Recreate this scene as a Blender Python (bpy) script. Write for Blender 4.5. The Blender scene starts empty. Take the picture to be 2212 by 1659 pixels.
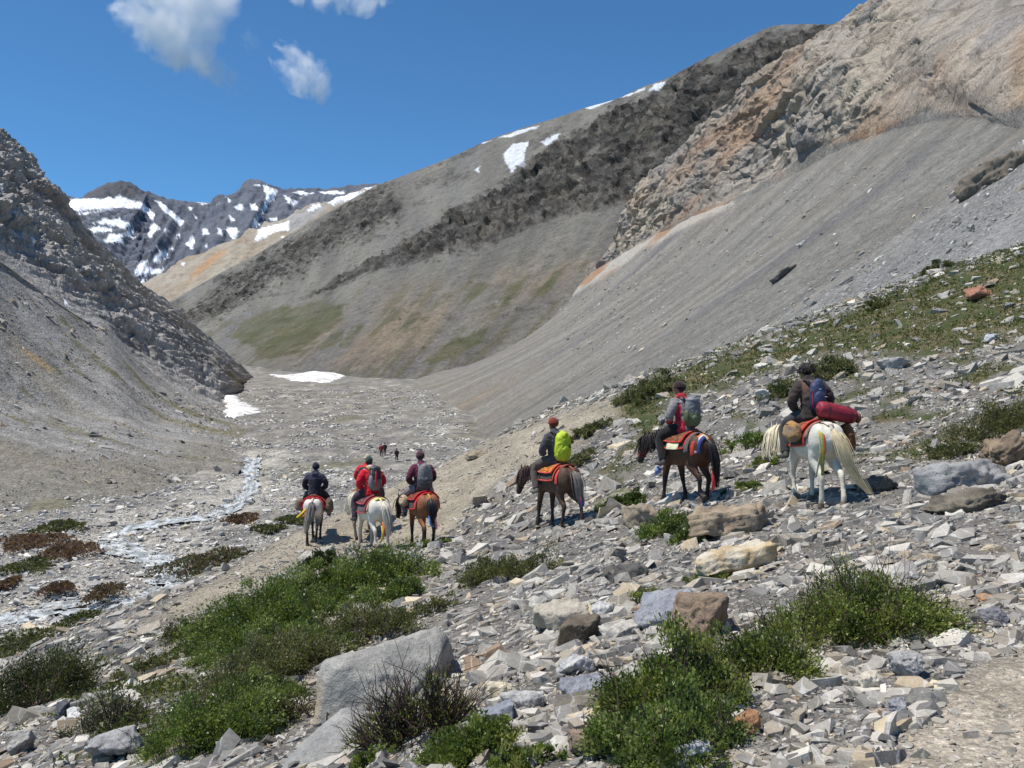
import bpy, bmesh, math, random
import numpy as np
from mathutils import Vector, Matrix

random.seed(7)
rng = np.random.default_rng(7)
S = bpy.context.scene
COL = S.collection
R = math.radians

# ------------------------------------------------------------------ camera
W_PX, H_PX = 1024.0, 768.0
HFOV = R(60)
FPX = 512.0 / math.tan(HFOV / 2)
cam_data = bpy.data.cameras.new('camera')
cam_data.sensor_width = 36
cam_data.lens = 18 / math.tan(HFOV / 2)
cam_data.clip_start = 0.05
cam_data.clip_end = 30000
cam = bpy.data.objects.new('camera', cam_data)
cam.location = (0, 0, 0)                       # eye level is z = 0, the path lies 1.6 m below
cam.rotation_euler = (R(90), 0, 0)             # level, looking along +Y
COL.objects.link(cam)
S.camera = cam

# ------------------------------------------------------------------ sky and sun
SUN_DIR = Vector((-0.38, -0.08, 0.92)).normalized()
w = bpy.data.worlds.new('World')
S.world = w
w.use_nodes = True
nt = w.node_tree
for n in list(nt.nodes):
    nt.nodes.remove(n)
sky = nt.nodes.new('ShaderNodeTexSky')
sky.sky_type = 'NISHITA'
sky.sun_disc = False
sky.sun_elevation = math.asin(SUN_DIR.z)
sky.sun_rotation = math.atan2(SUN_DIR.x, SUN_DIR.y)
sky.altitude = 3000
sky.air_density = 1.0
sky.dust_density = 0.2
sky.ozone_density = 3.0
bg = nt.nodes.new('ShaderNodeBackground')
bg.inputs['Strength'].default_value = 0.14
out = nt.nodes.new('ShaderNodeOutputWorld')
tint = nt.nodes.new('ShaderNodeMix')              # deep high-altitude blue
tint.data_type = 'RGBA'; tint.blend_type = 'MULTIPLY'
tint.inputs['Factor'].default_value = 1.0
tint.inputs[7].default_value = (0.47, 0.80, 0.95, 1)
nt.links.new(sky.outputs[0], tint.inputs[6])
nt.links.new(tint.outputs[2], bg.inputs[0])
nt.links.new(bg.outputs[0], out.inputs[0])

sl = bpy.data.lights.new('sun', 'SUN')
sl.energy = 4.7
sl.angle = R(0.53)
sl.color = (1.0, 0.948, 0.875)
sun = bpy.data.objects.new('sun', sl)
sun.rotation_euler = SUN_DIR.to_track_quat('Z', 'Y').to_euler()
sun.location = (-40, -20, 80)
COL.objects.link(sun)

S.view_settings.view_transform = 'Standard'
S.view_settings.look = 'None'
S.view_settings.exposure = 0.12
S.view_settings.gamma = 1
S.view_settings.use_curve_mapping = False
S.render.engine = 'CYCLES'
S.cycles.max_bounces = 40
S.cycles.diffuse_bounces = 3
S.cycles.volume_bounces = 40
S.cycles.transparent_max_bounces = 12

# ------------------------------------------------------------------ small maths
def P(px, py, d):
    """point seen at pixel (px, py) of a 1024x768 frame at depth d metres"""
    return np.array([(px - 512) / FPX * d, d, -(py - 384) / FPX * d])

def lin(c):
    c = np.asarray(c, float) / 255.0
    return np.where(c <= 0.04045, c / 12.92, ((c + 0.055) / 1.055) ** 2.4)

_perm = np.random.default_rng(3).permutation(256).astype(np.int64)
_perm = np.concatenate([_perm, _perm, _perm[:2]])
_g = np.random.default_rng(4).normal(size=(256, 3))
_g /= np.linalg.norm(_g, axis=1)[:, None]

def pn(Q):
    """gradient noise, about -1..1"""
    Q = np.asarray(Q, float)
    sh = Q.shape[:-1]
    Q = Q.reshape(-1, 3)
    i = np.floor(Q).astype(np.int64)
    f = Q - i
    i &= 255
    u = f * f * f * (f * (f * 6 - 15) + 10)
    def corner(a, b, c):
        h = _perm[_perm[_perm[i[:, 0] + a] + i[:, 1] + b] + i[:, 2] + c]
        g = _g[h]
        return g[:, 0] * (f[:, 0] - a) + g[:, 1] * (f[:, 1] - b) + g[:, 2] * (f[:, 2] - c)
    x00 = corner(0, 0, 0); x00 += u[:, 0] * (corner(1, 0, 0) - x00)
    x10 = corner(0, 1, 0); x10 += u[:, 0] * (corner(1, 1, 0) - x10)
    x01 = corner(0, 0, 1); x01 += u[:, 0] * (corner(1, 0, 1) - x01)
    x11 = corner(0, 1, 1); x11 += u[:, 0] * (corner(1, 1, 1) - x11)
    y0 = x00 + u[:, 1] * (x10 - x00)
    y1 = x01 + u[:, 1] * (x11 - x01)
    return (1.5 * (y0 + u[:, 2] * (y1 - y0))).reshape(sh)

def fbm(Q, o=4, gain=0.5):
    Q = np.asarray(Q, float)
    r = 0; a = 1.0; n = 0
    for k in range(o):
        r = r + a * pn(Q + 17.3 * k)
        n += a
        a *= gain
        Q = Q * 2.03
    return r / n

def ridged(Q, o=4, gain=0.5):
    Q = np.asarray(Q, float)
    r = 0; a = 1.0; n = 0
    for k in range(o):
        r = r + a * (1 - 2 * np.abs(pn(Q + 11.7 * k)))
        n += a
        a *= gain
        Q = Q * 2.07
    return r / n

def voro(Q, seed=0):
    """nearest jittered cell: (hash 0..65535, offset from its centre, gap to the second nearest)"""
    Q = np.asarray(Q, float); sh = Q.shape[:-1]; Q = Q.reshape(-1, 3)
    i0 = np.floor(Q).astype(np.int64)
    b1 = np.full(len(Q), 1e9); b2 = b1.copy(); hh = np.zeros(len(Q), np.int64); of = np.zeros_like(Q)
    for a in (-1, 0, 1):
        for b in (-1, 0, 1):
            for c in (-1, 0, 1):
                i = i0 + np.array([a, b, c])
                h = (i[:, 0] * 73856093 ^ i[:, 1] * 19349663 ^ i[:, 2] * 83492791 ^ (seed * 2654435)) & 0x7fffffff
                h = (h * 1103515245 + 12345) & 0x7fffffff
                ctr = i + np.stack([(h >> 3 & 1023), (h >> 11 & 1023), (h >> 19 & 1023)], -1) / 1023.0
                d = Q - ctr
                l = np.sqrt((d * d).sum(-1))
                n = l < b1
                b2 = np.where(n, b1, np.minimum(b2, l))
                b1 = np.where(n, l, b1); hh = np.where(n, h >> 7, hh); of[n] = d[n]
    return (hh & 0xffff).reshape(sh), of.reshape(sh + (3,)), (b2 - b1).reshape(sh)

_rv = np.random.default_rng(9).normal(size=(65536, 4))
def facet(Q, seed=0, tilt=0.7):
    """broken rock: every cell is a tilted flat face of its own height"""
    h, of, gap = voro(Q, seed)
    v = _rv[h]
    return (0.35 * v[..., 3] + tilt * (v[..., :3] * of).sum(-1)) * sstep(0.0, 0.09, gap), gap

def sstep(a, b, x):
    t = np.clip((x - a) / (b - a), 0, 1)
    return t * t * (3 - 2 * t)

def crisp(mask, hf, w=0.3):
    """soft mask broken into ragged patches by a fine noise"""
    return sstep(0.5 - w, 0.5 + w, mask + 0.55 * hf)

def inpoly(x, y, poly):
    poly = np.asarray(poly, float)
    r = np.zeros(np.shape(x), bool)
    j = len(poly) - 1
    for k in range(len(poly)):
        xi, yi = poly[k]; xj, yj = poly[j]
        with np.errstate(divide='ignore', invalid='ignore'):
            c = ((yi > y) != (yj > y)) & (x < (xj - xi) * (y - yi) / (yj - yi + 1e-12) + xi)
        r ^= c
        j = k
    return r

def polydist(x, y, poly):
    """signed pixel distance to the polygon, positive inside"""
    poly = np.asarray(poly, float)
    d = np.full(np.shape(x), 1e9)
    for k in range(len(poly)):
        a = poly[k - 1]; b = poly[k]
        ab = b - a
        t = np.clip(((x - a[0]) * ab[0] + (y - a[1]) * ab[1]) / (ab @ ab + 1e-12), 0, 1)
        d = np.minimum(d, np.hypot(x - a[0] - t * ab[0], y - a[1] - t * ab[1]))
    return np.where(inpoly(x, y, poly), d, -d)

def mix(a, b, t):
    t = np.asarray(t)[..., None]
    return a * (1 - t) + b * t

def disp_px(pts):      # from the 2212 px preview scale
    return [(x * 1024 / 2212, y * 1024 / 2212) for x, y in pts]
def far_px(pts):       # from the crop of the valley head
    return [(x * 0.19286, y * 0.19286 + 120) for x, y in pts]
def right_px(pts):     # from the crop of the right mountain
    return [(x * 0.28209 + 400, y * 0.28209) for x, y in pts]

# ------------------------------------------------------------------ mesh helpers
def mesh_from(name, V, F, cols=None, smooth=False):
    """V (n,3); F list of int arrays (m,3) or (m,4)"""
    if isinstance(F, np.ndarray):
        F = [F]
    F = [np.asarray(f, np.int32) for f in F if len(f)]
    V = np.asarray(V, np.float32)
    me = bpy.data.meshes.new(name)
    me.vertices.add(len(V))
    me.vertices.foreach_set('co', V.ravel())
    nl = sum(f.size for f in F)
    me.loops.add(nl)
    me.loops.foreach_set('vertex_index', np.concatenate([f.ravel() for f in F]))
    tot = np.concatenate([np.full(len(f), f.shape[1], np.int32) for f in F])
    st = np.concatenate([[0], np.cumsum(tot)[:-1]]).astype(np.int32)
    me.polygons.add(len(tot))
    me.polygons.foreach_set('loop_start', st)
    me.polygons.foreach_set('use_smooth', np.full(len(tot), bool(smooth)))
    me.update(calc_edges=True)
    if cols is not None:
        cols = np.asarray(cols, np.float32)
        if cols.shape[1] == 3:
            cols = np.concatenate([cols, np.ones((len(cols), 1), np.float32)], 1)
        a = me.attributes.new('Col', 'FLOAT_COLOR', 'POINT')
        a.data.foreach_set('color', cols.ravel())
    return me

def add_obj(name, me, mat=None, parent=None, label=None, cat=None, group=None, kind=None, loc=None, rot=None, scale=None):
    o = bpy.data.objects.new(name, me)
    if me is not None:
        me.name = name
        if mat is not None and not me.materials:
            me.materials.append(mat)
    COL.objects.link(o)
    if parent is not None:
        o.parent = parent
    if label: o['label'] = label
    if cat: o['category'] = cat
    if group: o['group'] = group
    if kind: o['kind'] = kind
    if loc is not None: o.location = [float(c) for c in loc]
    if rot is not None: o.rotation_euler = rot
    if scale is not None: o.scale = scale
    return o

def grid_faces(nr, nc):
    i = np.arange(nr * nc, dtype=np.int32).reshape(nr, nc)
    return np.stack([i[:-1, :-1], i[:-1, 1:], i[1:, 1:], i[1:, :-1]], -1).reshape(-1, 4)

class Geo:
    """collects pieces of one mesh"""
    def __init__(self):
        self.v = []; self.f = {3: [], 4: []}; self.c = []; self.n = 0
    def add(self, V, F, col=None):
        V = np.asarray(V, float)
        if isinstance(F, np.ndarray): F = [F]
        for f in F:
            f = np.asarray(f)
            if len(f): self.f[f.shape[1]].append(f + self.n)
        self.v.append(V); self.n += len(V)
        if col is None: col = (1, 1, 1)
        col = np.asarray(col, float)
        self.c.append(np.broadcast_to(col, (len(V), 3)) if col.ndim == 1 else col)
        return self
    def mesh(self, name, smooth=False):
        V = np.concatenate(self.v)
        F = [np.concatenate(x) for x in self.f.values() if x]
        return mesh_from(name, V, F, np.concatenate(self.c), smooth)
    def VF(self):
        return np.concatenate(self.v), [np.concatenate(x) for x in self.f.values() if x]

def catmull(pts, n, ts=None):
    pts = np.asarray(pts, float)
    k = len(pts)
    if k < 3:
        t = np.linspace(0, 1, n)[:, None]
        return pts[0] * (1 - t) + pts[-1] * t
    t = np.linspace(0, k - 1, n) if ts is None else np.asarray(ts, float)
    i = np.clip(t.astype(int), 0, k - 2)
    f = (t - i)[:, None]
    p1 = pts[i]; p2 = pts[i + 1]
    p0 = np.where((i > 0)[:, None], pts[np.maximum(i - 1, 0)], 2 * p1 - p2)
    p3 = np.where((i < k - 2)[:, None], pts[np.minimum(i + 2, k - 1)], 2 * p2 - p1)
    return 0.5 * (2 * p1 + (p2 - p0) * f + (2 * p0 - 5 * p1 + 4 * p2 - p3) * f * f + (3 * p1 - p0 - 3 * p2 + p3) * f ** 3)

def tube(pts, rad, seg=10, sub=None, side=(0, 1, 0), cap=True):
    """closed tube along pts; rad = list of r or (r_side, r_other)"""
    pts = np.asarray(pts, float)
    rad = np.array([(r, r) if np.isscalar(r) else r for r in rad], float)
    n = sub or len(pts)
    if sub:
        pts = catmull(pts, n); rad = np.maximum(catmull(rad, n), 0.0008)
    T = np.gradient(pts, axis=0)
    T /= np.linalg.norm(T, axis=1)[:, None] + 1e-12
    sd = np.asarray(side, float)
    L = sd - (T @ sd)[:, None] * T
    bad = np.linalg.norm(L, axis=1) < 0.05
    if bad.any():
        alt = np.array([0.3, 0.1, 1.0])
        L[bad] = alt - (T[bad] @ alt)[:, None] * T[bad]
    L /= np.linalg.norm(L, axis=1)[:, None] + 1e-12
    U = np.cross(T, L)
    a = np.arange(seg) * 2 * math.pi / seg
    rings = pts[:, None] + L[:, None] * (np.cos(a)[None, :, None] * rad[:, 0, None, None]) + U[:, None] * (np.sin(a)[None, :, None] * rad[:, 1, None, None])
    V = rings.reshape(-1, 3)
    i = np.arange(n * seg).reshape(n, seg)
    j = np.roll(i, -1, 1)
    F4 = np.stack([i[:-1], j[:-1], j[1:], i[1:]], -1).reshape(-1, 4)
    if not cap:
        return V, [F4]
    e0 = pts[0] - T[0] * rad[0].mean() * 0.6
    e1 = pts[-1] + T[-1] * rad[-1].mean() * 0.6
    V = np.concatenate([V, [e0, e1]])
    a0, a1 = n * seg, n * seg + 1
    F3 = np.concatenate([np.stack([j[0], i[0], np.full(seg, a0)], -1), np.stack([i[-1], j[-1], np.full(seg, a1)], -1)])
    return V, [F4, F3]

def ellipsoid(c, r, seg=14, rings=9, rotz=0.0, roty=0.0):
    th = np.linspace(0, math.pi, rings + 2)[1:-1]
    a = np.arange(seg) * 2 * math.pi / seg
    V = np.stack([np.sin(th)[:, None] * np.cos(a), np.sin(th)[:, None] * np.sin(a), np.cos(th)[:, None] * np.ones(seg)], -1).reshape(-1, 3)
    V = np.concatenate([V, [[0, 0, 1], [0, 0, -1]]]) * np.asarray(r, float)
    i = np.arange(rings * seg).reshape(rings, seg); j = np.roll(i, -1, 1)
    F4 = np.stack([i[:-1], i[1:], j[1:], j[:-1]], -1).reshape(-1, 4)
    F3 = np.concatenate([np.stack([i[0], j[0], np.full(seg, rings * seg)], -1), np.stack([j[-1], i[-1], np.full(seg, rings * seg + 1)], -1)])
    M = np.array(Matrix.Rotation(rotz, 3, 'Z') @ Matrix.Rotation(roty, 3, 'Y'))
    return V @ M.T + np.asarray(c, float), [F4, F3]

def remesh(geo, name, voxel, smooth=4, factor=0.5, disp=None):
    V, F = geo.VF()
    me = mesh_from('tmp', V, F)
    o = bpy.data.objects.new('tmp', me)
    COL.objects.link(o)
    m = o.modifiers.new('r', 'REMESH'); m.mode = 'VOXEL'; m.voxel_size = voxel
    if smooth:
        s = o.modifiers.new('s', 'SMOOTH'); s.iterations = smooth; s.factor = factor
    dg = bpy.context.evaluated_depsgraph_get()
    dg.update()
    me2 = bpy.data.meshes.new_from_object(o.evaluated_get(dg))
    bpy.data.objects.remove(o); bpy.data.meshes.remove(me)
    me2.name = name
    n = len(me2.polygons)
    me2.polygons.foreach_set('use_smooth', np.ones(n, bool))
    if disp is not None:
        v = get_co(me2); nn = np.empty(len(v) * 3, np.float32)
        me2.vertices.foreach_get('normal', nn)
        v = v + nn.reshape(-1, 3) * disp(v)[:, None]
        me2.vertices.foreach_set('co', v.astype(np.float32).ravel())
        me2.update()
    return me2

def get_co(me):
    v = np.empty(len(me.vertices) * 3, np.float32)
    me.vertices.foreach_get('co', v)
    return v.reshape(-1, 3).astype(float)

def set_col(me, cols):
    cols = np.concatenate([cols, np.ones((len(cols), 1))], 1).astype(np.float32)
    a = me.attributes.get('Col') or me.attributes.new('Col', 'FLOAT_COLOR', 'POINT')
    a.data.foreach_set('color', cols.ravel())

# ------------------------------------------------------------------ materials
class Nodes:
    def __init__(self, name):
        self.m = bpy.data.materials.new(name)
        self.m.use_nodes = True
        self.t = self.m.node_tree
        for n in list(self.t.nodes): self.t.nodes.remove(n)
        self.out = self.t.nodes.new('ShaderNodeOutputMaterial')
    def n(self, typ, ins=None, **kw):
        x = self.t.nodes.new(typ)
        for k, v in kw.items(): setattr(x, k, v)
        for k, v in (ins or {}).items():
            if hasattr(v, 'is_linked') or hasattr(v, 'links'): self.t.links.new(v, x.inputs[k])
            else: x.inputs[k].default_value = v
        return x
    def math(self, op, a, b=0.0, clamp=False):
        return self.n('ShaderNodeMath', {0: a, 1: b}, operation=op, use_clamp=clamp).outputs[0]
    def noise(self, vec, scale, detail=4, rough=0.55):
        return self.n('ShaderNodeTexNoise', {'Vector': vec, 'Scale': scale, 'Detail': detail, 'Roughness': rough}).outputs['Fac']
    def ramp(self, fac, stops):
        x = self.n('ShaderNodeValToRGB', {'Fac': fac})
        e = x.color_ramp.elements
        while len(e) < len(stops): e.new(0.5)
        for k, (p, c) in enumerate(stops):
            e[k].position = p
            c = (c, c, c) if np.isscalar(c) else c
            e[k].color = (*c, 1)
        return x.outputs[0]
    def mul(self, a, b, fac=1.0, mode='MULTIPLY'):
        x = self.n('ShaderNodeMix', data_type='RGBA', blend_type=mode)
        x.inputs['Factor'].default_value = fac if not hasattr(fac, 'links') else 0
        if hasattr(fac, 'links'): self.t.links.new(fac, x.inputs['Factor'])
        for k, v in ((6, a), (7, b)):
            if hasattr(v, 'links'): self.t.links.new(v, x.inputs[k])
            else: x.inputs[k].default_value = (*v, 1)
        return x.outputs[2]
    def principled(self, **ins):
        b = self.n('ShaderNodeBsdfPrincipled', {k.replace('_', ' '): v for k, v in ins.items()})
        self.t.links.new(b.outputs[0], self.out.inputs[0])
        return b

def attr(N, name='Col'):
    return N.n('ShaderNodeAttribute', attribute_name=name).outputs['Color']
def position(N):
    return N.n('ShaderNodeNewGeometry').outputs['Position']
def objco(N):
    return N.n('ShaderNodeTexCoord').outputs['Object']

def rock_mat(name, speck, bumps, lo=0.55, hi=1.35, rough=0.92, crack=None, space=None):
    """Col attribute x speckle; bumps = [(scale, distance_m)...]"""
    N = Nodes(name)
    pos = (space or position)(N)
    c = attr(N)
    for s, l, h in speck:
        f = N.noise(pos, s, 5, 0.65)
        c = N.mul(c, N.ramp(f, [(0.25, l), (0.75, h)]))
    hgt = None
    nrm = None
    for s, d in bumps:
        f = N.noise(pos, s, 6, 0.6)
        kw = {'Height': f, 'Distance': d, 'Strength': 1.0}
        if nrm is not None: kw['Normal'] = nrm
        nrm = N.n('ShaderNodeBump', kw).outputs[0]
    if crack:
        s, d, amt = crack
        wv = N.n('ShaderNodeVectorMath', {0: pos, 1: N.n('ShaderNodeTexNoise', {'Vector': pos, 'Scale': s * 0.7, 'Detail': 3.0}).outputs['Color']}, operation='ADD').outputs[0]
        v = N.n('ShaderNodeTexVoronoi', {'Vector': wv, 'Scale': s}, feature='DISTANCE_TO_EDGE').outputs[0]
        e = N.ramp(v, [(0.0, 0.0), (0.09, 1.0)])
        al = N.n('ShaderNodeAttribute', attribute_name='Col').outputs['Alpha']
        c = N.mul(c, N.ramp(v, [(0.0, 1 - amt), (0.06, 1.0)]), al)
        kw = {'Height': e, 'Distance': d, 'Strength': al}
        if nrm is not None: kw['Normal'] = nrm
        nrm = N.n('ShaderNodeBump', kw).outputs[0]
    ins = {'Base_Color': c, 'Roughness': rough}
    b = N.principled(**ins)
    b.inputs['Specular IOR Level'].default_value = 0.2
    if nrm is not None: N.t.links.new(nrm, b.inputs['Normal'])
    return N.m

def flat_mat(name, rgb, rough=0.8, var=0.25, scale=12.0, bump=0.004, bscale=40.0, spec=0.3, use_attr=False, sheen=0.0):
    """cloth, hair, leather and the like: colour with grain, in object coordinates"""
    N = Nodes(name)
    pos = objco(N)
    base = attr(N) if use_attr else None
    f = N.noise(pos, scale, 5, 0.6)
    v = N.ramp(f, [(0.2, 1 - var), (0.8, 1 + var)])
    c = N.mul(base if use_attr else tuple(lin(rgb)), v)
    b = N.principled(Base_Color=c, Roughness=rough)
    b.inputs['Specular IOR Level'].default_value = spec
    if sheen: b.inputs['Sheen Weight'].default_value = sheen
    if bump:
        h = N.noise(pos, bscale, 4, 0.6)
        bp = N.n('ShaderNodeBump', {'Height': h, 'Distance': bump, 'Strength': 1.0}).outputs[0]
        N.t.links.new(bp, b.inputs['Normal'])
    return N.m
# ================================================================== terrain
def floor_z(X, Y):
    return -18.2 + 0.0557 * Y + 0.00008 * np.maximum(Y - 400, 0) ** 2

def spread(row, n):
    """stations along a row: close together where the row is in view, sparse beyond the frame"""
    x = np.array([p[0] for p in row], float); y = np.array([p[1] for p in row], float)
    L = np.hypot(np.diff(x), np.diff(y))
    vis = ((np.maximum(x[1:], x[:-1]) > -20) & (np.minimum(x[1:], x[:-1]) < 1120))
    L = np.where(vis, np.minimum(L, 130), np.minimum(L, 60) * 0.35) + 1e-3
    c = np.concatenate([[0], np.cumsum(L)])
    return np.interp(np.linspace(0, c[-1], n), c, np.arange(len(x)))

def loft(rows, ns, nts, by=1):
    ts = spread(rows[by], ns)
    rows = [catmull([P(*p) for p in r], ns, ts) for r in rows]
    out = []
    for k, nt_ in enumerate(nts):
        t = np.linspace(0, 1, nt_, endpoint=(k == len(nts) - 1))[:, None, None]
        out.append(rows[k][None] * (1 - t) + rows[k + 1][None] * t)
    return np.concatenate(out)

def normals(G):
    a = np.gradient(G, axis=0); b = np.gradient(G, axis=1)
    n = np.cross(a, b)
    n /= np.linalg.norm(n, axis=-1, keepdims=True) + 1e-12
    n *= np.where(n[..., 2:] < 0, -1, 1)
    return n

def proj(G):
    d = np.maximum(G[..., 1], 0.1)
    return 512 + G[..., 0] / d * FPX, 384 - G[..., 2] / d * FPX

def terrain_obj(name, G, col, mat, smooth=True):
    nr, nc = G.shape[:2]
    me = mesh_from(name, G.reshape(-1, 3), grid_faces(nr, nc), col.reshape(-1, col.shape[-1]), smooth)
    # faces upward
    n0 = me.polygons[len(me.polygons) // 2].normal
    if n0.z < 0: me.flip_normals()
    return add_obj(name, me, mat, kind='structure')

# ---------------------------------------------------------------- far snowy range
sky_far = [(0, 200), (51, 197), (83, 198), (100, 188), (112, 185), (120, 184), (133, 186), (143, 193), (154, 197), (174, 202), (193, 202), (210, 203), (218, 196), (228, 198), (239, 194), (247, 183), (258, 183), (278, 188), (308, 191), (337, 190), (376, 186), (420, 186)]
G = loft([[(x, y + 25, 5200) for x, y in sky_far], [(x, y, 4200) for x, y in sky_far], [(x, 330, 2600) for x, y in sky_far]], 360, [8, 150])
px, py = proj(G)
sh = G / 1000.0
jit = fbm(sh * 9, 4) * 4
n = normals(G)
# buttresses running down from the crest
u = px / 1024 * 6
rib = ridged(np.stack([px * 0.035 + py * 0.02, py * 0.006 + 3, 0 * px], -1), 4)
crag = ridged(sh * 7, 5, 0.6)
tt = np.clip((np.arange(G.shape[0]) - 8) / 150.0, 0, 1)[:, None]
amp = sstep(0.0, 0.12, tt) * 60 + 10
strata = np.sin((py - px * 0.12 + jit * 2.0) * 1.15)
G = G + n * (rib * amp * 0.8 - 25 * sstep(0, .1, tt) + (crag - .3) * 26 + 6 * strata * (px < 150) * sstep(0.05, 0.2, tt))[..., None]
px, py = proj(G)
c_dark, c_blue, c_gr = lin((106, 109, 117)), lin((86, 92, 104)), lin((124, 126, 131))  # pale blue-grey in the rock colour stands in for haze
C = mix(c_blue, c_dark, sstep(-0.5, 0.6, fbm(sh * 5 + 4, 4)))
C = mix(C, c_gr, sstep(0.1, 0.7, fbm(sh * np.array([3, 3, 9]) + 9, 3)) * 0.7 * sstep(215, 262, py))
C = mix(C, lin((86, 82, 78)), 0.5 * inpoly(px, py, far_px([(440, 405), (520, 340), (650, 320), (740, 385), (620, 395)])))
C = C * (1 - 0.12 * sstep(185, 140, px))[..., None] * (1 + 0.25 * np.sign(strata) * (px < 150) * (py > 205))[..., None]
snow = [
 [(262, 398), (330, 412), (440, 408), (600, 402), (625, 385), (660, 412), (740, 430), (810, 492), (790, 525), (755, 480), (720, 462), (640, 455), (560, 462), (440, 465), (305, 487), (278, 445)],
 [(795, 415), (840, 428), (870, 458), (955, 522), (935, 548), (888, 502), (842, 465), (815, 430)],
 [(475, 542), (540, 518), (620, 512), (695, 545), (640, 558), (560, 543)], [(430, 577), (500, 558), (582, 558), (582, 574), (500, 581)],
 [(540, 635), (570, 590), (640, 597), (690, 563), (702, 607), (640, 602), (622, 617), (657, 643), (600, 632)],
 [(768, 602), (773, 560), (795, 528), (832, 562), (800, 582), (785, 612)],
 [(1363, 338), (1382, 338), (1442, 368), (1422, 412), (1392, 432), (1362, 482), (1330, 522), (1357, 547), (1303, 557), (1318, 520), (1348, 490), (1368, 440), (1383, 400), (1368, 370)],
 [(1473, 388), (1500, 403), (1547, 425), (1520, 443), (1488, 422)], [(1213, 450), (1250, 438), (1267, 460), (1230, 470)], [(1293, 435), (1330, 438), (1337, 472), (1303, 462)],
 [(1183, 493), (1222, 520), (1200, 530)], [(1173, 558), (1220, 553), (1237, 585), (1210, 628), (1193, 600)], [(1048, 563), (1077, 563), (1082, 587), (1053, 597)],
 [(962, 642), (1000, 598), (1012, 640), (990, 668)], [(793, 742), (798, 710), (830, 688), (850, 678), (867, 690), (867, 718), (840, 712), (825, 742)],
 [(693, 792), (720, 743), (770, 728), (762, 760), (800, 773), (852, 773), (830, 797), (740, 802), (703, 807)], [(693, 842), (740, 823), (772, 830), (720, 853)],
 [(1128, 553), (1152, 580), (1152, 608), (1133, 590)], [(908, 612), (937, 583), (930, 612)], [(975, 448), (1002, 453), (985, 473)], [(1168, 398), (1197, 415), (1190, 433)],
 [(1315, 335), (1350, 335), (1345, 346)], [(1515, 378), (1590, 374), (1590, 386)], [(1640, 372), (1795, 368), (1780, 387), (1690, 382)], [(1400, 510), (1440, 505), (1435, 522), (1408, 525)],
 [(1060, 655), (1075, 640), (1072, 665)], [(870, 668), (905, 655), (900, 668)], [(1000, 490), (1020, 510), (1008, 515)], [(1010, 425), (1090, 428), (1060, 436)], [(845, 560), (880, 575), (855, 585)],
 [(330, 500), (420, 478), (560, 470), (430, 490)], [(1880, 355), (1950, 345), (1950, 352), (1885, 368)], [(1500, 378), (1560, 370), (1640, 380), (1560, 386)],
]
sn = np.full(px.shape, -9.0)
jx, jy = px + fbm(sh * 26, 4, .65) * 3.4, py + fbm(sh * 26 + 50, 4, .65) * 3.0
for p in snow:
    sn = np.maximum(sn, polydist(jx, jy, far_px(p)))
sn = np.maximum(sn, np.where((px > 110) & (py < 300), (fbm(sh * np.array([10, 10, 16]) + 31, 4) - 0.5) * 20, -9.0))
C = mix(C, lin((238, 242, 248)), sstep(-0.25, 0.45, sn))
M_FAR = rock_mat('far_rock', [(0.02, 0.8, 1.2), (0.09, 0.8, 1.2)], [(0.012, 26.0)])
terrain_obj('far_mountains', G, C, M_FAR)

# ---------------------------------------------------------------- tan hill at the valley head
tan_sky = [(110, 304), (143, 284), (174, 264), (204, 251), (237, 234), (251, 228), (287, 216), (308, 206), (328, 200), (366, 188), (420, 172)]
G = loft([[(x, y + 20, 2500) for x, y in tan_sky], [(x, y, 2000 - 0.6 * x) for x, y in tan_sky], [(x - 60, 345, 1250) for x, y in tan_sky]], 190, [6, 90])
px, py = proj(G); sh = G / 1000; n = normals(G)
G = G + n * ((ridged(np.stack([px * 0.06 + py * 0.05, py * 0.015, 0 * px], -1), 4) - .4) * 14 + (ridged(sh * 22, 4, .6) - .4) * 9 - 6)[..., None]
px, py = proj(G)
C = mix(lin((162, 154, 141)), lin((142, 129, 110)), sstep(-0.4, 0.5, fbm(sh * 8, 4)))
C = mix(C, lin((176, 138, 100)), sstep(0.0, 7, polydist(px + 4 * fbm(sh * 30, 3), py, far_px([(960, 830), (1010, 760), (1100, 680), (1200, 640), (1180, 700), (1060, 800), (940, 880), (860, 920), (900, 870)]))) * 0.9)
C = mix(C, lin((150, 150, 150)), 0.8 * sstep(-2, 4, polydist(px, py, far_px([(1490, 500), (1600, 450), (1720, 420), (1680, 480), (1500, 600)]))))
sn = np.full(px.shape, -9.0)
jx, jy = px + fbm(sh * 50, 4, .65) * 2.0, py + fbm(sh * 50 + 50, 4, .65) * 1.8
for p in [[(1318, 632), (1340, 568), (1370, 553), (1420, 545), (1502, 523), (1492, 572), (1420, 582), (1360, 617)], [(1602, 457), (1662, 428), (1662, 447), (1620, 462)], [(1698, 422), (1730, 398), (1850, 372), (1895, 368), (1870, 397), (1760, 427), (1720, 442)], [(938, 746), (957, 740), (950, 762)], [(1455, 605), (1475, 600), (1470, 612)], [(1590, 470), (1640, 455), (1600, 478)]]:
    sn = np.maximum(sn, polydist(jx, jy, far_px(p)))
C = mix(C, lin((240, 243, 248)), sstep(-0.25, 0.45, sn))
M_TAN = rock_mat('tan_rock', [(0.06, 0.8, 1.2), (0.25, 0.8, 1.2)], [(0.05, 8.0)])
terrain_obj('pale_hill', G, C, M_TAN)

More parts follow.
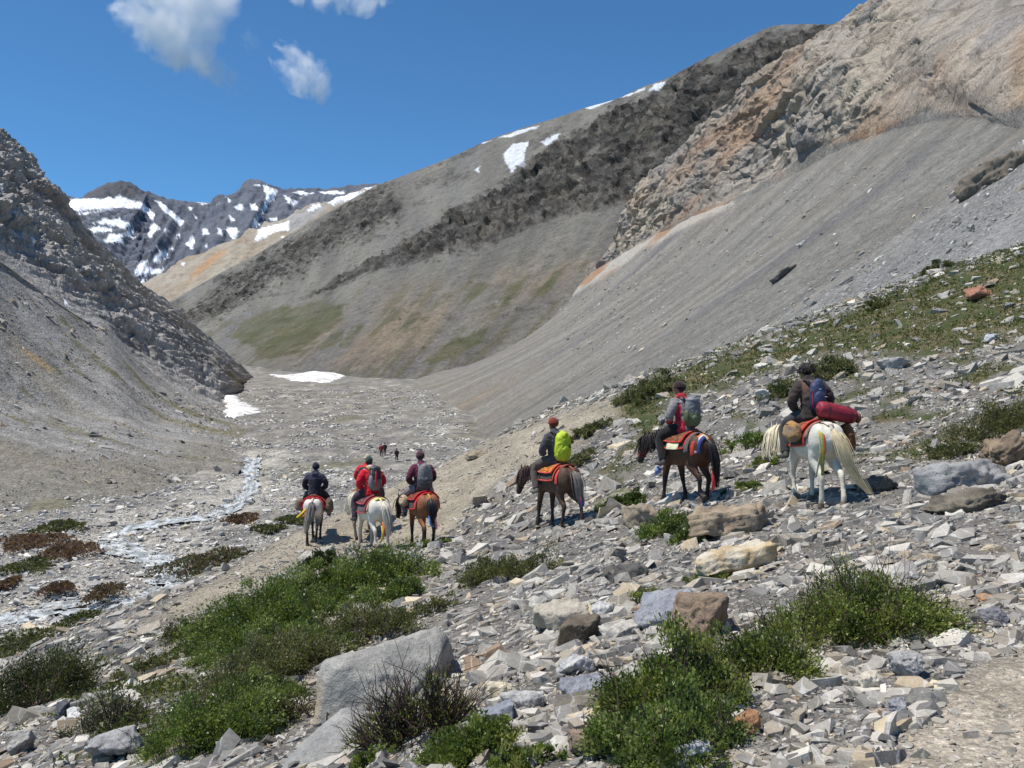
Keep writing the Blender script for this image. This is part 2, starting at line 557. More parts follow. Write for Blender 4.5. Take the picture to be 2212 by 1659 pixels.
# ---------------------------------------------------------------- dark mountain on the right of the valley
dark_sky = [(150, 309, 1150), (176, 298, 1130), (222, 272, 1100), (255, 255, 1080), (287, 236, 1060), (324, 215, 1040), (370, 189, 1020), (410, 173, 1000), (444, 160, 980), (486, 141, 950), (520, 129, 920), (555, 118, 880), (585, 108, 840), (616, 99, 800), (640, 88, 770), (667, 78, 740), (700, 61, 700), (741, 41, 660), (770, 27, 630), (800, 24, 600), (835, 24, 570), (870, 12, 540), (930, -20, 500), (1010, -60, 470)]
dark_foot = [(140, 326, 960), (165, 326, 930), (185, 331, 880), (205, 344, 740), (222, 358, 590), (238, 369, 500), (258, 378, 450), (285, 388, 400), (310, 396, 370), (335, 402, 350), (360, 407, 340), (385, 412, 330), (410, 416, 320), (435, 420, 310), (460, 424, 300), (490, 428, 295), (520, 431, 290), (550, 434, 285), (580, 437, 280), (610, 440, 275), (640, 442, 270), (670, 444, 265), (700, 446, 260), (740, 448, 255)]
G = loft([[(x + 40, y + 25, d * 1.35) for x, y, d in dark_sky], dark_sky, dark_foot], 520, [8, 245])
s = np.linspace(0, 1, 520)[None, :] + 0 * G[..., 0]
tt = np.clip((np.arange(G.shape[0]) - 8) / 245.0, 0, 1)[:, None] + 0 * s
px, py = proj(G); sh = G / 100; n = normals(G)
# concave debris slopes at the foot
G = G - n * (26 * np.sin(np.clip(tt, 0, 1) * math.pi) ** 1.2 * sstep(0.0, 0.25, s))[..., None]
px, py = proj(G)
jx = px + 9 * fbm(sh * 1.2, 3); jy = py + 7 * fbm(sh * 1.2 + 40, 3)
band = right_px([(1640, 70), (1340, 100), (1080, 210), (960, 285), (720, 425), (530, 500), (440, 600), (330, 690), (150, 790), (0, 850), (-60, 900), (0, 935), (60, 925), (200, 880), (440, 810), (560, 780), (700, 740), (860, 720), (1000, 600), (1300, 330)])
bd = polydist(jx, jy, band)
band2 = far_px([(1950, 325), (1600, 555), (1380, 680), (1180, 840), (950, 1020), (1000, 1050), (1150, 1030), (1250, 960), (1400, 850), (1700, 690), (1850, 600), (2074, 520), (2074, 330)])
bd2 = polydist(jx, jy, band2)
spots = far_px([(1480, 950), (1640, 870), (1760, 790), (1960, 700), (2074, 650), (2074, 720), (1900, 790), (1700, 880), (1560, 940)])
bd3 = polydist(jx, jy, spots)
patchy = fbm(sh * np.array([1.6, 1.0, 2.4]) + 7, 4)
hfd = fbm(sh * np.array([16, 10, 18]) + 3, 3)
k1 = crisp(sstep(-12, 14, bd + patchy * 12), hfd * 1.3) * (1 - 0.75 * crisp(sstep(0.1, 0.6, fbm(sh * np.array([3.5, 2.2, 4.5]) + 170, 3)), hfd))
k2 = crisp(sstep(-14, 18, bd2 + patchy * 14), hfd * 1.5) * 0.85
k3 = crisp(sstep(-4, 7, bd3 + patchy * 9), hfd) * 0.8
up = crisp(sstep(0.0, 0.5, fbm(sh * np.array([2.0, 1.2, 3.5]) + 70, 4)), hfd * 1.3) * (tt < 0.5) * 0.75
crag = np.clip(np.maximum(np.maximum(k1, k2), np.maximum(k3, up * 0.6)), 0, 1)
big = ridged(sh * np.array([2.6, 1.6, 2.6]) + 3, 4, 0.6)
fq = np.stack([sh[..., 0] * 0.9 + sh[..., 2] * 0.5, sh[..., 1] * 0.55, sh[..., 2] * 0.9 - sh[..., 0] * 0.5], -1) + 0.06 * fbm(sh * 5, 3)[..., None]
f1, g1_ = facet(fq * np.array([6.0, 5.0, 7.0]), 1, 0.9)
f2, g2_ = facet(fq * np.array([20.0, 12.0, 20.0]), 2, 0.9)
bed = f1 * 0.75 + f2 * 0.5
gul = fbm(np.stack([s * 42, tt * 2.5, 0 * s], -1), 3)
rib_ = ridged(np.stack([s * 46 + 0.5 * patchy, tt * 5, 0 * s], -1) + 3, 4, .6) - .3
G = G + n * (k1 * ((big - .3) * 2.0 + bed * 3.6 + rib_ * 2.6) + k2 * ((big - .3) * 1.2 + bed * 2.8 + rib_ * 1.5) + k3 * (bed * 2.5 + .6) + up * bed * 2.0 + gul * 1.3 + fbm(sh * 3.0, 4) * 0.9)[..., None] * (0.25 + 0.75 * sstep(0.0, 0.06, tt))[..., None]
px, py = proj(G)
soil = mix(lin((148, 144, 134)), lin((124, 121, 114)), sstep(-0.4, 0.4, fbm(np.stack([s * 30, tt * 3, 0 * s], -1) + 5, 4)))
soil = mix(soil, lin((164, 148, 126)), sstep(0, 30, polydist(jx, jy, disp_px([(480, 740), (620, 660), (800, 590), (1000, 560), (1250, 520), (1330, 560), (1240, 640), (1000, 740), (830, 800), (720, 830), (560, 790)]))) * sstep(-0.3, 0.5, fbm(np.stack([s * 18, tt * 4, 0 * s], -1) + 25, 3)))
soil = mix(soil, lin((136, 134, 130)), 0.8 * sstep(0.05, 0.4, fbm(np.stack([s * 14, tt * 2, 0 * s], -1) + 65, 3)))
soil = mix(soil, lin((118, 113, 88)), 0.65 * crisp(sstep(-0.15, 0.45, fbm(np.stack([s * 60, tt * 5, 0 * s], -1) + 215, 4)), hfd * 1.3) * sstep(0.45, 0.75, tt))
soil = mix(soil, lin((92, 88, 82)), 0.7 * crisp(sstep(0.1, 0.75, fbm(sh * np.array([5, 3, 7]) + 315, 4)), hfd * 1.5))
grass1 = polydist(jx, jy, far_px([(1180, 1110), (1250, 1040), (1320, 985), (1500, 955), (1700, 925), (1830, 920), (1780, 1040), (1620, 1150), (1480, 1235), (1330, 1245), (1280, 1190)]))
grass2 = polydist(jx, jy, disp_px([(560, 745), (900, 640), (1150, 580), (1310, 550), (1220, 640), (1000, 690), (800, 750), (640, 780)]))
grass3 = polydist(jx, jy, disp_px([(895, 785), (950, 735), (1060, 695), (1045, 735), (970, 785)]))
gn = fbm(sh * np.array([3, 2, 4]) + 91, 4)
gstr = fbm(np.stack([s * 50, tt * 5, 0 * s], -1) + 15, 3)
gk = np.maximum(sstep(-3, 8, grass1 + 9 * gn) * 0.95, sstep(-1, 5, grass3 + 3 * gn) * 0.9)
gk = np.maximum(gk, sstep(-2, 12, grass2) * sstep(-0.1, 0.25, gstr + 0.4 * gn) * 0.8)
gk = crisp(gk, fbm(sh * np.array([9, 5, 11]) + 33, 4, .65) * 1.5, 0.35) * (0.78 + 0.5 * np.clip(fbm(sh * np.array([6, 4, 8]) + 133, 3), -.6, .6))
gk = gk * (1 - np.clip(crag, 0, 1))
C = mix(soil, mix(lin((96, 100, 68)), lin((116, 112, 84)), sstep(-.3, .3, gn)), gk)
rockc = mix(lin((82, 79, 75)), lin((122, 116, 106)), sstep(-0.3, 0.6, fbm(sh * 4 + 2, 4)))
rockc = mix(rockc, lin((112, 107, 94)), 0.5 * sstep(0.1, 0.4, fbm(sh * np.array([2.5, 1.5, 3]) + 12, 4)))
h1_, _, _ = voro(fq * np.array([20.0, 12.0, 20.0]), 2)
rockc = rockc * np.where(g1_ < 0.05, 0.7, 1.0)[..., None] * np.clip(0.95 + 0.36 * _rv[h1_][..., 0], 0.4, 1.9)[..., None]
C = mix(C, rockc, np.clip(crag * 1.1, 0, 1))
sn = np.full(px.shape, -9.0)
jx, jy = px + fbm(sh * 9, 4, .65) * 2.4, py + fbm(sh * 9 + 50, 4, .65) * 2.0
for p in [[(366, 548), (400, 508), (457, 503), (442, 542), (442, 592), (408, 585), (395, 612), (386, 590), (373, 575)], [(497, 505), (550, 478), (567, 470), (557, 492), (520, 517)], [(263, 602), (285, 588), (281, 612)], [(335, 492), (420, 463), (492, 443), (482, 456), (400, 484)], [(650, 384), (760, 348), (742, 364), (670, 387)], [(882, 322), (905, 296), (943, 288), (917, 322)], [(775, 346), (820, 330), (870, 308), (866, 318), (800, 345)], [(280, 508), (330, 494), (300, 508)], [(388, 605), (412, 590), (400, 612)]]:
    sn = np.maximum(sn, polydist(jx, jy, right_px(p)))
C = mix(C, lin((240, 243, 248)), sstep(-0.2, 0.4, sn))
M_DARK = rock_mat('dark_mountain_rock', [(0.12, 0.75, 1.25), (0.5, 0.62, 1.38), (1.6, 0.7, 1.35)], [(0.3, 2.6), (1.2, 0.9)])
terrain_obj('dark_mountain', G, C, M_DARK, False)

# ---------------------------------------------------------------- right mountain: pale cliff over a long scree slope
base = [(545, 305, 520), (560, 296, 500), (616, 259, 410), (685, 222, 305), (735, 202, 265), (787, 178, 232), (835, 152, 198), (880, 134, 168), (960, 118, 125), (1024, 128, 95), (1100, 90, 78), (1250, 50, 58), (1500, -40, 42)]
top = [(548, 303, 521), (561, 293, 502), (612, 247, 438), (634, 190, 405), (672, 156, 374), (714, 117, 338), (746, 85, 306), (775, 61, 286), (842, 20, 256), (890, -14, 236), (1010, -60, 206), (1240, -150, 180), (1560, -300, 150)]
foot = [(392, 386, 318), (404, 390, 305), (425, 396, 275), (442, 404, 238), (452, 410, 220), (466, 418, 202), (472, 430, 176), (478, 444, 152), (440, 472, 118), (432, 512, 92), (405, 560, 72), (360, 640, 56), (290, 740, 42)]
back = [(x + 120, y + 30, d * 1.25) for x, y, d in top]
G = loft([back, top, base, foot], 560, [10, 180, 120], 2)
s = np.linspace(0, 1, 560)[None, :] + 0 * G[..., 0]
row = np.arange(G.shape[0])[:, None] + 0 * s
cl = 1 - np.clip((row - 10) / 180.0, 0, 1)            # 1 at the crest of the cliff, 0 at its foot
tt = np.clip((row - 190) / 120.0, 0, 1)                # 0 at the head of the scree, 1 at its foot
px, py = proj(G); sh = G / 10; n = normals(G)
dist = G[..., 1]
cliff = sstep(0.0, 0.03, cl - 0.02 + 0.11 * fbm(sh * np.array([.5, .3, .5]), 4)) * (row < 198)
# scree sags, the apron flattens out toward the river
G = G - n * (np.sin(tt * math.pi) * dist * 0.018)[..., None]
wp = fbm(sh * 0.25 + 8, 3)
bedq = (sh[..., 2] * 0.9 - sh[..., 0] * 0.75 + sh[..., 1] * 0.14) * 0.9 + wp * 0.7
led2 = np.abs(((bedq * 2.3 + 0.6 * fbm(sh * 0.5, 3)) % 1) - 0.5) * 2
led2 = led2 * sstep(-0.2, 0.3, fbm(sh * 0.3 + 50, 3))
bigr = ridged(sh * np.array([0.16, 0.10, 0.16]) + 5, 4, 0.5)
fq = np.stack([sh[..., 0] * 0.8 + sh[..., 2] * 0.62, sh[..., 1] * 0.5, sh[..., 2] * 0.8 - sh[..., 0] * 0.62], -1)
fq = fq + 0.10 * fbm(sh * 0.7 + 3, 3)[..., None]
f1, g1_ = facet(fq * np.array([0.30, 0.42, 0.55]), 3, 0.8)
f2, g2_ = facet(fq * np.array([0.85, 1.1, 1.5]), 4, 0.8)
f3, g3_ = facet(fq * np.array([2.4, 3.0, 4.4]), 5, 0.8)
crumb = ridged(sh * np.array([0.7, 0.4, 0.7]) + 25, 4, 0.6)
bl_ = ridged(np.stack([bedq * 1.9, sh[..., 1] * 0.07, sh[..., 2] * 0.05], -1) + 2, 4, .62) - .3
wid_ = sstep(0, 0.12, s)                                 # the cliff is a thin rib at its far end
disp = cliff * ((bigr - .4) * 1.0 + (f1 * 0.7 + f2 * 0.9 + f3 * 0.75) * (1 - 0.65 * sstep(850, 930, px)) + (crumb - .3) * 1.1 + bl_ * 0.9) * np.clip(dist / 170, 0.4, 1.4) * (0.12 + 0.88 * wid_) * (0.06 + 0.94 * sstep(0.0, 0.25, cl))
Yw = G[..., 1] + 3.0 * fbm(sh * np.array([.35, .35, .35]) + 90, 3) + 9 * wp
strk = fbm(np.stack([Yw / 7.0, G[..., 2] / 40.0, 0 * s], -1), 4)
disp = disp + (1 - cliff) * (strk * 0.10 + fbm(sh * 2.0, 4) * 0.16) * np.clip(dist / 150, 0.5, 1.6)
disp = disp * (1 - 0.6 * (row < 12))
G = G + n * disp[..., None]
px, py = proj(G)
# colour of the scree
st1 = fbm(np.stack([Yw / 9.0, G[..., 2] / 30.0, 0 * s], -1) + 3, 5, .6)
st2 = fbm(np.stack([Yw / 26.0, G[..., 2] / 50.0, 0 * s], -1) + 33, 4)
scree = mix(lin((120, 118, 112)), lin((144, 141, 134)), sstep(-0.4, 0.5, st1))
scree = mix(scree, lin((108, 107, 109)), 0.6 * sstep(0.0, 0.45, st2))
scree = mix(scree, lin((152, 143, 127)), 0.6 * sstep(0.08, 0.4, fbm(np.stack([G[..., 1] / 12.0, G[..., 2] / 70.0, 0 * s], -1) + 77, 3)))
scree = mix(scree, lin((150, 149, 147)), sstep(95, 50, dist) * 0.85)
scree = mix(scree, lin((142, 128, 109)), 0.5 * sstep(0.7, 1.0, tt) * sstep(-0.2, 0.4, st2))
run = np.abs(fbm(np.stack([G[..., 1] / 16.0 + 0.3 * wp, G[..., 2] / 80.0, 0 * s], -1) + 133, 3))
scree = scree * (1 - 0.12 * sstep(0.06, 0.0, run))[..., None] * (1 + 0.3 * fbm(sh * 6, 3))[..., None]
# colour of the cliff
pale = mix(lin((178, 167, 150)), lin((150, 145, 138)), sstep(-0.35, 0.35, fbm(sh * 0.22 + 3, 4)))
org = fbm(sh * np.array([0.22, 0.12, 0.3]) + 19, 5)
okz = sstep(-12, 30, polydist(px, py, right_px([(740, 880), (800, 700), (960, 560), (1150, 400), (1300, 240), (1420, 150), (1480, 200), (1360, 420), (1260, 620), (1180, 700), (980, 800), (820, 930), (740, 960)])))
okz2 = sstep(-12, 30, polydist(px, py, right_px([(1480, 560), (1560, 430), (1700, 350), (1850, 200), (1640, 60), (1680, -20), (2000, -20), (1950, 120), (1940, 260), (1800, 400), (1680, 500), (1560, 580)])))
okz3 = sstep(-10, 20, polydist(px, py, right_px([(2150, 400), (2160, 200), (2212, 60), (2260, 60), (2260, 480), (2180, 470)])))
rust = np.clip(okz * 0.62 + okz2 * 0.6 + okz3 * 0.7 + 0.15, 0, 1)
C2 = mix(pale, lin((172, 143, 116)), sstep(0.16, -0.22, org) * rust * 1.1)
C2 = mix(C2, lin((146, 106, 80)), sstep(0.2, 0.5, fbm(sh * np.array([0.4, .2, .6]) + 29, 4)) * rust)
C2 = mix(C2, lin((140, 138, 136)), 0.7 * sstep(0.1, 0.45, fbm(sh * 0.3 + 44, 4)))
C2 = C2 * (1 + 0.30 * fbm(np.stack([bedq * 3.2, sh[..., 1] * 0.08, sh[..., 2] * 0.1], -1) + 71, 4))[..., None]
C2 = C2 * (1 - 0.35 * sstep(0.05, 0.0, g2_) - 0.25 * sstep(0.06, 0.0, g1_))[..., None]
edge = sstep(0.10, 0.0, cl) * (fbm(sh * 0.4 + 15, 3) > -0.1)
C2 = mix(C2, lin((150, 116, 88)), edge * 0.7 * (px < 900))
C = mix(scree, C2, cliff)
ribd = polydist(px + 3 * fbm(sh * .4, 3), py + 2 * fbm(sh * .4 + 7, 3), [(550, 306), (575, 286), (600, 268), (640, 244), (690, 219), (735, 201), (735, 207), (690, 228), (640, 255), (600, 281), (572, 298)])
ribk = sstep(-1, 2.0, ribd) * (px < 735)
C = mix(C, mix(lin((176, 170, 160)), lin((160, 126, 96)), sstep(.0, .25, fbm(sh * np.array([.3, .15, .5]) + 9, 3))), ribk * 0.9)
G = G + n * (ribk * (0.8 + 1.2 * fbm(sh * 0.5, 3)))[..., None]
M_RIGHT = rock_mat('pale_cliff_rock', [(0.35, 0.85, 1.15), (1.1, 0.75, 1.25), (3.2, 0.6, 1.45), (8.0, 0.75, 1.3)], [(0.5, 1.0), (2.5, 0.5)], crack=(0.12, 0.3, 0.12))
terrain_obj('scree_mountain', G, np.concatenate([C, (cliff * sstep(0.0, 0.1, cl))[..., None]], -1), M_RIGHT)
G_RIGHT = G

# ---------------------------------------------------------------- left mountain: tilted slabs over scree
l_sky = [(-260, -130, 205), (-120, 20, 228), (-40, 102, 244), (0, 140, 252), (22, 163, 258), (40, 185, 266), (60, 216, 280), (84, 242, 298), (111, 263, 320), (139, 286, 342), (171, 308, 362), (199, 333, 384), (222, 354, 396), (240, 368, 400), (252, 380, 402)]
l_base = [(-260, 140, 120), (-120, 195, 142), (-40, 232, 156), (0, 262, 166), (30, 284, 172), (64, 308, 178), (90, 324, 184), (108, 334, 188), (135, 364, 194), (155, 380, 198), (174, 392, 203), (200, 405, 212), (222, 415, 222), (236, 412, 262), (251, 396, 316)]
l_low = [(x - 8, y + 40, d) for x, y, d in l_base]
G = loft([[(x - 60, y + 20, d * 1.3) for x, y, d in l_sky], l_sky, l_base, l_low], 350, [8, 160, 14], 2)
s = np.linspace(0, 1, 350)[None, :] + 0 * G[..., 0]
row = np.arange(G.shape[0])[:, None] + 0 * s
tt = np.clip((row - 8) / 160.0, 0, 1)
px, py = proj(G); sh = G / 10; n = normals(G)
# slabs plunge down-valley, along the face: long in s, short in t
wp = fbm(sh * 0.16 + 8, 4)
qa = np.stack([s * 13 - tt * 1.2, tt * 8.5 + s * 3.0 + 0.6 * wp, 0.3 * wp], -1)
ra = ridged(qa * np.array([0.34, 1.0, 1]) + 4, 4, 0.55)
f1, g1_ = facet(qa * np.array([0.45, 0.75, 1]), 6, 0.8)
f2, g2_ = facet(qa * np.array([1.5, 2.2, 1]) + 0.15 * fbm(sh * .5, 3)[..., None], 7, 0.8)
f3, g3_ = facet(qa * np.array([4.5, 6.0, 1]), 8, 0.8)
big = ridged(sh * np.array([0.14, 0.06, 0.14]) + 15, 4, 0.55)
lin_ = ridged(np.stack([s * 7 - tt * 2, tt * 26 + s * 16 + 2.2 * wp, 0.3 * wp], -1) + 9, 3, 0.6) - .3
G = G + n * ((ra - .4) * 2.2 + f1 * 1.0 + f2 * 0.6 + f3 * 0.3 + lin_ * 2.2 + (big - .4) * 1.4 + 1.6 + fbm(sh * 0.9, 3) * 0.4)[..., None] * (0.35 + 0.65 * sstep(0, 0.06, tt))[..., None] * (0.04 + 0.96 * sstep(1.0, 0.72, tt))[..., None] * np.clip(1.35 - s * 0.55, .5, 1.2)[..., None]
px, py = proj(G)
pale = mix(lin((178, 174, 168)), lin((150, 147, 142)), sstep(-0.4, 0.4, fbm(qa * np.array([.5, 2.0, 1]), 4)))
C = mix(pale, lin((124, 120, 115)), 0.8 * sstep(0.0, 0.4, fbm(qa * np.array([.25, 1.0, 1]) + 31, 4)))
C = C * (1 + 0.28 * fbm(np.stack([s * 6 - tt * 2, tt * 34 + s * 20 + 2.2 * wp, 0.3 * wp], -1) + 39, 3))[..., None]
C = C * (1 - 0.3 * sstep(0.07, 0.0, g1_) - 0.25 * sstep(0.05, 0.0, g2_))[..., None]
brown = sstep(-6, 14, polydist(px + 10 * fbm(sh * .5, 3), py, far_px([(560, 740), (640, 790), (800, 900), (960, 1020), (1100, 1180), (1240, 1280), (1310, 1330), (1280, 1420), (1200, 1390), (1080, 1200), (960, 1110), (800, 960), (680, 850)])))
C = mix(C, lin((160, 143, 120)), brown * 0.65 * sstep(-0.5, 0.2, fbm(sh * .5 + 7, 4)))
C = mix(C, lin((126, 120, 88)), brown * 0.7 * sstep(0.1, 0.4, fbm(sh * .7 + 17, 4)))
sn = np.full(px.shape, -9.0)
for p in [[(-5, 325), (15, 340), (27, 388), (10, 372)], [(58, 440), (90, 478), (122, 532), (80, 492)], [(158, 600), (180, 618), (203, 658), (170, 642)], [(325, 920), (345, 940), (360, 965), (335, 960)], [(-10, 430), (10, 440), (5, 450)]]:
    sn = np.maximum(sn, polydist(px + fbm(sh * 2, 3), py + fbm(sh * 2 + 9, 3), far_px(p)))
C = mix(C, lin((240, 243, 248)), sstep(-0.2, 0.4, sn))
M_LEFT = rock_mat('grey_slab_rock', [(0.3, 0.8, 1.2), (0.9, 0.7, 1.3), (3.0, 0.72, 1.3)], [(0.35, 1.2), (2.0, 0.3)])
terrain_obj('left_cliff', G, C, M_LEFT, False)

# scree apron under the left cliff
f_top = [(-300, 120, 120), (-120, 185, 146), (-40, 222, 160), (0, 254, 170), (30, 276, 176), (64, 301, 182), (90, 318, 188), (108, 328, 192), (135, 357, 198), (155, 374, 202), (174, 387, 207), (196, 399, 213), (212, 407, 219), (222, 409, 222)]
f_mid = [(-330, 330, 90), (-120, 362, 116), (-40, 385, 126), (0, 396, 132), (32, 404, 136), (66, 412, 140), (96, 415, 144), (124, 418, 148), (152, 422, 156), (172, 420, 164), (192, 418, 172), (212, 419, 180), (226, 420, 186), (234, 421, 188)]
f_foot = [(-360, 540, 72), (-120, 524, 88), (-40, 522, 91), (0, 520, 91), (36, 522, 91), (70, 523, 91), (106, 521, 92), (136, 518, 93), (166, 512, 96), (196, 506, 99), (214, 496, 106), (232, 482, 113), (247, 462, 130), (253, 443, 152)]
G = loft([f_top, f_mid, f_foot], 260, [95, 105], 2)
s = np.linspace(0, 1, 260)[None, :] + 0 * G[..., 0]
tt = np.linspace(0, 1, G.shape[0])[:, None] + 0 * s
px, py = proj(G); sh = G / 10; n = normals(G)
low = sstep(0.66, 0.82, tt + 0.10 * fbm(sh * 0.3, 3)) * sstep(0.97, 0.86, s)
crag = ridged(sh * np.array([0.5, 0.35, 0.6]) + 5, 5, 0.6)
Yc_ = G[..., 1] + 0.1 * G[..., 0]
st = fbm(np.stack([Yc_ / 5.0, G[..., 2] / 45.0, 0 * s], -1) + 3, 4)
st3 = fbm(np.stack([Yc_ / 11.0, G[..., 2] / 35.0, 0 * s], -1) + 23, 4)
st4 = fbm(np.stack([Yc_ / 7.0, G[..., 2] / 14.0, 0 * s], -1) + 53, 4)
ff, fg = facet(sh * np.array([0.9, 0.6, 1.2]), 9, 0.8)
G = G + n * (st * 0.35 + fbm(sh * 1.5, 4) * 0.25 + low * (crag * 0.7 + ff * 0.35) + sstep(0.2, 0.45, st4) * (ff * 0.3 + .2))[..., None]
C = mix(lin((158, 156, 152)), lin((134, 132, 128)), sstep(-0.4, 0.4, st))
C = mix(C, lin((144, 137, 122)), 0.75 * sstep(0.0, 0.36, st3))
hff = fbm(sh * np.array([9, 5, 9]) + 61, 3)
C = mix(C, lin((112, 108, 78)), 0.85 * crisp(sstep(0.0, 0.45, st4), hff * 1.2) * (tt > 0.04))
C = mix(C, lin((98, 95, 86)), 0.7 * crisp(sstep(0.05, 0.6, fbm(np.stack([Yc_ / 4.0, G[..., 2] / 9.0, 0 * s], -1) + 153, 4)), hff * 1.3))
C = mix(C, lin((186, 150, 92)), 0.9 * sstep(-1, 6, polydist(px + 6 * fbm(sh * .7, 3), py, far_px([(90, 1170), (140, 1185), (220, 1240), (300, 1310), (250, 1310), (150, 1240)]))))
C = mix(C, lin((128, 123, 112)), 0.75 * low)
C = C * (1 + 0.2 * fbm(sh * 5, 3))[..., None]
M_FAN = rock_mat('left_scree', [(0.4, 0.85, 1.15), (1.2, 0.72, 1.28), (3.2, 0.55, 1.5)], [(1.0, 0.5), (3.0, 0.3)])
terrain_obj('left_scree_slope', G, C, M_FAN)
G_FAN = G

# ---------------------------------------------------------------- valley floor
ny, nx = 260, 250
yy = 26 * (1100 / 26) ** np.linspace(0, 1, ny)
uu = np.linspace(-160, 640, nx)
Y = yy[:, None] + 0 * uu[None]; X = (uu[None] - 512) / FPX * Y
def floor_bump(X, Y):
    q = np.stack([X, Y, 0 * X], -1)
    return fbm(q / 9, 4) * 0.55 + fbm(q / 2.2 + 30, 3) * 0.22
STREAM = np.array([P(x, y, FPX * 18.2 / (y - 384 + FPX * 0.0557))[:2] for x, y in
          [(253, 456), (250, 462), (249, 468), (252, 482), (243, 496), (226, 507), (204, 514), (170, 518), (138, 524), (113, 534), (112, 541), (132, 548), (158, 556), (170, 566), (173, 578), (160, 590), (138, 597), (104, 601), (66, 603), (30, 610), (0, 615), (-40, 622), (-120, 640)]])
STREAM_C = catmull(STREAM, 240)
def stream_dist(X, Y):
    sh_ = X.shape; x = X.ravel(); y = Y.ravel()
    d = np.full(len(x), 1e9)
    for a in STREAM_C: d = np.minimum(d, np.hypot(x - a[0], (y - a[1]) * 0.8))
    return d.reshape(sh_)
sd = stream_dist(X, Y)
def floor_h(X, Y, sd):
    return floor_z(X, Y) + floor_bump(X, Y) * (0.75 + 0.25 * sstep(1.0, 5, sd)) - 0.5 * sstep(4.5, 1.0, sd)
Z = floor_h(X, Y, sd)
G = np.stack([X, Y, Z], -1)
q = np.stack([X, Y, 0 * X], -1)
C = mix(lin((112, 109, 104)), lin((150, 146, 137)), sstep(-0.4, 0.4, fbm(q / 4, 4)))
C = mix(C, lin((186, 181, 170)), 0.75 * sstep(9, 2, sd + 5 * fbm(q / 3 + 5, 3)))
C = mix(C, lin((110, 108, 84)), 0.7 * sstep(0.12, 0.4, fbm(q / np.array([14, 22, 1]) + 9, 4)))
C = mix(C, lin((182, 178, 168)), 0.7 * sstep(0.15, 0.45, fbm(q / np.array([5, 12, 1]) + 41, 3)) * sstep(60, 130, Y))
C = mix(C, lin((104, 102, 104)), 0.6 * sstep(0.1, 0.4, fbm(q / 4 + 71, 3)))
M_FLOOR = rock_mat('river_gravel', [(0.7, 0.6, 1.4), (2.2, 0.5, 1.6)], [(1.2, 0.5), (3.5, 0.25)])
terrain_obj('valley_floor', G, C, M_FLOOR)

# ---------------------------------------------------------------- stream
V = []; F = []; Cc = []
tan_ = np.gradient(STREAM_C, axis=0); tan_ /= np.linalg.norm(tan_, axis=1)[:, None]
nrm_ = np.stack([-tan_[:, 1], tan_[:, 0]], 1)
nw = 14
k = np.arange(240)
wid = 1.5 + 0.8 * pn(np.stack([k * 0.09, 0 * k, 0 * k], -1)) + 0.5 * sstep(100, 60, STREAM_C[:, 1])
a = np.linspace(-1, 1, nw)
XY = STREAM_C[:, None] + nrm_[:, None] * (wid[:, None] * a[None])[..., None]
Zs = floor_z(XY[..., 0], XY[..., 1]) - 0.30 + 0.12 * fbm(np.concatenate([XY * 1.3, 0 * XY[..., :1]], -1), 3)
Gs = np.concatenate([XY, Zs[..., None]], -1)
fo = fbm(np.stack([k[:, None] * 0.35 + 0 * a, a[None] * 3 + 0 * k[:, None], 0 * Zs], -1), 3)
Cs = mix(lin((150, 157, 155)), lin((240, 243, 243)), sstep(-0.2, 0.2, fo))
N = Nodes('stream_water')
p_ = position(N)
b_ = N.principled(Base_Color=N.mul(attr(N), N.ramp(N.noise(p_, 2.5, 5, 0.7), [(0.35, 0.8), (0.6, 1.1)])), Roughness=0.25)
h_ = N.n('ShaderNodeBump', {'Height': N.noise(p_, 3.0, 5, 0.7), 'Distance': 0.35, 'Strength': 1.0}).outputs[0]
N.t.links.new(h_, b_.inputs['Normal'])
so = terrain_obj('stream', Gs, Cs, N.m)
# stones break the water up: drop the faces where gravel stands out of it
qf = fbm(np.concatenate([XY / 1.1, 0 * XY[..., :1]], -1) + 70, 3) - 0.42 * np.abs(a)[None] ** 2 + 0.10
qf = (qf[:-1, :-1] + qf[1:, 1:]) / 2
bm = bmesh.new(); bm.from_mesh(so.data); bm.faces.ensure_lookup_table()
bmesh.ops.delete(bm, geom=[bm.faces[i] for i in np.where(qf.ravel() < -0.17)[0]], context='FACES')
bm.to_mesh(so.data); bm.free()
# ================================================================== near hillside
ctrl = [P(*c) for c in [
 # where the riders stand
 (812, 504, 13.4), (683, 505, 16.4), (556, 527, 18.4), (422, 548, 21.0), (370, 549, 21.4), (312, 540, 24.2),
 (364, 542, 24.2),
 # far rim of the slope
 (440, 464, 32), (500, 437, 33), (560, 412, 34), (620, 395, 35), (720, 354, 36), (833, 311, 36.5), (926, 276, 37), (1024, 251, 38), (1120, 220, 39),
 (370, 497, 29), (296, 533, 26), (240, 560, 24), (185, 588, 22), (93, 626, 19), (0, 667, 16.5),
 # bottom of the frame
 (1024, 768, 3.7), (850, 768, 3.8), (680, 768, 4.0), (512, 768, 4.4), (380, 768, 5.0), (256, 768, 5.8), (120, 768, 6.6), (0, 768, 7.6),
 # in between
 (700, 640, 6.6), (900, 640, 5.8), (1024, 620, 5.9), (1024, 540, 8.4), (900, 560, 8.2), (1024, 450, 14.5), (1024, 350, 23), (900, 400, 21), (760, 420, 22.5),
 (600, 640, 7.4), (600, 560, 12.2), (500, 640, 8.6), (480, 580, 13.2), (400, 660, 8.8), (380, 600, 13), (300, 640, 11), (300, 590, 16.5), (240, 660, 10.8), (200, 620, 15.5),
 (120, 680, 11.6), (0, 720, 10.4), (60, 650, 15.6), (640, 450, 23), (560, 470, 24), (480, 500, 25)]]
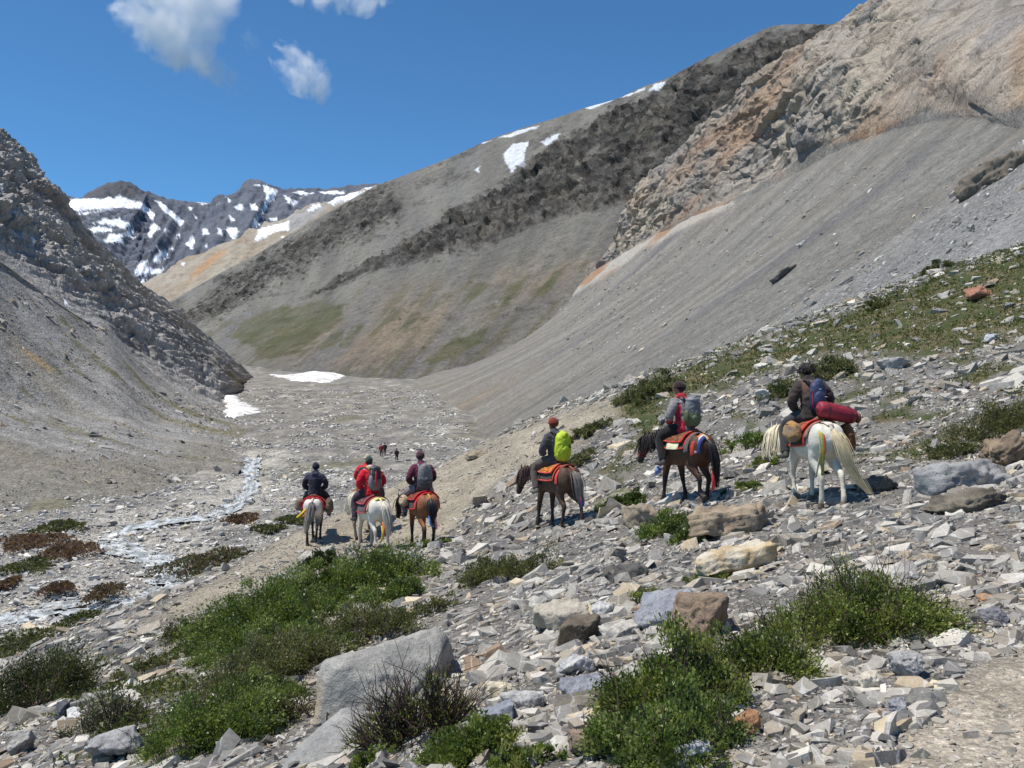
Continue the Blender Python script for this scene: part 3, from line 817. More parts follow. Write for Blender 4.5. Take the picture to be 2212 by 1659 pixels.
ctrl += [(0, 0, -1.55), (2, 0, -1.45), (-2, 0, -2.1), (-5, 2, -3.4), (4, 2, -1.1), (9, 5, 0.3), (15, 8, 2.2), (25, 20, 5.5), (35, 40, 10.5), (40, 56, 12),
         (-10, 4, -5.5), (-12, 12, -7.6), (-14, 20, -9.8), (-14, 28, -11), (-11, 34, -10.5), (-8, 42, -10.5), (-2, 46, -10.5), (3, 48, -9), (8, 52, -6.5), (14, 52, -3), (22, 52, 2.0), (-18, 10, -11),
         (-25, 15, -16.5), (-28, 30, -18), (-20, 42, -17.5), (-10, 55, -16), (0, 62, -15), (16, 64, -5), (30, 64, 4), (-26, 0, -14)]
ctrl = np.array([list(c) for c in ctrl], float)
def tps_phi(r2): return 0.5 * r2 * np.log(r2 + 1e-9)
_n = len(ctrl)
_xy = ctrl[:, :2]
_K = tps_phi(((_xy[:, None] - _xy[None]) ** 2).sum(-1)) + np.eye(_n) * 0.6
_Pm = np.concatenate([np.ones((_n, 1)), _xy], 1)
_A = np.block([[_K, _Pm], [_Pm.T, np.zeros((3, 3))]])
_w = np.linalg.solve(_A, np.concatenate([ctrl[:, 2], np.zeros(3)]))
def front_base(X, Y):
    sh_ = X.shape; x = X.ravel(); y = Y.ravel(); r = np.empty(len(x))
    for a in range(0, len(x), 40000):
        xx = x[a:a + 40000]; yy_ = y[a:a + 40000]
        r2 = (xx[:, None] - _xy[None, :, 0]) ** 2 + (yy_[:, None] - _xy[None, :, 1]) ** 2
        r[a:a + 40000] = tps_phi(r2) @ _w[:_n] + _w[_n] + _w[_n + 1] * xx + _w[_n + 2] * yy_
    return r.reshape(sh_)

F_Y0, F_Y1 = 1.1, 60.0
fu = np.concatenate([np.linspace(-900, -70, 30, endpoint=False), np.linspace(-70, 1095, 400), np.linspace(1110, 3000, 60)])
FNR, FNC = 350, len(fu)
fy = F_Y0 * (F_Y1 / F_Y0) ** np.linspace(0, 1, FNR)
FY = fy[:, None] + 0 * fu[None]; FX = (fu[None] - 512) / FPX * FY
lr = math.log(F_Y1 / F_Y0)
def bil(Gd, r, c):
    r = np.clip(r, 0, Gd.shape[0] - 1.001); c = np.clip(c, 0, Gd.shape[1] - 1.001)
    r0 = r.astype(int); c0 = c.astype(int); fr = r - r0; fc = c - c0
    return (Gd[r0, c0] * (1 - fr) * (1 - fc) + Gd[r0 + 1, c0] * fr * (1 - fc) + Gd[r0, c0 + 1] * (1 - fr) * fc + Gd[r0 + 1, c0 + 1] * fr * fc)
FZ = front_base(np.clip(FX, -30, 42), FY) + 0.4 * np.maximum(FX - 42, 0)
q = np.stack([FX, FY, 0 * FX], -1)
FZ = FZ + fbm(q / 3.2, 4) * 0.16 * sstep(1, 9, FY) + fbm(q / 0.8 + 40, 3) * 0.05 + fbm(q / 0.22 + 80, 3) * 0.014
def ground(x, y):
    x = np.asarray(x, float); y = np.asarray(y, float)
    return bil(FZ, np.log(np.maximum(y, F_Y0) / F_Y0) / lr * (FNR - 1), np.interp(x / np.maximum(y, .1) * FPX + 512, fu, np.arange(FNC)))
def hit(px_, py_):
    """where the sight line through a pixel meets the near hillside"""
    ys = np.geomspace(F_Y0 + 0.1, F_Y1 - 1, 900)
    xs = (px_ - 512) / FPX * ys
    zs = -(py_ - 384) / FPX * ys
    g = ground(xs, ys)
    k = np.argmax(g >= zs) if (g >= zs).any() else int(np.argmin(zs - g))
    return np.array([xs[k], ys[k], g[k]])

G = np.stack([FX, FY, FZ], -1)
px, py = proj(G)
qj = fbm(q / 1.1 + 3, 4); qb = fbm(q / 4 + 13, 4)
C = mix(lin((124, 120, 114)), lin((102, 99, 94)), sstep(-0.4, 0.4, qj))  # gravel darkened, its colour holds the shade in gaps between stones
PATH = disp_px([(1780, 1800), (1880, 1680), (1960, 1560), (2060, 1460), (2150, 1405), (2300, 1340), (2500, 1500), (2500, 1900)])
TAN = disp_px([(300, 1350), (420, 1270), (560, 1190), (640, 1140), (800, 1060), (950, 990), (1250, 870), (1340, 845), (1380, 880), (1220, 985), (1080, 1040), (1000, 1120), (960, 1170), (860, 1190), (700, 1195), (600, 1260), (420, 1340)])
GREEN = disp_px([(1320, 885), (1400, 815), (1560, 768), (1680, 718), (1850, 658), (2000, 598), (2230, 520), (2400, 600), (2300, 730), (2080, 765), (1900, 775), (1760, 770), (1640, 815), (1500, 860), (1420, 890), (1380, 920)])
GREEN2 = disp_px([(1240, 1010), (1330, 900), (1500, 850), (1700, 780), (2212, 730), (2230, 960), (2000, 1000), (1750, 1000), (1500, 1010), (1330, 1060)])
GREEN3 = disp_px([(0, 1500), (120, 1430), (330, 1370), (520, 1380), (520, 1480), (420, 1600), (200, 1660), (0, 1659)])
SCREE = disp_px([(1010, 1010), (1240, 900), (1300, 900), (1230, 1000), (1120, 1060)])
pathk = sstep(-8, 26, polydist(px + 12 * qj, py + 10 * qb, PATH))
tank = sstep(-6, 10, polydist(px + 8 * qj, py + 8 * qb, TAN))
C = mix(C, mix(lin((178, 167, 150)), lin((158, 148, 132)), sstep(-.3, .3, qj)), pathk * 0.9)
C = mix(C, mix(lin((160, 151, 133)), lin((138, 130, 115)), sstep(-.3, .3, qj)), tank)
gnoise = fbm(q / 1.6 + 23, 4)
def green_k(px, py, gnoise):
    a = sstep(-9, 10, polydist(px, py, GREEN) + 20 * gnoise) * 0.95
    b = sstep(0.0, 0.26, gnoise + 0.2 * fbm(np.stack([px, py, 0 * px], -1) / 37 + 9, 2)) * sstep(-8, 10, polydist(px, py, GREEN2)) * 0.9
    c = sstep(-0.15, 0.25, gnoise) * sstep(-8, 10, polydist(px, py, GREEN3)) * 0.8
    return np.maximum(np.maximum(a, b), c)
gk = green_k(px, py, gnoise)
C = mix(C, mix(lin((66, 74, 40)), lin((108, 98, 74)), sstep(-.2, .25, fbm(q / 0.7 + 55, 3))), gk)
N = Nodes('hillside_gravel')
pos = position(N)
c = attr(N)
for sc_, l, h in ((6, 0.8, 1.2), (28, 0.62, 1.35), (90, 0.7, 1.3)):
    c = N.mul(c, N.ramp(N.noise(pos, sc_, 4, 0.65), [(0.28, l), (0.72, h)]))
v1 = N.n('ShaderNodeTexVoronoi', {'Vector': pos, 'Scale': 16.0, 'Randomness': 1.0})
v2 = N.n('ShaderNodeTexVoronoi', {'Vector': pos, 'Scale': 45.0, 'Randomness': 1.0})
g1 = N.n('ShaderNodeSeparateColor', {0: v1.outputs['Color']}).outputs[0]
g2 = N.n('ShaderNodeSeparateColor', {0: v2.outputs['Color']}).outputs[0]
c = N.mul(c, N.ramp(g1, [(0.0, 0.9), (1.0, 1.12)]))
c = N.mul(c, N.ramp(g2, [(0.0, 0.8), (0.85, 1.1), (1.0, 1.5)]))
b_ = N.principled(Base_Color=c, Roughness=0.95)
b_.inputs['Specular IOR Level'].default_value = 0.15
bp = N.n('ShaderNodeBump', {'Height': v1.outputs['Distance'], 'Distance': -0.04, 'Strength': 0.4}).outputs[0]
bp = N.n('ShaderNodeBump', {'Height': v2.outputs['Distance'], 'Distance': -0.015, 'Strength': 0.5, 'Normal': bp}).outputs[0]
bp = N.n('ShaderNodeBump', {'Height': N.noise(pos, 60, 4), 'Distance': 0.02, 'Strength': 0.8, 'Normal': bp}).outputs[0]
N.t.links.new(bp, b_.inputs['Normal'])
terrain_obj('hillside', G, C, N.m)

# ---------------------------------------------------------------- stone shapes
def hull_stone(seed, flat, npts=15, sharp=0.75):
    r = np.random.default_rng(seed)
    p = r.uniform(-1, 1, (npts, 3))
    # push to the faces of a slab so that the hull is blocky and flat-topped
    ax = r.integers(0, 3, npts)
    m = r.random(npts) < sharp
    p[np.arange(npts)[m], ax[m]] = np.sign(p[np.arange(npts)[m], ax[m]])
    if npts <= 13:                       # broken slate: a skewed slab with chipped corners
        m = int(r.integers(4, 6))
        an = (np.arange(m) + r.uniform(-0.33, 0.33, m)) / m * 2 * math.pi
        ra_ = r.uniform(0.62, 1.05, m)
        tp = np.stack([np.cos(an) * ra_, np.sin(an) * ra_, 1 - r.uniform(0, 0.7, m)], 1)
        sh_ = r.uniform(0.95, 1.3, (m, 1))
        bt = np.concatenate([tp[:, :2] * sh_ + r.normal(0, .08, (m, 2)), -1 + r.uniform(0, .5, (m, 1))], 1)
        p = np.concatenate([tp, bt])
    p[:, 0] += 0.5 * p[:, 1] * r.uniform(-1, 1)
    p *= np.array([1.0, r.uniform(0.45, 0.8), flat * r.uniform(0.7, 1.2)]) * 0.5
    bm = bmesh.new()
    for c in p: bm.verts.new(c)
    res = bmesh.ops.convex_hull(bm, input=bm.verts)
    bmesh.ops.delete(bm, geom=[e for e in res['geom_interior'] if isinstance(e, bmesh.types.BMVert)], context='VERTS')
    bmesh.ops.triangulate(bm, faces=bm.faces)
    bm.normal_update()
    bm.verts.index_update()
    V = np.array([v.co[:] for v in bm.verts]); F = np.array([[v.index for v in f.verts] for f in bm.faces], np.int32)
    bm.free()
    return V, F
STONES = [hull_stone(100 + k, [0.16, 0.28, 0.42][k % 3], 8 + k % 4, 0.85) for k in range(36)]

def rot_mats(yaw, ax, ay):
    cz, sz = np.cos(yaw), np.sin(yaw); cx, sx = np.cos(ax), np.sin(ax); cy, sy = np.cos(ay), np.sin(ay)
    o = np.zeros_like(yaw); l = np.ones_like(yaw)
    Rz = np.stack([np.stack([cz, -sz, o], -1), np.stack([sz, cz, o], -1), np.stack([o, o, l], -1)], -2)
    Rx = np.stack([np.stack([l, o, o], -1), np.stack([o, cx, -sx], -1), np.stack([o, sx, cx], -1)], -2)
    Ry = np.stack([np.stack([cy, o, sy], -1), np.stack([o, l, o], -1), np.stack([-sy, o, cy], -1)], -2)
    return Ry @ Rx @ Rz

PAL = np.array([lin(c) for c in [(172, 169, 163), (156, 153, 148), (138, 137, 135), (188, 185, 179), (166, 158, 146), (148, 142, 133), (206, 202, 194), (178, 165, 144), (118, 116, 114), (152, 134, 116), (196, 184, 160), (122, 120, 120)]])
PAL_P = np.array([.17, .15, .14, .12, .1, .09, .07, .04, .05, .02, .02, .03]); PAL_P /= PAL_P.sum()

def slope_at(x, y, e=0.25):
    gx = (ground(x + e, y) - ground(x - e, y)) / (2 * e)
    gy = (ground(x, y + e) - ground(x, y - e)) / (2 * e)
    return gx, gy

def scatter_mesh(pos, size, yaw, ax, ay, col, variants, r_):
    Vs = []; Fs = []; Cs = []; off = 0
    kind = r_.integers(0, len(variants), len(pos))
    RM = rot_mats(yaw, ax, ay)
    for k, (V, F) in enumerate(variants):
        m = np.where(kind == k)[0]
        if not len(m): continue
        W_ = np.einsum('nij,vj->nvi', RM[m], V) * size[m][:, None, None] + pos[m][:, None]
        Vs.append(W_.reshape(-1, 3))
        Fs.append((F[None] + (np.arange(len(m)) * len(V))[:, None, None] + off).reshape(-1, 3))
        Cs.append(np.repeat(col[m], len(V), 0))
        off += len(m) * len(V)
    return np.concatenate(Vs), np.concatenate(Fs), np.concatenate(Cs), kind

# exclusion: big boulders, hooves are filled in below
N = Nodes('slate_stone')
pos = position(N)
c = attr(N)
c = N.mul(c, N.ramp(N.noise(pos, 9, 5, 0.65), [(0.28, 0.8), (0.72, 1.18)]))
c = N.mul(c, N.ramp(N.noise(pos, 60, 4, 0.65), [(0.28, 0.82), (0.72, 1.15)]))
wv = N.n('ShaderNodeTexWave', {'Vector': pos, 'Scale': 2.2, 'Distortion': 9.0, 'Detail': 3.0, 'Detail Scale': 1.6})
c = N.mul(c, lin((225, 224, 222)), N.ramp(wv.outputs['Fac'], [(0.97, 0.0), (0.999, 0.35)]), 'MIX')
b_ = N.principled(Base_Color=c, Roughness=0.85)
b_.inputs['Specular IOR Level'].default_value = 0.25
bp = N.n('ShaderNodeBump', {'Height': N.noise(pos, 25, 5, 0.65), 'Distance': 0.012, 'Strength': 0.6}).outputs[0]
N.t.links.new(bp, b_.inputs['Normal'])
M_STONE = N.m

NS = 68000
u = rng.uniform(-150, 1260, NS * 3)
Yc = 2.6 * (40 / 2.6) ** rng.random(NS * 3) ** 0.8
Xc = (u - 512) / FPX * Yc
Zc = ground(Xc, Yc)
pxs = u; pys = 384 - Zc / Yc * FPX
qs = np.stack([Xc, Yc, 0 * Xc], -1)
nj = fbm(qs / 1.6 + 23, 4)
gk = green_k(pxs, pys, nj)
den = 1.0 - 0.86 * gk
den *= 1 - 0.82 * sstep(-6, 22, polydist(pxs + 10 * nj, pys, PATH))
den *= 1 - 0.3 * sstep(-5, 8, polydist(pxs, pys, TAN))
clus = fbm(qs / 1.3 + 3, 3)
den *= 0.55 + 0.6 * sstep(-0.3, 0.3, clus)
keep = (rng.random(NS * 3) < den) & (pys < 778)
idx = np.where(keep)[0][:NS]
Xs, Ys, Zs = Xc[idx], Yc[idx], Zc[idx]
n_ = len(idx)
smin = np.maximum(0.040, 4.0 * Ys / FPX)
size = smin * (1 - rng.random(n_)) ** (-1 / 2.1)
size = np.minimum(size, np.minimum(0.62, 0.14 + 0.024 * Ys)) * (0.8 + 0.5 * sstep(-0.2, .4, clus[idx]))
tn = sstep(-5, 8, polydist(pxs[idx], pys[idx], TAN)) + sstep(-6, 22, polydist(pxs[idx], pys[idx], PATH))
size *= 1 - 0.5 * np.clip(tn, 0, 1)
gx, gy = slope_at(Xs, Ys)
yaw = rng.uniform(0, 2 * math.pi, n_)
# slates lie along the slope with their long side up to the right
sl_ = rng.random(n_) < 0.45
yaw[sl_] = rng.normal(0.45, 0.4, sl_.sum())
tilt = rng.normal(0, 0.2, (n_, 2)); hv = rng.random(n_) < 0.16
tilt[hv] += rng.normal(0, 0.6, (hv.sum(), 2))
ax = np.arctan(gy) + tilt[:, 0]; ay = -np.arctan(gx) + tilt[:, 1]
col = PAL[rng.choice(len(PAL), n_, p=PAL_P)] * rng.uniform(0.64, 1.06, (n_, 1)) * np.array([1.03, 1.0, 0.94])
col = mix(col, np.broadcast_to(lin((160, 153, 138)), col.shape), 0.55 * np.clip(tn, 0, 1))
pos_s = np.stack([Xs, Ys, Zs + size * 0.05], -1)
spx = size / Ys * FPX
order = np.argsort(-spx)
vis = order[(u[idx][order] > 5) & (u[idx][order] < 1019) & (pys[idx][order] > 260) & (pys[idx][order] < 764)]
single = vis[:300]
rest = np.setdiff1d(np.arange(n_), single)
V, F, Cc, _ = scatter_mesh(pos_s[rest], size[rest], yaw[rest], ax[rest], ay[rest], col[rest], STONES, rng)
add_obj('loose_stones', mesh_from('loose_stones', V, F, Cc), M_STONE, kind='stuff', label='small grey slate rubble covering the slope around the riders')
# the 300 that show largest are stones of their own
big_meshes = []
SUBS = []
def chip_stone(seed, flat):
    V, F = hull_stone(seed, flat, 11, 0.85)
    return V, F
for k in range(30):
    V, F = chip_stone(900 + k, [0.18, 0.3, 0.44][k % 3])
    big_meshes.append((V, F))
RMs = rot_mats(yaw, ax, ay)
STONE_OBJS = []
STONE_COLOURS = ['light grey', 'mid grey', 'grey', 'pale grey', 'warm grey', 'brownish grey', 'whitish', 'tan', 'dark grey', 'brown', 'cream', 'charcoal']
mesh_cache = {}
for j, i in enumerate(single):
    kd = int(rng.integers(0, 30)); cc = int(rng.choice(len(PAL), p=PAL_P))
    if (kd, cc) not in mesh_cache:
        V, F = big_meshes[kd]
        mesh_cache[(kd, cc)] = mesh_from('stone', V, F, np.repeat(PAL[cc][None] * 0.87 * np.array([[1.03, 1.0, 0.94]]), len(V), 0))
    o = add_obj('stone', mesh_cache[(kd, cc)], M_STONE, cat='stone', group='loose stones on the slope')
    STONE_OBJS.append((o, float(pxs[idx][i]), float(pys[idx][i]), STONE_COLOURS[cc], ('thin', 'flattish', 'blocky')[kd % 3], float(spx[i])))
    M = Matrix([list(r) for r in RMs[i]]).to_4x4()
    o.matrix_world = Matrix.Translation(Vector(pos_s[i])) @ M @ Matrix.Scale(float(size[i]), 4)

# ---------------------------------------------------------------- named boulders
def boulder_mesh(seed, dims, rough=0.05, npts=16, sharp=0.8, col=(160, 158, 155), col2=None, voxel=None, layers=0.0, shape=None):
    if shape is None:
        V, F = hull_stone(seed, 1.0, npts, sharp)
        ext = V.max(0) - V.min(0)
        V = (V - (V.max(0) + V.min(0)) / 2) / ext * np.asarray(dims)
    else:
        V = np.asarray(shape, float)
        bm = bmesh.new()
        for c in V: bm.verts.new(c)
        bmesh.ops.convex_hull(bm, input=bm.verts)
        bmesh.ops.triangulate(bm, faces=bm.faces)
        bm.verts.index_update()
        V = np.array([v.co[:] for v in bm.verts]); F = np.array([[v.index for v in f.verts] for f in bm.faces], np.int32)
        bm.free()
        dims = V.max(0) - V.min(0)
    g = Geo(); g.add(V, F)
    m = max(dims)
    def dsp(v):
        a = fbm(v / m * 3.2 + seed, 4) * rough * m * 0.7 + (facet(v / m * 2.6 + seed, seed, 0.8)[0] * 0.5 + facet(v / m * 6.5 + seed, seed + 3, 0.8)[0] * 0.5) * rough * m + fbm(v / m * 14 + seed, 3) * rough * m * 0.22
        if layers:
            z = v[:, 2] / m * 16 + 1.6 * fbm(v / m * 2.0 + seed, 3)
            a = a + (np.abs((z % 1) - 0.5) * 2 - 0.5) * layers * m
        return a
    me = remesh(g, 'boulder', voxel or m / 34, 1, 0.4, dsp)
    v = get_co(me)
    c1 = lin(col); c2 = lin(col2) if col2 is not None else c1 * 0.75
    k = sstep(-0.25, 0.35, fbm(v / m * 4 + seed * 3.1, 4))
    set_col(me, mix(np.broadcast_to(c1, v.shape), np.broadcast_to(c2, v.shape), k))
    return me
N = Nodes('boulder_rock')
pos = objco(N)
c = attr(N)
c = N.mul(c, N.ramp(N.noise(pos, 5, 6, 0.65), [(0.28, 0.82), (0.72, 1.16)]))
c = N.mul(c, N.ramp(N.noise(pos, 40, 5, 0.7), [(0.28, 0.78), (0.72, 1.2)]))
b_ = N.principled(Base_Color=c, Roughness=0.9)
b_.inputs['Specular IOR Level'].default_value = 0.2
bp = N.n('ShaderNodeBump', {'Height': N.noise(pos, 10, 7, 0.65), 'Distance': 0.05, 'Strength': 0.8}).outputs[0]
bp = N.n('ShaderNodeBump', {'Height': N.noise(pos, 70, 4, 0.6), 'Distance': 0.008, 'Strength': 0.8, 'Normal': bp}).outputs[0]
N.t.links.new(bp, b_.inputs['Normal'])
M_BOULDER = N.m

def boulder(x, y, rx, ry, label, seed, col, col2=None, flat=None, yaw=0.0, tilt=(0, 0), layers=0.0, rough=0.05, depth=0.8, npts=16, sink=0.12, name='boulder', cat='boulder'):
    """x, y, rx, ry: centre and half size in the 2212 px preview"""
    k = 1024 / 2212
    h = hit(x * k, (y + ry * 0.7) * k)
    m = h[1] / FPX * k
    wx = 2 * rx * m; wz = 2 * ry * m * (flat or 1.0)
    me = boulder_mesh(seed, (wx, wx * depth, wz), rough, npts, 0.8, col, col2, layers=layers)
    gx, gy = slope_at(h[0], h[1] + wx * depth * 0.3)
    yy_ = h[1] + wx * depth * 0.35
    o = add_obj(name, me, M_BOULDER, label=label, cat=cat, loc=(h[0], yy_, float(ground(h[0], yy_)) + wz * (0.5 - sink)), rot=(tilt[0] + math.atan(gy) * 0.5, tilt[1] - math.atan(gx) * 0.6, yaw))
    return o
# the great pale slab in the foreground: a leaning block, lit along its upper edge and its left end
hb = hit(318, 722)
d = hb[1]
kx = d / FPX
def bp_(px_, py_, dd): return P(px_, py_, d + dd) - hb
slab = [bp_(322, 664, 0.0), bp_(332, 657, 0.02), bp_(437, 627, 0.50), bp_(446, 636, 0.45), bp_(440, 662, 0.2), bp_(396, 712, -0.15), bp_(352, 735, -0.2), bp_(312, 735, -0.12), bp_(316, 712, -0.02), bp_(324, 690, -0.05),
        bp_(328, 662, 0.35), bp_(440, 632, 0.95), bp_(455, 660, 0.9), bp_(320, 730, 0.5), bp_(440, 730, 0.6), bp_(336, 668, -0.10)]
me = boulder_mesh(11, None, 0.016, col=(166, 163, 155), col2=(142, 140, 135), shape=slab, voxel=0.026)
v = get_co(me)
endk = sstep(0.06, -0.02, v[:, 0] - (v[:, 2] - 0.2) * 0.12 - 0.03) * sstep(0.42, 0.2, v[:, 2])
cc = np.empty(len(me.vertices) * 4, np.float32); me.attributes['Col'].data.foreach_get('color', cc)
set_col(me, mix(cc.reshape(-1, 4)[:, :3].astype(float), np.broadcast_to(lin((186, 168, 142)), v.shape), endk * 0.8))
add_obj('boulder', me, M_BOULDER, label='largest pale grey slab boulder with a tan broken end beside the green shrubs', cat='boulder', loc=hb)
hb2 = hit(330, 760)
d = hb2[1]
def bq_(px_, py_, dd): return P(px_, py_, d + dd) - hb2
me = boulder_mesh(12, None, 0.012, col=(158, 156, 151), col2=(142, 141, 138), voxel=0.028, shape=[bq_(345, 705, 0.35), bq_(372, 712, 0.4), bq_(300, 742, 0.25), bq_(276, 775, -0.1), bq_(290, 800, -0.3), bq_(385, 790, -0.25), bq_(384, 745, 0.15), bq_(340, 830, -0.2), bq_(360, 730, 0.6), bq_(290, 790, 0.5), bq_(395, 800, 0.4)])
add_obj('boulder', me, M_BOULDER, label='smooth light grey bedrock slab lying below the largest boulder', cat='boulder', loc=hb2)

B = boulder
B(1215, 1340, 62, 30, 'flat pale tan boulder behind the dark brown one', 21, (186, 178, 162), (168, 160, 146), depth=0.8)
B(1247, 1375, 60, 32, 'dark brown boulder leaning before the pale tan one', 22, (116, 106, 92), (92, 84, 74), layers=0.02, yaw=0.1)
B(1306, 1327, 27, 26, 'white veined block perched above the dark brown boulder', 23, (206, 203, 198), (170, 168, 166))
B(1345, 1365, 42, 22, 'pale tapering rock beside the white veined block', 24, (196, 190, 178), (160, 156, 150), yaw=0.4)
B(1440, 1325, 85, 42, 'blue grey veined slab uphill of the brown slab', 25, (140, 143, 150), (160, 162, 167), depth=0.7, yaw=0.2)
B(1515, 1345, 70, 50, 'rough brown slab behind the right green shrub', 26, (148, 128, 108), (128, 112, 98), depth=0.7)
B(1592, 1222, 92, 30, 'long cream and ochre slab with a jagged lower edge', 27, (206, 197, 176), (188, 166, 128), yaw=0.18, layers=0.03, depth=0.45, rough=0.05)
B(1352, 1243, 50, 18, 'dark flat rock overhanging the rubble with a black underside', 28, (98, 96, 92), (78, 76, 74), depth=0.6, yaw=0.1)
B(1612, 1577, 40, 20, 'orange brown oblong rock tilted beside the right shrub', 29, (166, 126, 94), (146, 110, 84), yaw=0.5, depth=0.5, tilt=(0, -0.3))
B(1882, 1482, 37, 20, 'cream rounded rock lying near the edge of the path', 30, (214, 206, 188), (190, 180, 160), yaw=0.4, depth=0.6)
B(1272, 1612, 42, 30, 'brown flat faced rock at the foot of the right shrub', 31, (156, 136, 118), (136, 120, 106), depth=0.7)
B(1575, 1135, 105, 34, 'long tan boulder with a ragged broken crest near the dark horse', 32, (168, 152, 130), (140, 124, 104), layers=0.03, yaw=0.1, depth=0.5)
B(1395, 1122, 50, 26, 'rounded tan boulder with grass at its right side', 33, (158, 146, 128), (136, 124, 108), depth=0.7)
B(2100, 1090, 85, 26, 'dark layered rock ledge behind the white horse tail', 34, (128, 120, 106), (88, 82, 74), layers=0.05, yaw=0.3, depth=0.6)
B(2185, 985, 65, 36, 'dark brown overhanging rock under the far right bush', 35, (150, 132, 110), (96, 86, 74), layers=0.04, yaw=0.5, tilt=(0, -0.2), depth=0.7)
B(1905, 1050, 48, 20, 'dark grey slab just right of the white horse hind hoof', 36, (124, 120, 112), (90, 88, 84), layers=0.04, yaw=0.2, depth=0.6)
B(2090, 1040, 95, 36, 'broad pale grey slab above the dark layered ledge', 37, (160, 159, 157), (140, 139, 138), yaw=0.4, layers=0.02, depth=0.6)
B(1935, 790, 31, 16, 'grey boulder on the grass uphill of the white horse rider', 38, (170, 168, 164), (146, 145, 143), yaw=0.4)
B(1648, 860, 16, 16, 'white upright rock in the green cushion right of the dark horse rider', 39, (200, 198, 192), (170, 168, 164))
B(2118, 638, 38, 13, 'reddish slab on the upper grass', 40, (168, 122, 100), (140, 104, 88), yaw=0.5, depth=0.5, tilt=(0, -0.15))
B(2140, 735, 26, 9, 'bluish white slab on the upper right grass', 41, (184, 186, 189), (166, 168, 172), yaw=0.5, depth=0.5)
B(1500, 1645, 45, 32, 'light grey rock at the bottom beside the right shrub', 42, (178, 178, 180), (150, 152, 156))
B(1945, 1533, 24, 17, 'squared grey block at the edge of the path', 43, (164, 164, 166), (142, 142, 146))
B(1965, 1450, 32, 30, 'veined grey boulder beside the cream rock', 44, (156, 154, 150), (184, 182, 178))
B(1600, 1580 - 70, 30, 16, 'small dark slate between the two parts of the right shrub', 45, (120, 120, 124), (100, 100, 106))
B(360, 1632, 68, 34, 'brown rounded boulder under the left shrub at the bottom', 46, (142, 130, 114), (116, 108, 96), depth=0.7)
B(232, 1625, 60, 32, 'grey broken boulder left of the brown rounded one', 47, (168, 167, 165), (142, 141, 140))
B(158, 1545, 24, 10, 'white oval stone on the left grass', 48, (212, 210, 206), (190, 188, 184))
B(128, 1540, 20, 20, 'dark upright stone next to the white oval stone', 49, (96, 98, 102), (76, 78, 82))
B(35, 1615, 28, 28, 'pale pitted boulder at the bottom left', 50, (172, 168, 162), (140, 136, 130))
B(770, 1205, 38, 24, 'pale boulder on the bare slope below the leftmost horse', 51, (186, 180, 168), (160, 154, 142)) if False else None
B(680, 1208, 40, 24, 'pale boulder on the bare slope below the leftmost horse', 51, (190, 184, 172), (164, 158, 146))
B(1080, 1495, 34, 20, 'cream angular stone in the rubble right of the bare twig bush', 52, (208, 198, 174), (182, 172, 152))
B(1070, 1522 + 28, 45, 24, 'blue grey boulder behind the bare twig bush', 53, (146, 150, 158), (128, 132, 140))
B(1130, 1525, 45, 24, 'pale grey leaning stone in front of the cream angular stone', 54, (186, 184, 180), (158, 157, 156), yaw=0.3)
B(1260, 1500, 52, 28, 'slate grey slab between the shrubs', 55, (152, 154, 160), (132, 134, 142), yaw=0.3)
B(1240, 1445, 40, 22, 'white grey split stone below the dark brown boulder', 56, (196, 194, 190), (164, 163, 162), yaw=0.2)
B(2135, 1300, 18, 13, 'orange tan rounded stone at the right above the path', 57, (186, 148, 116), (166, 132, 104))
B(2160, 1340, 28, 18, 'dark grey cubic stone below the orange tan one', 58, (134, 134, 138), (112, 112, 118))
B(1030, 985, 26, 8, 'tan flat rock sticking out of the bare ridge', 59, (166, 152, 128), (142, 130, 110), yaw=0.5, depth=0.4)
B(1330, 1080, 48, 14, 'mossy flat ledge rock right of the brown horse hooves', 60, (150, 146, 132), (92, 96, 66), yaw=0.35, depth=0.5)
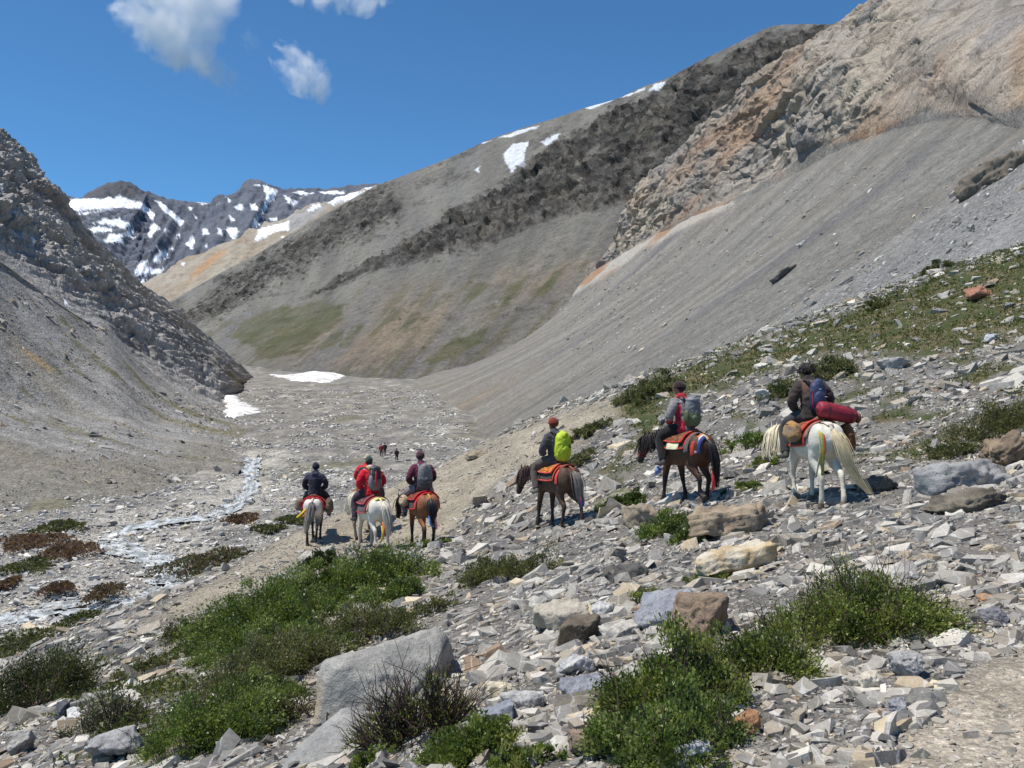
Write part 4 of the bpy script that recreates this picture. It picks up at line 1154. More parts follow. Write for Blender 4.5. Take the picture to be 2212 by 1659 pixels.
# ================================================================== valley: snow, river stones
def floor_hit(px_, py_):
    ys = np.linspace(45, 700, 6000)
    zs = -(py_ - 384) / FPX * ys
    k = np.argmax(floor_z(0, ys) >= zs)
    return np.array([(px_ - 512) / FPX * ys[k], ys[k], zs[k]])
N = Nodes('old_snow')
pos = position(N)
c = N.ramp(N.noise(pos, 0.25, 5, 0.6), [(0.38, tuple(lin((170, 164, 154)))), (0.48, tuple(lin((222, 220, 216)))), (0.58, tuple(lin((244, 245, 246))))])
b_ = N.principled(Base_Color=c, Roughness=0.7)
bp = N.n('ShaderNodeBump', {'Height': N.noise(pos, 0.6, 4), 'Distance': 0.25, 'Strength': 0.6}).outputs[0]
N.t.links.new(bp, b_.inputs['Normal'])
M_SNOW = N.m
def snow_patch(poly_px, label, thick=0.6, lift=None):
    W_ = np.array([floor_hit(x, y) for x, y in poly_px])
    # denser, slightly ragged outline
    pts = []
    for a, b in zip(W_, np.roll(W_, -1, 0)):
        for t in np.linspace(0, 1, 9)[:-1]: pts.append(a * (1 - t) + b * t)
    pts = np.array(pts)
    span = np.linalg.norm(np.ptp(pts[:, :2], axis=0))
    pts[:, :2] += np.stack([pn(np.concatenate([pts[:, :2], 0 * pts[:, :1]], 1) * 0.5), pn(np.concatenate([pts[:, :2], 5 + 0 * pts[:, :1]], 1) * 0.5)], 1) * span * 0.02
    x0, y0 = pts[:, :2].min(0) - 0.5; x1, y1 = pts[:, :2].max(0) + 0.5
    nx_, ny_ = 90, 90
    gx_, gy_ = np.meshgrid(np.linspace(x0, x1, nx_), np.linspace(y0, y1, ny_))
    ppx, ppy = gx_ / gy_ * FPX + 512, 0 * gx_
    dd = polydist(gx_, gy_ * 0.35, np.stack([pts[:, 0], pts[:, 1] * 0.35], 1))
    z = floor_z(gx_, gy_) + thick * (np.sqrt(np.clip(dd / (span * 0.05), 0, 1)) * 1.6 - 0.5) + 0.12 * fbm(np.stack([gx_, gy_, 0 * gx_], -1) / 4, 3)
    if lift is not None: z = z + lift(gx_, gy_) * np.clip(dd, 0, 3) / 3
    V = np.stack([gx_, gy_, z], -1).reshape(-1, 3)
    F = grid_faces(ny_, nx_)
    ok = (dd.reshape(-1)[F] > -0.6).any(1)
    F = F[ok]
    used = np.unique(F); mp = np.full(len(V), -1); mp[used] = np.arange(len(used))
    me = mesh_from('snow_patch', V[used], mp[F], None, True)
    add_obj('snow_patch', me, M_SNOW, label=label, cat='snow patch', group='old snow on the valley floor')
snow_patch([(x * 0.19286, y * 0.19286 + 120) for x, y in [(1130, 1420), (1165, 1425), (1200, 1428), (1225, 1425), (1275, 1465), (1350, 1497), (1365, 1512), (1290, 1532), (1200, 1548), (1145, 1545), (1140, 1520), (1165, 1500)]],
           'old snow bank at the foot of the left cliff', 0.9)
snow_patch([(x * 0.19286, y * 0.19286 + 120) for x, y in [(1375, 1316), (1500, 1324), (1560, 1312), (1640, 1302), (1720, 1306), (1865, 1298), (1800, 1332), (1745, 1345), (1700, 1368), (1560, 1358), (1490, 1346), (1440, 1334)]],
           'old snow bank lying mid valley beside the scree foot', 1.0)

# ---- river stones
NR = 52000
yv = 48 * (300 / 48) ** rng.random(NR); uv = rng.uniform(-10, 470, NR)
xv = (uv - 512) / FPX * yv
d_ = stream_dist(xv, yv)
qv = np.stack([xv, yv, 0 * xv], -1)
kp = (fbm(qv / np.array([6, 10, 1]) + 3, 3) > -0.35 * sstep(120, 60, yv) - 0.05 + 0.12 * sstep(100, 190, yv)) & (rng.random(NR) < np.where(d_ < 1.0, 0.45, 1.0))
# those behind the near slope cannot be seen from the path: left out
ridge_u = np.linspace(-10, 470, 97)
ridge_py = np.array([np.min(384 - ground((q_ - 512) / FPX * np.geomspace(8, 58, 120), np.geomspace(8, 58, 120)) / np.geomspace(8, 58, 120) * FPX) for q_ in ridge_u])
kp &= (384 - (floor_z(xv, yv) + 0.6) / yv * FPX) < np.interp(uv, ridge_u, ridge_py) + 8
xv, yv, d_, uv = xv[kp], yv[kp], d_[kp], uv[kp]
nv = len(xv)
sv = np.minimum(np.maximum(0.16, 1.8 * yv / FPX) * (1 - rng.random(nv)) ** (-1 / 2.5), 1.2)
zv = floor_z(xv, yv) + floor_bump(xv, yv) * 0.8 - 0.35 * sstep(4.5, 1.0, d_) + sv * 0.10
cv = np.array([lin(c) for c in [(206, 202, 192), (188, 184, 176), (160, 158, 156), (226, 222, 212), (132, 130, 128), (200, 186, 158), (176, 174, 172)]])[rng.choice(7, nv, p=[.22, .2, .2, .14, .12, .05, .07])]
V, F, Cc, _ = scatter_mesh(np.stack([xv, yv, zv], -1), sv, rng.uniform(0, 6.3, nv), rng.normal(0, .2, nv), rng.normal(0, .2, nv), cv * rng.uniform(.85, 1.1, (nv, 1)), STONES[:12], rng)
M_RSTONE = rock_mat('river_stone', [(3, 0.8, 1.2), (12, 0.85, 1.15)], [(5, 0.06)])
add_obj('river_stones', mesh_from('river_stones', V, F, Cc), M_RSTONE, kind='stuff', label='pale boulders and cobbles strewn over the braided riverbed')

# ---- stones strewn over the near part of the scree
Gr = G_RIGHT.reshape(-1, 3)
pr_x, pr_y = proj(G_RIGHT)
ok = np.where(((pr_x > 560) & (pr_x < 1060) & (pr_y > 90) & (pr_y < 470) & (np.arange(G_RIGHT.shape[0])[:, None] > 200)).reshape(-1))[0]
ok = rng.choice(ok, 20000)
dq = Gr[ok, 1]
ok = ok[rng.random(20000) < np.clip((105 - dq) / 55, 0.10, 1)]
ps = Gr[ok] + rng.normal(0, .3, (len(ok), 3)) * np.array([1, 1, 0])
ns_ = len(ok)
ss = np.minimum(np.maximum(0.16, 1.8 * ps[:, 1] / FPX) * (1 - rng.random(ns_)) ** (-1 / 2.6), 1.5)
cs_ = PAL[rng.choice(len(PAL), ns_, p=PAL_P)]
V, F, Cc, _ = scatter_mesh(ps + np.array([0, 0, 0.05]), ss, rng.normal(0.2, .8, ns_), rng.normal(0, .2, ns_), rng.normal(-.6, .2, ns_), cs_, STONES[:12], rng)
add_obj('scree_stones', mesh_from('scree_stones', V, F, Cc), M_RSTONE, kind='stuff', label='broken grey stones strewn over the scree above the grass')

# ---- and over the left apron
Gf = G_FAN.reshape(-1, 3)
fx_, fy_ = proj(G_FAN)
ok = np.where(((fx_ > -10) & (fx_ < 262)).reshape(-1))[0]
ok = rng.choice(ok, 5200)
ps = Gf[ok] + rng.normal(0, .3, (len(ok), 3)) * np.array([1, 1, 0])
kk = fbm(ps / np.array([14, 9, 9]) + 3, 3) > -0.05
ps = ps[kk]; ns_ = len(ps)
ss = np.minimum(1.6 * ps[:, 1] / FPX * (1 - rng.random(ns_)) ** (-1 / 2.4), 1.9)
cs_ = PAL[rng.choice(len(PAL), ns_, p=PAL_P)] * rng.uniform(.6, 1.0, (ns_, 1))
V, F, Cc, _ = scatter_mesh(ps + np.array([0, 0, 0.05]), ss, rng.normal(-0.2, .8, ns_), rng.normal(0, .2, ns_), rng.normal(.6, .2, ns_), cs_, STONES[:12], rng)
add_obj('apron_stones', mesh_from('apron_stones', V, F, Cc), M_RSTONE, kind='stuff', label='grey stones fallen over the apron below the left cliff')

def scree_pt(x, y):
    """surface point of the scree mountain nearest to a preview pixel"""
    k = 1024 / 2212
    d2 = (pr_x - x * k) ** 2 + (pr_y - y * k) ** 2 + (np.arange(G_RIGHT.shape[0])[:, None] < 12) * 1e6
    i = int(np.argmin(d2))
    return Gr[i]
def scree_rock(x, y, rx, ry, label, seed, col, col2, yaw=0.0, tilt=-0.55, depth=0.5, layers=0.03, name='boulder'):
    p = scree_pt(x, y)
    m = p[1] / FPX * 1024 / 2212
    me = boulder_mesh(seed, (2 * rx * m, 2 * rx * m * depth, 2 * ry * m), 0.05, 16, 0.8, col, col2, layers=layers)
    add_obj(name, me, M_BOULDER, label=label, cat='boulder', loc=p + np.array([0, 0, ry * m * 0.4]), rot=(0, tilt, yaw))
scree_rock(1690, 598, 40, 10, 'long dark outcrop lying across the middle of the scree', 70, (112, 110, 106), (84, 82, 80))
scree_rock(2150, 392, 92, 30, 'large dark layered rock rib at the right edge of the scree', 71, (120, 112, 100), (92, 86, 78), tilt=-0.62)
scree_rock(1575, 832, 18, 9, 'pale stone at the lower edge of the scree above the grass', 72, (200, 198, 194), (160, 158, 156))
scree_rock(1450, 810, 16, 6, 'small pale stone on the scree above the dark horse rider', 73, (196, 194, 190), (160, 158, 156))
scree_rock(1735, 528, 14, 6, 'light stone high on the scree over the long dark outcrop', 74, (196, 192, 186), (160, 158, 156))
scree_rock(2025, 575, 12, 10, 'grey block on the upper right scree', 75, (170, 168, 166), (130, 128, 126))

# ================================================================== plants
def leaf_mat(name):
    N = Nodes(name)
    c = attr(N)
    pos = position(N)
    c = N.mul(c, N.ramp(N.noise(pos, 30, 2), [(0.3, 0.8), (0.7, 1.25)]))
    d_ = N.n('ShaderNodeBsdfPrincipled', {'Base Color': c, 'Roughness': 0.45})
    d_.inputs['Specular IOR Level'].default_value = 0.45
    t_ = N.n('ShaderNodeBsdfTranslucent', {'Color': N.mul(c, (1.3, 1.5, 0.6))})
    m_ = N.n('ShaderNodeMixShader', {0: 0.32, 1: d_.outputs[0], 2: t_.outputs[0]})
    N.t.links.new(m_.outputs[0], N.out.inputs[0])
    return N.m
M_LEAF = leaf_mat('shrub_leaf')
M_TWIG = flat_mat('shrub_twig', (96, 80, 70), 0.9, 0.3, 20, 0.002, 60, use_attr=True)

def leaves(pts, size, r_, col, up=0.35, aspect=0.55, dirs=None):
    """one leaf for each point"""
    n = len(pts)
    d = r_.normal(size=(n, 3)) if dirs is None else dirs + r_.normal(size=(n, 3)) * 0.7
    d[:, 2] += up
    d /= np.linalg.norm(d, axis=1)[:, None]
    s_ = np.cross(d, r_.normal(size=(n, 3))); s_ /= np.linalg.norm(s_, axis=1)[:, None] + 1e-9
    L = (size * r_.uniform(0.6, 1.3, n))[:, None]
    nn = np.cross(d, s_)
    # a pointed leaf blade, widest past its middle
    a = pts; b = pts + d * L * 0.75 + s_ * L * aspect * 0.62 + nn * L * 0.1; c = pts + d * L * 0.95 - s_ * L * aspect * 0.5
    V = np.stack([a, b, c], 1).reshape(-1, 3)
    F = (np.arange(n) * 3)[:, None] + np.array([[0, 1, 2]])
    return V, F, np.repeat(col, 3, 0)

def twig(g, a, b, r0, r_, col, bend=0.12, seg=3, sub=4):
    mid = (a + b) / 2 + r_.normal(size=3) * np.linalg.norm(b - a) * bend
    V, F = tube([a, mid, b], [r0, r0 * 0.7, r0 * 0.3], seg, sub, cap=False)
    g.add(V, F, col)

GREEN_A = [(96, 110, 56), (112, 124, 66), (128, 136, 80), (80, 94, 50)]
GREEN_B = [(96, 98, 64), (110, 109, 74), (82, 86, 56), (120, 115, 84)]
GREEN_C = [(104, 115, 58), (123, 131, 70), (88, 101, 50), (140, 143, 84)]

def shrub(x, y, rx, ry, label, seed, pal=GREEN_A, hgt=None, clumps=70, per=60, leaf=None, twigs=1.0, depth=0.75, bare=0.0, twigcol=(88, 74, 64), group=None, lie=None, name='shrub', cat='shrub', spike=0.0):
    """low mountain shrub; x, y, rx, ry in the 2212 px preview"""
    r_ = np.random.default_rng(seed)
    k = 1024 / 2212
    h = hit(x * k, (y + ry * 0.55) * k)
    m = h[1] / FPX * k
    hw = rx * m * 1.08
    H = hgt or ry * 1.3 * m
    hd = hw * depth
    root = add_obj(name, None, label=label, cat=cat, group=group, loc=h)
    per = int(per * 1.9)
    lf = leaf or max(0.022, 2.5 * h[1] / FPX)
    # clump centres fill a dome that follows the slope
    cl = []
    while len(cl) < clumps:
        a = r_.uniform(0, 2 * math.pi); rr = math.sqrt(r_.random())
        lob = 1 + 0.22 * math.sin(3 * a + seed) + 0.16 * math.sin(5 * a + 2.3 * seed)
        cx, cy = rr * lob * math.cos(a), rr * lob * math.sin(a)
        top = math.sqrt(max(0, 1 - rr * rr)) ** 0.8
        zz = top * r_.uniform(0.4, 1.0) * (0.8 + 0.75 * float(pn(np.array([cx * 3.2, cy * 3.2, seed * 1.7])))) * (1 + 0.2 * r_.normal())
        cl.append((cx * hw, cy * hd, max(zz, 0.05) * H))
    cl = np.array(cl)
    gz = ground(h[0] + cl[:, 0], h[1] + cl[:, 1]) - h[2]
    cl[:, 2] += gz
    pal_ = np.array([lin(c) for c in pal])
    P_ = []; C_ = []; D_ = []
    g = Geo()
    tc = lin(twigcol)
    bases = np.stack([r_.normal(0, 0.3, 9) * hw, r_.normal(0, 0.3, 9) * hd, np.zeros(9)], 1)
    bases[:, 2] = ground(h[0] + bases[:, 0], h[1] + bases[:, 1]) - h[2] - 0.03
    ph_ = r_.uniform(0, 6.28, 3)
    for c in cl:
        cr = r_.uniform(0.11, 0.25) * min(hw, H * 1.3)
        n = int(per * r_.uniform(0.5, 1.4) * (1 - bare if r_.random() > 0.3 else 1))
        base_ = bases[np.argmin(((bases - c) ** 2).sum(1) + r_.random(9) * hw * hw * 0.3)]
        dirv = (c - base_) / (np.linalg.norm(c - base_) + 1e-6)
        tint = pal_[r_.integers(len(pal_))] * r_.uniform(0.8, 1.2)
        if n:
            p = c + r_.normal(size=(n, 3)) * cr * np.array([0.62, 0.62, 0.45])
            P_.append(p); C_.append(np.broadcast_to(tint, (n, 3)) * r_.uniform(0.75, 1.3, (n, 1)))
            D_.append(np.broadcast_to(dirv + np.array([0, 0, 0.5]), (n, 3)))
        if r_.random() < twigs:
            end = c + dirv * cr * (0.7 + 0.5 * spike * r_.random())
            twig(g, base_, end, max(0.007, 0.36 * h[1] / FPX) * r_.uniform(.7, 1.3), r_, tc * r_.uniform(0.6, 1.4), 0.10, 3, 4)
            for _ in range(int(3 + 5 * bare + 3 * spike)):
                t = r_.uniform(0.35, 0.9)
                s0 = base_ * (1 - t) + end * t
                twig(g, s0, s0 + (dirv * r_.uniform(.5, 1) + r_.normal(size=3) * 0.55 + np.array([0, 0, .2])) * cr * r_.uniform(0.7, 1.6 + spike), max(0.004, 0.24 * h[1] / FPX), r_, tc * r_.uniform(0.6, 1.5), 0.1, 3, 3)
    if g.n: add_obj('branches', g.mesh('branches'), M_TWIG, root)
    if P_:
        V, F, Cc = leaves(np.concatenate(P_), lf, r_, np.concatenate(C_), 0.2, 0.6, np.concatenate(D_))
        # keep leaves above the ground
        gz = ground(h[0] + V[:, 0], h[1] + V[:, 1]) - h[2]
        V[:, 2] = np.maximum(V[:, 2], gz + 0.01)
        add_obj('foliage', mesh_from('foliage', V, F, Cc), M_LEAF, root, kind='stuff')
    return root

# the big green shrubs on the left
shrub(800, 1238, 112, 62, 'bright green dense shrub just below the bare path of the left riders', 1, GREEN_A, clumps=150, per=85)
shrub(660, 1275, 90, 50, 'green shrub joining the top of the large left thicket', 2, GREEN_A, clumps=110, per=80)
shrub(545, 1330, 130, 70, 'broad green shrub at the left edge of the large thicket', 3, GREEN_A, clumps=170, per=85)
shrub(770, 1355, 120, 48, 'olive sparse shrub above the largest boulder', 4, GREEN_B, clumps=120, per=70, bare=0.2)
shrub(905, 1315, 75, 26, 'thin olive shrub spreading toward the rubble above the largest boulder', 5, GREEN_B, clumps=50, per=45, bare=0.4)
shrub(600, 1430, 110, 62, 'olive green shrub left of the largest boulder', 6, GREEN_B, clumps=140, per=80)
shrub(690, 1400, 60, 44, 'yellow green shrub touching the upper left corner of the largest boulder', 7, GREEN_C, clumps=70, per=70)
shrub(455, 1560, 128, 82, 'dense green shrub in the left foreground above the brown rounded boulder', 8, GREEN_A, clumps=190, per=95)
shrub(610, 1535, 62, 48, 'dark twiggy shrub in the hollow left of the largest boulder', 9, GREEN_B, clumps=60, per=35, bare=0.6, twigs=1, twigcol=(70, 60, 54))
shrub(75, 1480, 115, 78, 'dark olive shrub at the far left edge', 10, [(72, 76, 44), (60, 64, 38), (86, 86, 52)], clumps=150, per=80)
shrub(232, 1550, 78, 52, 'thin dark twiggy shrub on the lower left grass', 11, GREEN_B, clumps=70, per=30, bare=0.6, spike=0.6, twigcol=(74, 66, 58))
shrub(885, 1545, 118, 100, 'bare reddish brown twig bush in front of the largest boulder', 12, GREEN_C, clumps=120, per=22, bare=0.8, spike=0.9, twigcol=(70, 58, 48))
shrub(1010, 1610, 85, 52, 'bright green low shrub at the bottom beside the bare twig bush', 13, GREEN_C, clumps=110, per=85)
shrub(800, 1640, 40, 24, 'small green sprig growing over the smooth bedrock slab', 14, GREEN_C, clumps=26, per=30, bare=0.3)
shrub(1120, 1640, 70, 30, 'thin sprawling green shrub at the bottom middle', 15, GREEN_C, clumps=40, per=40, bare=0.4)
shrub(530, 1395, 100, 52, 'leafy middle part of the large left thicket beside the bare slope', 101, GREEN_A, clumps=110, per=80)
shrub(700, 1315, 100, 48, 'green centre of the large left thicket', 102, GREEN_A, clumps=110, per=80)
shrub(500, 1475, 78, 50, 'low olive shrub over the left grass above the dense foreground shrub', 103, GREEN_B, clumps=80, per=60, bare=0.2)
shrub(575, 1500, 80, 52, 'leafy shrub between the foreground shrub and the largest boulder', 104, GREEN_A, clumps=100, per=80)
shrub(868, 1275, 46, 40, 'rounded end of the thicket below the bay horse', 105, GREEN_A, clumps=60, per=70)
# right foreground
shrub(1850, 1325, 155, 92, 'large leafy green shrub at the right above the path', 16, GREEN_C, clumps=190, per=95, spike=0.7)
shrub(1630, 1422, 125, 76, 'middle shrub with dark bare stems below its leaves', 17, GREEN_C, clumps=110, per=65, spike=0.5, twigcol=(60, 50, 44))
shrub(1460, 1485, 130, 108, 'large leafy green shrub above the orange brown oblong rock', 18, GREEN_C, clumps=190, per=100, spike=0.5)
shrub(1440, 1590, 122, 82, 'green shrub at the bottom centre right of the brown flat faced rock', 19, GREEN_A, clumps=140, per=95, spike=0.3)
# smaller ones on the rubble
shrub(1090, 1230, 90, 40, 'olive low shrub in the rubble right of the large left thicket', 20, GREEN_B, clumps=90, per=60)
shrub(1435, 1138, 62, 34, 'small green shrub beside the rounded tan boulder', 21, GREEN_A, clumps=60, per=60)
shrub(1490, 1155, 34, 24, 'little green bush at the left end of the long tan boulder', 22, GREEN_A, clumps=30, per=50)
shrub(1525, 1248, 40, 16, 'sparse green sprigs under the cream and ochre slab', 23, GREEN_C, clumps=24, per=34)
shrub(1405, 1290, 42, 22, 'sparse green plant above the white veined block', 24, GREEN_C, clumps=26, per=30)
shrub(2165, 912, 84, 50, 'grey green twiggy bush at the right edge above the dark overhang', 25, GREEN_B, clumps=100, per=60, bare=0.3)
shrub(2060, 975, 50, 26, 'low olive bush below the grey green twiggy one', 26, GREEN_B, clumps=50, per=50)
shrub(1780, 800, 50, 26, 'rounded green cushion plant behind the shoulder of the white horse rider', 27, GREEN_B, clumps=60, per=70, name='cushion_plant', cat='cushion plant')
shrub(1690, 840, 45, 22, 'olive cushion plant left of the white horse rider', 28, GREEN_B, clumps=50, per=60, name='cushion_plant', cat='cushion plant')
shrub(1620, 955, 45, 24, 'dark green tuft between the dark horse and the white horse', 29, GREEN_A, clumps=40, per=50)
shrub(1340, 1085, 50, 18, 'moss green mat on the ledge right of the brown horse', 30, [(70, 84, 40), (84, 94, 48)], clumps=50, per=60, name='cushion_plant', cat='cushion plant')
shrub(1605, 1055, 34, 14, 'small green cushion beside the front hoof of the white horse', 31, GREEN_A, clumps=30, per=50, name='cushion_plant', cat='cushion plant')
shrub(1400, 840, 62, 24, 'bushy green mat at the lower tip of the grass tongue', 32, GREEN_B, clumps=80, per=60)
shrub(1890, 660, 26, 12, 'small dark cushion at the upper edge of the grass', 33, GREEN_B, clumps=24, per=40, name='cushion_plant', cat='cushion plant')
shrub(2020, 578, 24, 16, 'grey green bush on the scree above the grass', 34, GREEN_B, clumps=24, per=40)
shrub(690, 1215, 36, 26, 'dark green moss cushion on the pale boulder under the left riders', 35, [(56, 64, 34), (70, 76, 42)], clumps=40, per=60, name='cushion_plant', cat='cushion plant')
shrub(945, 1175, 32, 12, 'small green tuft at the hooves of the bay horse', 36, GREEN_C, clumps=30, per=40)
shrub(320, 1440, 60, 26, 'thin olive scrub on the left slope', 37, GREEN_B, clumps=40, per=40, bare=0.3)
shrub(395, 1365, 46, 30, 'dry brownish scrub beside the large left thicket', 38, [(104, 96, 70), (92, 90, 60)], clumps=50, per=40, bare=0.3)
shrub(1265, 930, 36, 16, 'dark olive mat on the rim of the scree behind the lime pack rider', 39, GREEN_B, clumps=36, per=50, name='cushion_plant', cat='cushion plant')
shrub(1240, 1000, 50, 16, 'green mat right of the lime pack rider', 40, GREEN_B, clumps=44, per=50, name='cushion_plant', cat='cushion plant')
shrub(1650, 1000, 30, 14, 'low green plant under the muzzle of the white horse', 41, GREEN_C, clumps=24, per=40)

# ---- alpine turf: countless small tufts on the upper slope and the lower left
NT = 60000
ut = rng.uniform(-20, 1045, NT * 2); yt = 6 * (39 / 6) ** rng.random(NT * 2) ** 0.6
xt = (ut - 512) / FPX * yt; zt = ground(xt, yt); vt = 384 - zt / yt * FPX
qt = np.stack([xt, yt, 0 * xt], -1)
gkt = green_k(ut, vt, fbm(qt / 1.6 + 23, 4)) * sstep(-0.25, 0.1, fbm(qt / 0.7 + 55, 3))
kp = rng.random(NT * 2) < gkt ** 1.3
qt = qt[kp]; zt = zt[kp]; nT = len(zt)
cl = np.array([lin(c) for c in [(88, 96, 50), (106, 108, 60), (66, 76, 40), (116, 110, 70), (100, 88, 64)]])[np.clip((fbm(qt / 1.2 + 8, 3) * 3 + 1.6 + rng.normal(0, .8, nT)).astype(int), 0, 4)]
ptsT = np.repeat(np.stack([qt[:, 0], qt[:, 1], zt], -1), 5, 0) + np.abs(rng.normal(0, 1, (nT * 5, 3))) * np.array([.06, .06, 0.06]) * np.repeat(0.5 + 1.2 * sstep(-.2, .4, fbm(qt / 0.5 + 99, 2)), 5)[:, None]
V, F, Cc = leaves(ptsT, np.repeat(np.maximum(0.05, 2.3 * qt[:, 1] / FPX), 5), rng, np.repeat(cl, 5, 0) * rng.uniform(.7, 1.3, (nT * 5, 1)), 1.0, 0.5)
add_obj('alpine_turf', mesh_from('alpine_turf', V, F, Cc), M_LEAF, kind='stuff', label='low olive green alpine turf patchy between the stones')

# ---- scrub on the valley floor
def river_scrub(x, y, rx, ry, label, seed, pal, name='shrub'):
    r_ = np.random.default_rng(seed)
    k = 1024 / 2212
    h = floor_hit(x * k, (y + ry * 0.5) * k)
    m = h[1] / FPX * k
    hw = rx * m; hd = ry * m * 4.0; H = ry * m * 1.0
    n = int(900 + rx * ry * 0.9)
    a = r_.uniform(0, 6.283, n); rr = np.sqrt(r_.random(n))
    lob = 1 + 0.3 * np.sin(3 * a + seed) + 0.2 * np.sin(7 * a + 2 * seed)
    X_, Y_ = rr * np.cos(a) * lob * hw, rr * np.sin(a) * lob * hd
    q_ = np.stack([X_ / hw * 3, Y_ / hd * 3, 0 * X_ + seed], -1)
    nz = fbm(q_, 3)
    Z_ = np.sqrt(np.clip(1 - rr * rr, 0, 1)) * H * (0.55 + 0.45 * nz) * r_.uniform(0.5, 1, n) + floor_z(X_ + h[0], Y_ + h[1]) - h[2] + 0.25
    kp = nz > -0.28
    pal_ = np.array([lin(c) for c in pal])
    ci = np.clip(((nz + 0.5) * len(pal)).astype(int), 0, len(pal) - 1)
    V, F, Cc = leaves(np.stack([X_, Y_, Z_], -1)[kp], np.full(kp.sum(), 3.2 * h[1] / FPX), r_, (pal_[ci] * r_.uniform(.75, 1.25, (n, 1)))[kp], 0.5, 0.7)
    root = add_obj(name, None, label=label, cat='shrub', loc=h)
    add_obj('foliage', mesh_from('foliage', V, F, Cc), M_LEAF, root, kind='stuff')
    g = Geo()
    for _ in range(14):
        b0 = np.array([r_.normal(0, .35) * hw, r_.normal(0, .35) * hd, 0.0])
        b0[2] = floor_z(b0[0] + h[0], b0[1] + h[1]) - h[2]
        twig(g, b0, b0 + np.array([r_.normal(0, .3), r_.normal(0, .3), 0.9]) * H, 0.04, r_, lin((90, 76, 66)), 0.1, 3, 3)
    add_obj('branches', g.mesh('branches'), M_TWIG, root)
RED = [(104, 80, 72), (116, 90, 80), (92, 76, 64)]
OLV = [(84, 86, 58), (98, 98, 66), (72, 74, 50)]
BRN = [(104, 88, 72), (92, 82, 66), (96, 96, 70)]
river_scrub(70, 1170, 60, 17, 'reddish brown scrub on the left gravel bank', 201, RED)
river_scrub(145, 1190, 52, 18, 'rusty scrub nearer the stream on the left gravel bank', 202, RED)
river_scrub(130, 1140, 44, 12, 'olive scrub behind the reddish scrub', 203, OLV)
river_scrub(60, 1225, 45, 14, 'low green scrub in front of the reddish scrub', 204, OLV)
river_scrub(445, 1215, 78, 30, 'brownish green willow scrub right of the stream bend', 205, BRN)
river_scrub(530, 1210, 44, 16, 'green tail of scrub along the foot of the near slope', 206, OLV)
river_scrub(450, 1265, 40, 14, 'grey green low scrub at the stream edge', 207, [(96, 98, 80), (110, 108, 88)])
river_scrub(223, 1283, 28, 17, 'brown round bush beside the stream', 208, [(112, 92, 78), (98, 82, 70)])
river_scrub(125, 1275, 30, 9, 'small red brown scrub left of the brown round bush', 209, RED)
river_scrub(15, 1265, 16, 10, 'red brown scrub at the left edge', 210, RED)
river_scrub(525, 1123, 28, 10, 'small reddish scrub across the stream', 211, RED)
river_scrub(640, 1125, 30, 8, 'small olive scrub near the leftmost horse', 212, OLV)
river_scrub(580, 1146, 28, 7, 'thin green mat on the gravel before the leftmost horse', 213, OLV)
river_scrub(130, 1385, 110, 22, 'long dark green scrub along the foot of the near slope', 214, OLV)
river_scrub(30, 1410, 70, 24, 'dark green scrub at the lower left of the valley', 215, OLV)
river_scrub(185, 1343, 50, 12, 'olive scrub by the near bank', 216, OLV)
river_scrub(380, 1290, 46, 10, 'olive and brown scrub on the near bank below the bend', 217, BRN)
river_scrub(325, 1320, 40, 9, 'green and brown low scrub under the near slope', 218, BRN)

# ---- every loose stone is told apart by its colour, build and nearest landmark
k_ = 1024 / 2212
LAND = [(800, 1400, 'the largest pale boulder'), (665, 1640, 'the smooth bedrock slab'), (1215, 1340, 'the flat tan boulder'), (1247, 1385, 'the dark brown boulder'), (1306, 1327, 'the white veined block'),
        (1440, 1325, 'the blue grey veined slab'), (1515, 1345, 'the rough brown slab'), (1592, 1222, 'the cream and ochre slab'), (1352, 1243, 'the dark flat rock'), (1612, 1577, 'the orange brown oblong rock'),
        (1882, 1482, 'the cream rounded rock'), (1272, 1612, 'the brown flat faced rock'), (1575, 1135, 'the long tan boulder'), (1395, 1122, 'the rounded tan boulder'), (2100, 1090, 'the dark layered ledge'),
        (2185, 985, 'the dark brown overhang'), (2090, 1040, 'the broad pale grey slab'), (1935, 790, 'the grey boulder on the grass'), (2118, 638, 'the reddish slab'), (1500, 1645, 'the light grey bottom rock'),
        (1945, 1533, 'the squared grey block'), (1965, 1450, 'the veined grey boulder'), (360, 1632, 'the brown rounded boulder'), (232, 1625, 'the grey broken boulder'), (158, 1545, 'the white oval stone'),
        (1080, 1495, 'the cream angular stone'), (1260, 1500, 'the slate grey slab'), (1240, 1445, 'the white grey split stone'), (2135, 1300, 'the orange tan stone'), (680, 1208, 'the pale boulder under the left riders'),
        (1870, 1340, 'the large right leafy shrub'), (1450, 1470, 'the large middle leafy shrub'), (885, 1550, 'the bare twig bush'), (455, 1570, 'the left foreground shrub'), (75, 1490, 'the far left olive shrub'),
        (1090, 1235, 'the olive rubble shrub'), (1190, 1140, 'the hooves of the brown horse'), (1475, 1095, 'the hooves of the dark horse'), (1750, 1085, 'the hooves of the white horse'), (905, 1175, 'the hooves of the bay horse'),
        (2050, 1600, 'the bare path corner'), (1740, 840, 'the cushion plants by the white horse rider'), (2165, 912, 'the grey green twiggy bush'), (1620, 955, 'the dark green tuft')]
LP = np.array([[a * k_, b * k_] for a, b, _ in LAND])
sect = {}
for (o, x, y, colr, shp, sz) in STONE_OBJS:
    d2 = ((LP - np.array([x, y])) ** 2 * np.array([1, 2.2])).sum(1)
    j = int(np.argmin(d2))
    dx, dy = x - LP[j, 0], (y - LP[j, 1]) * 1.5
    side = ('right of' if dx > 0 else 'left of') if abs(dx) > abs(dy) else ('below' if dy > 0 else 'above')
    sect.setdefault((j, side), []).append((d2[j], o, colr, shp))
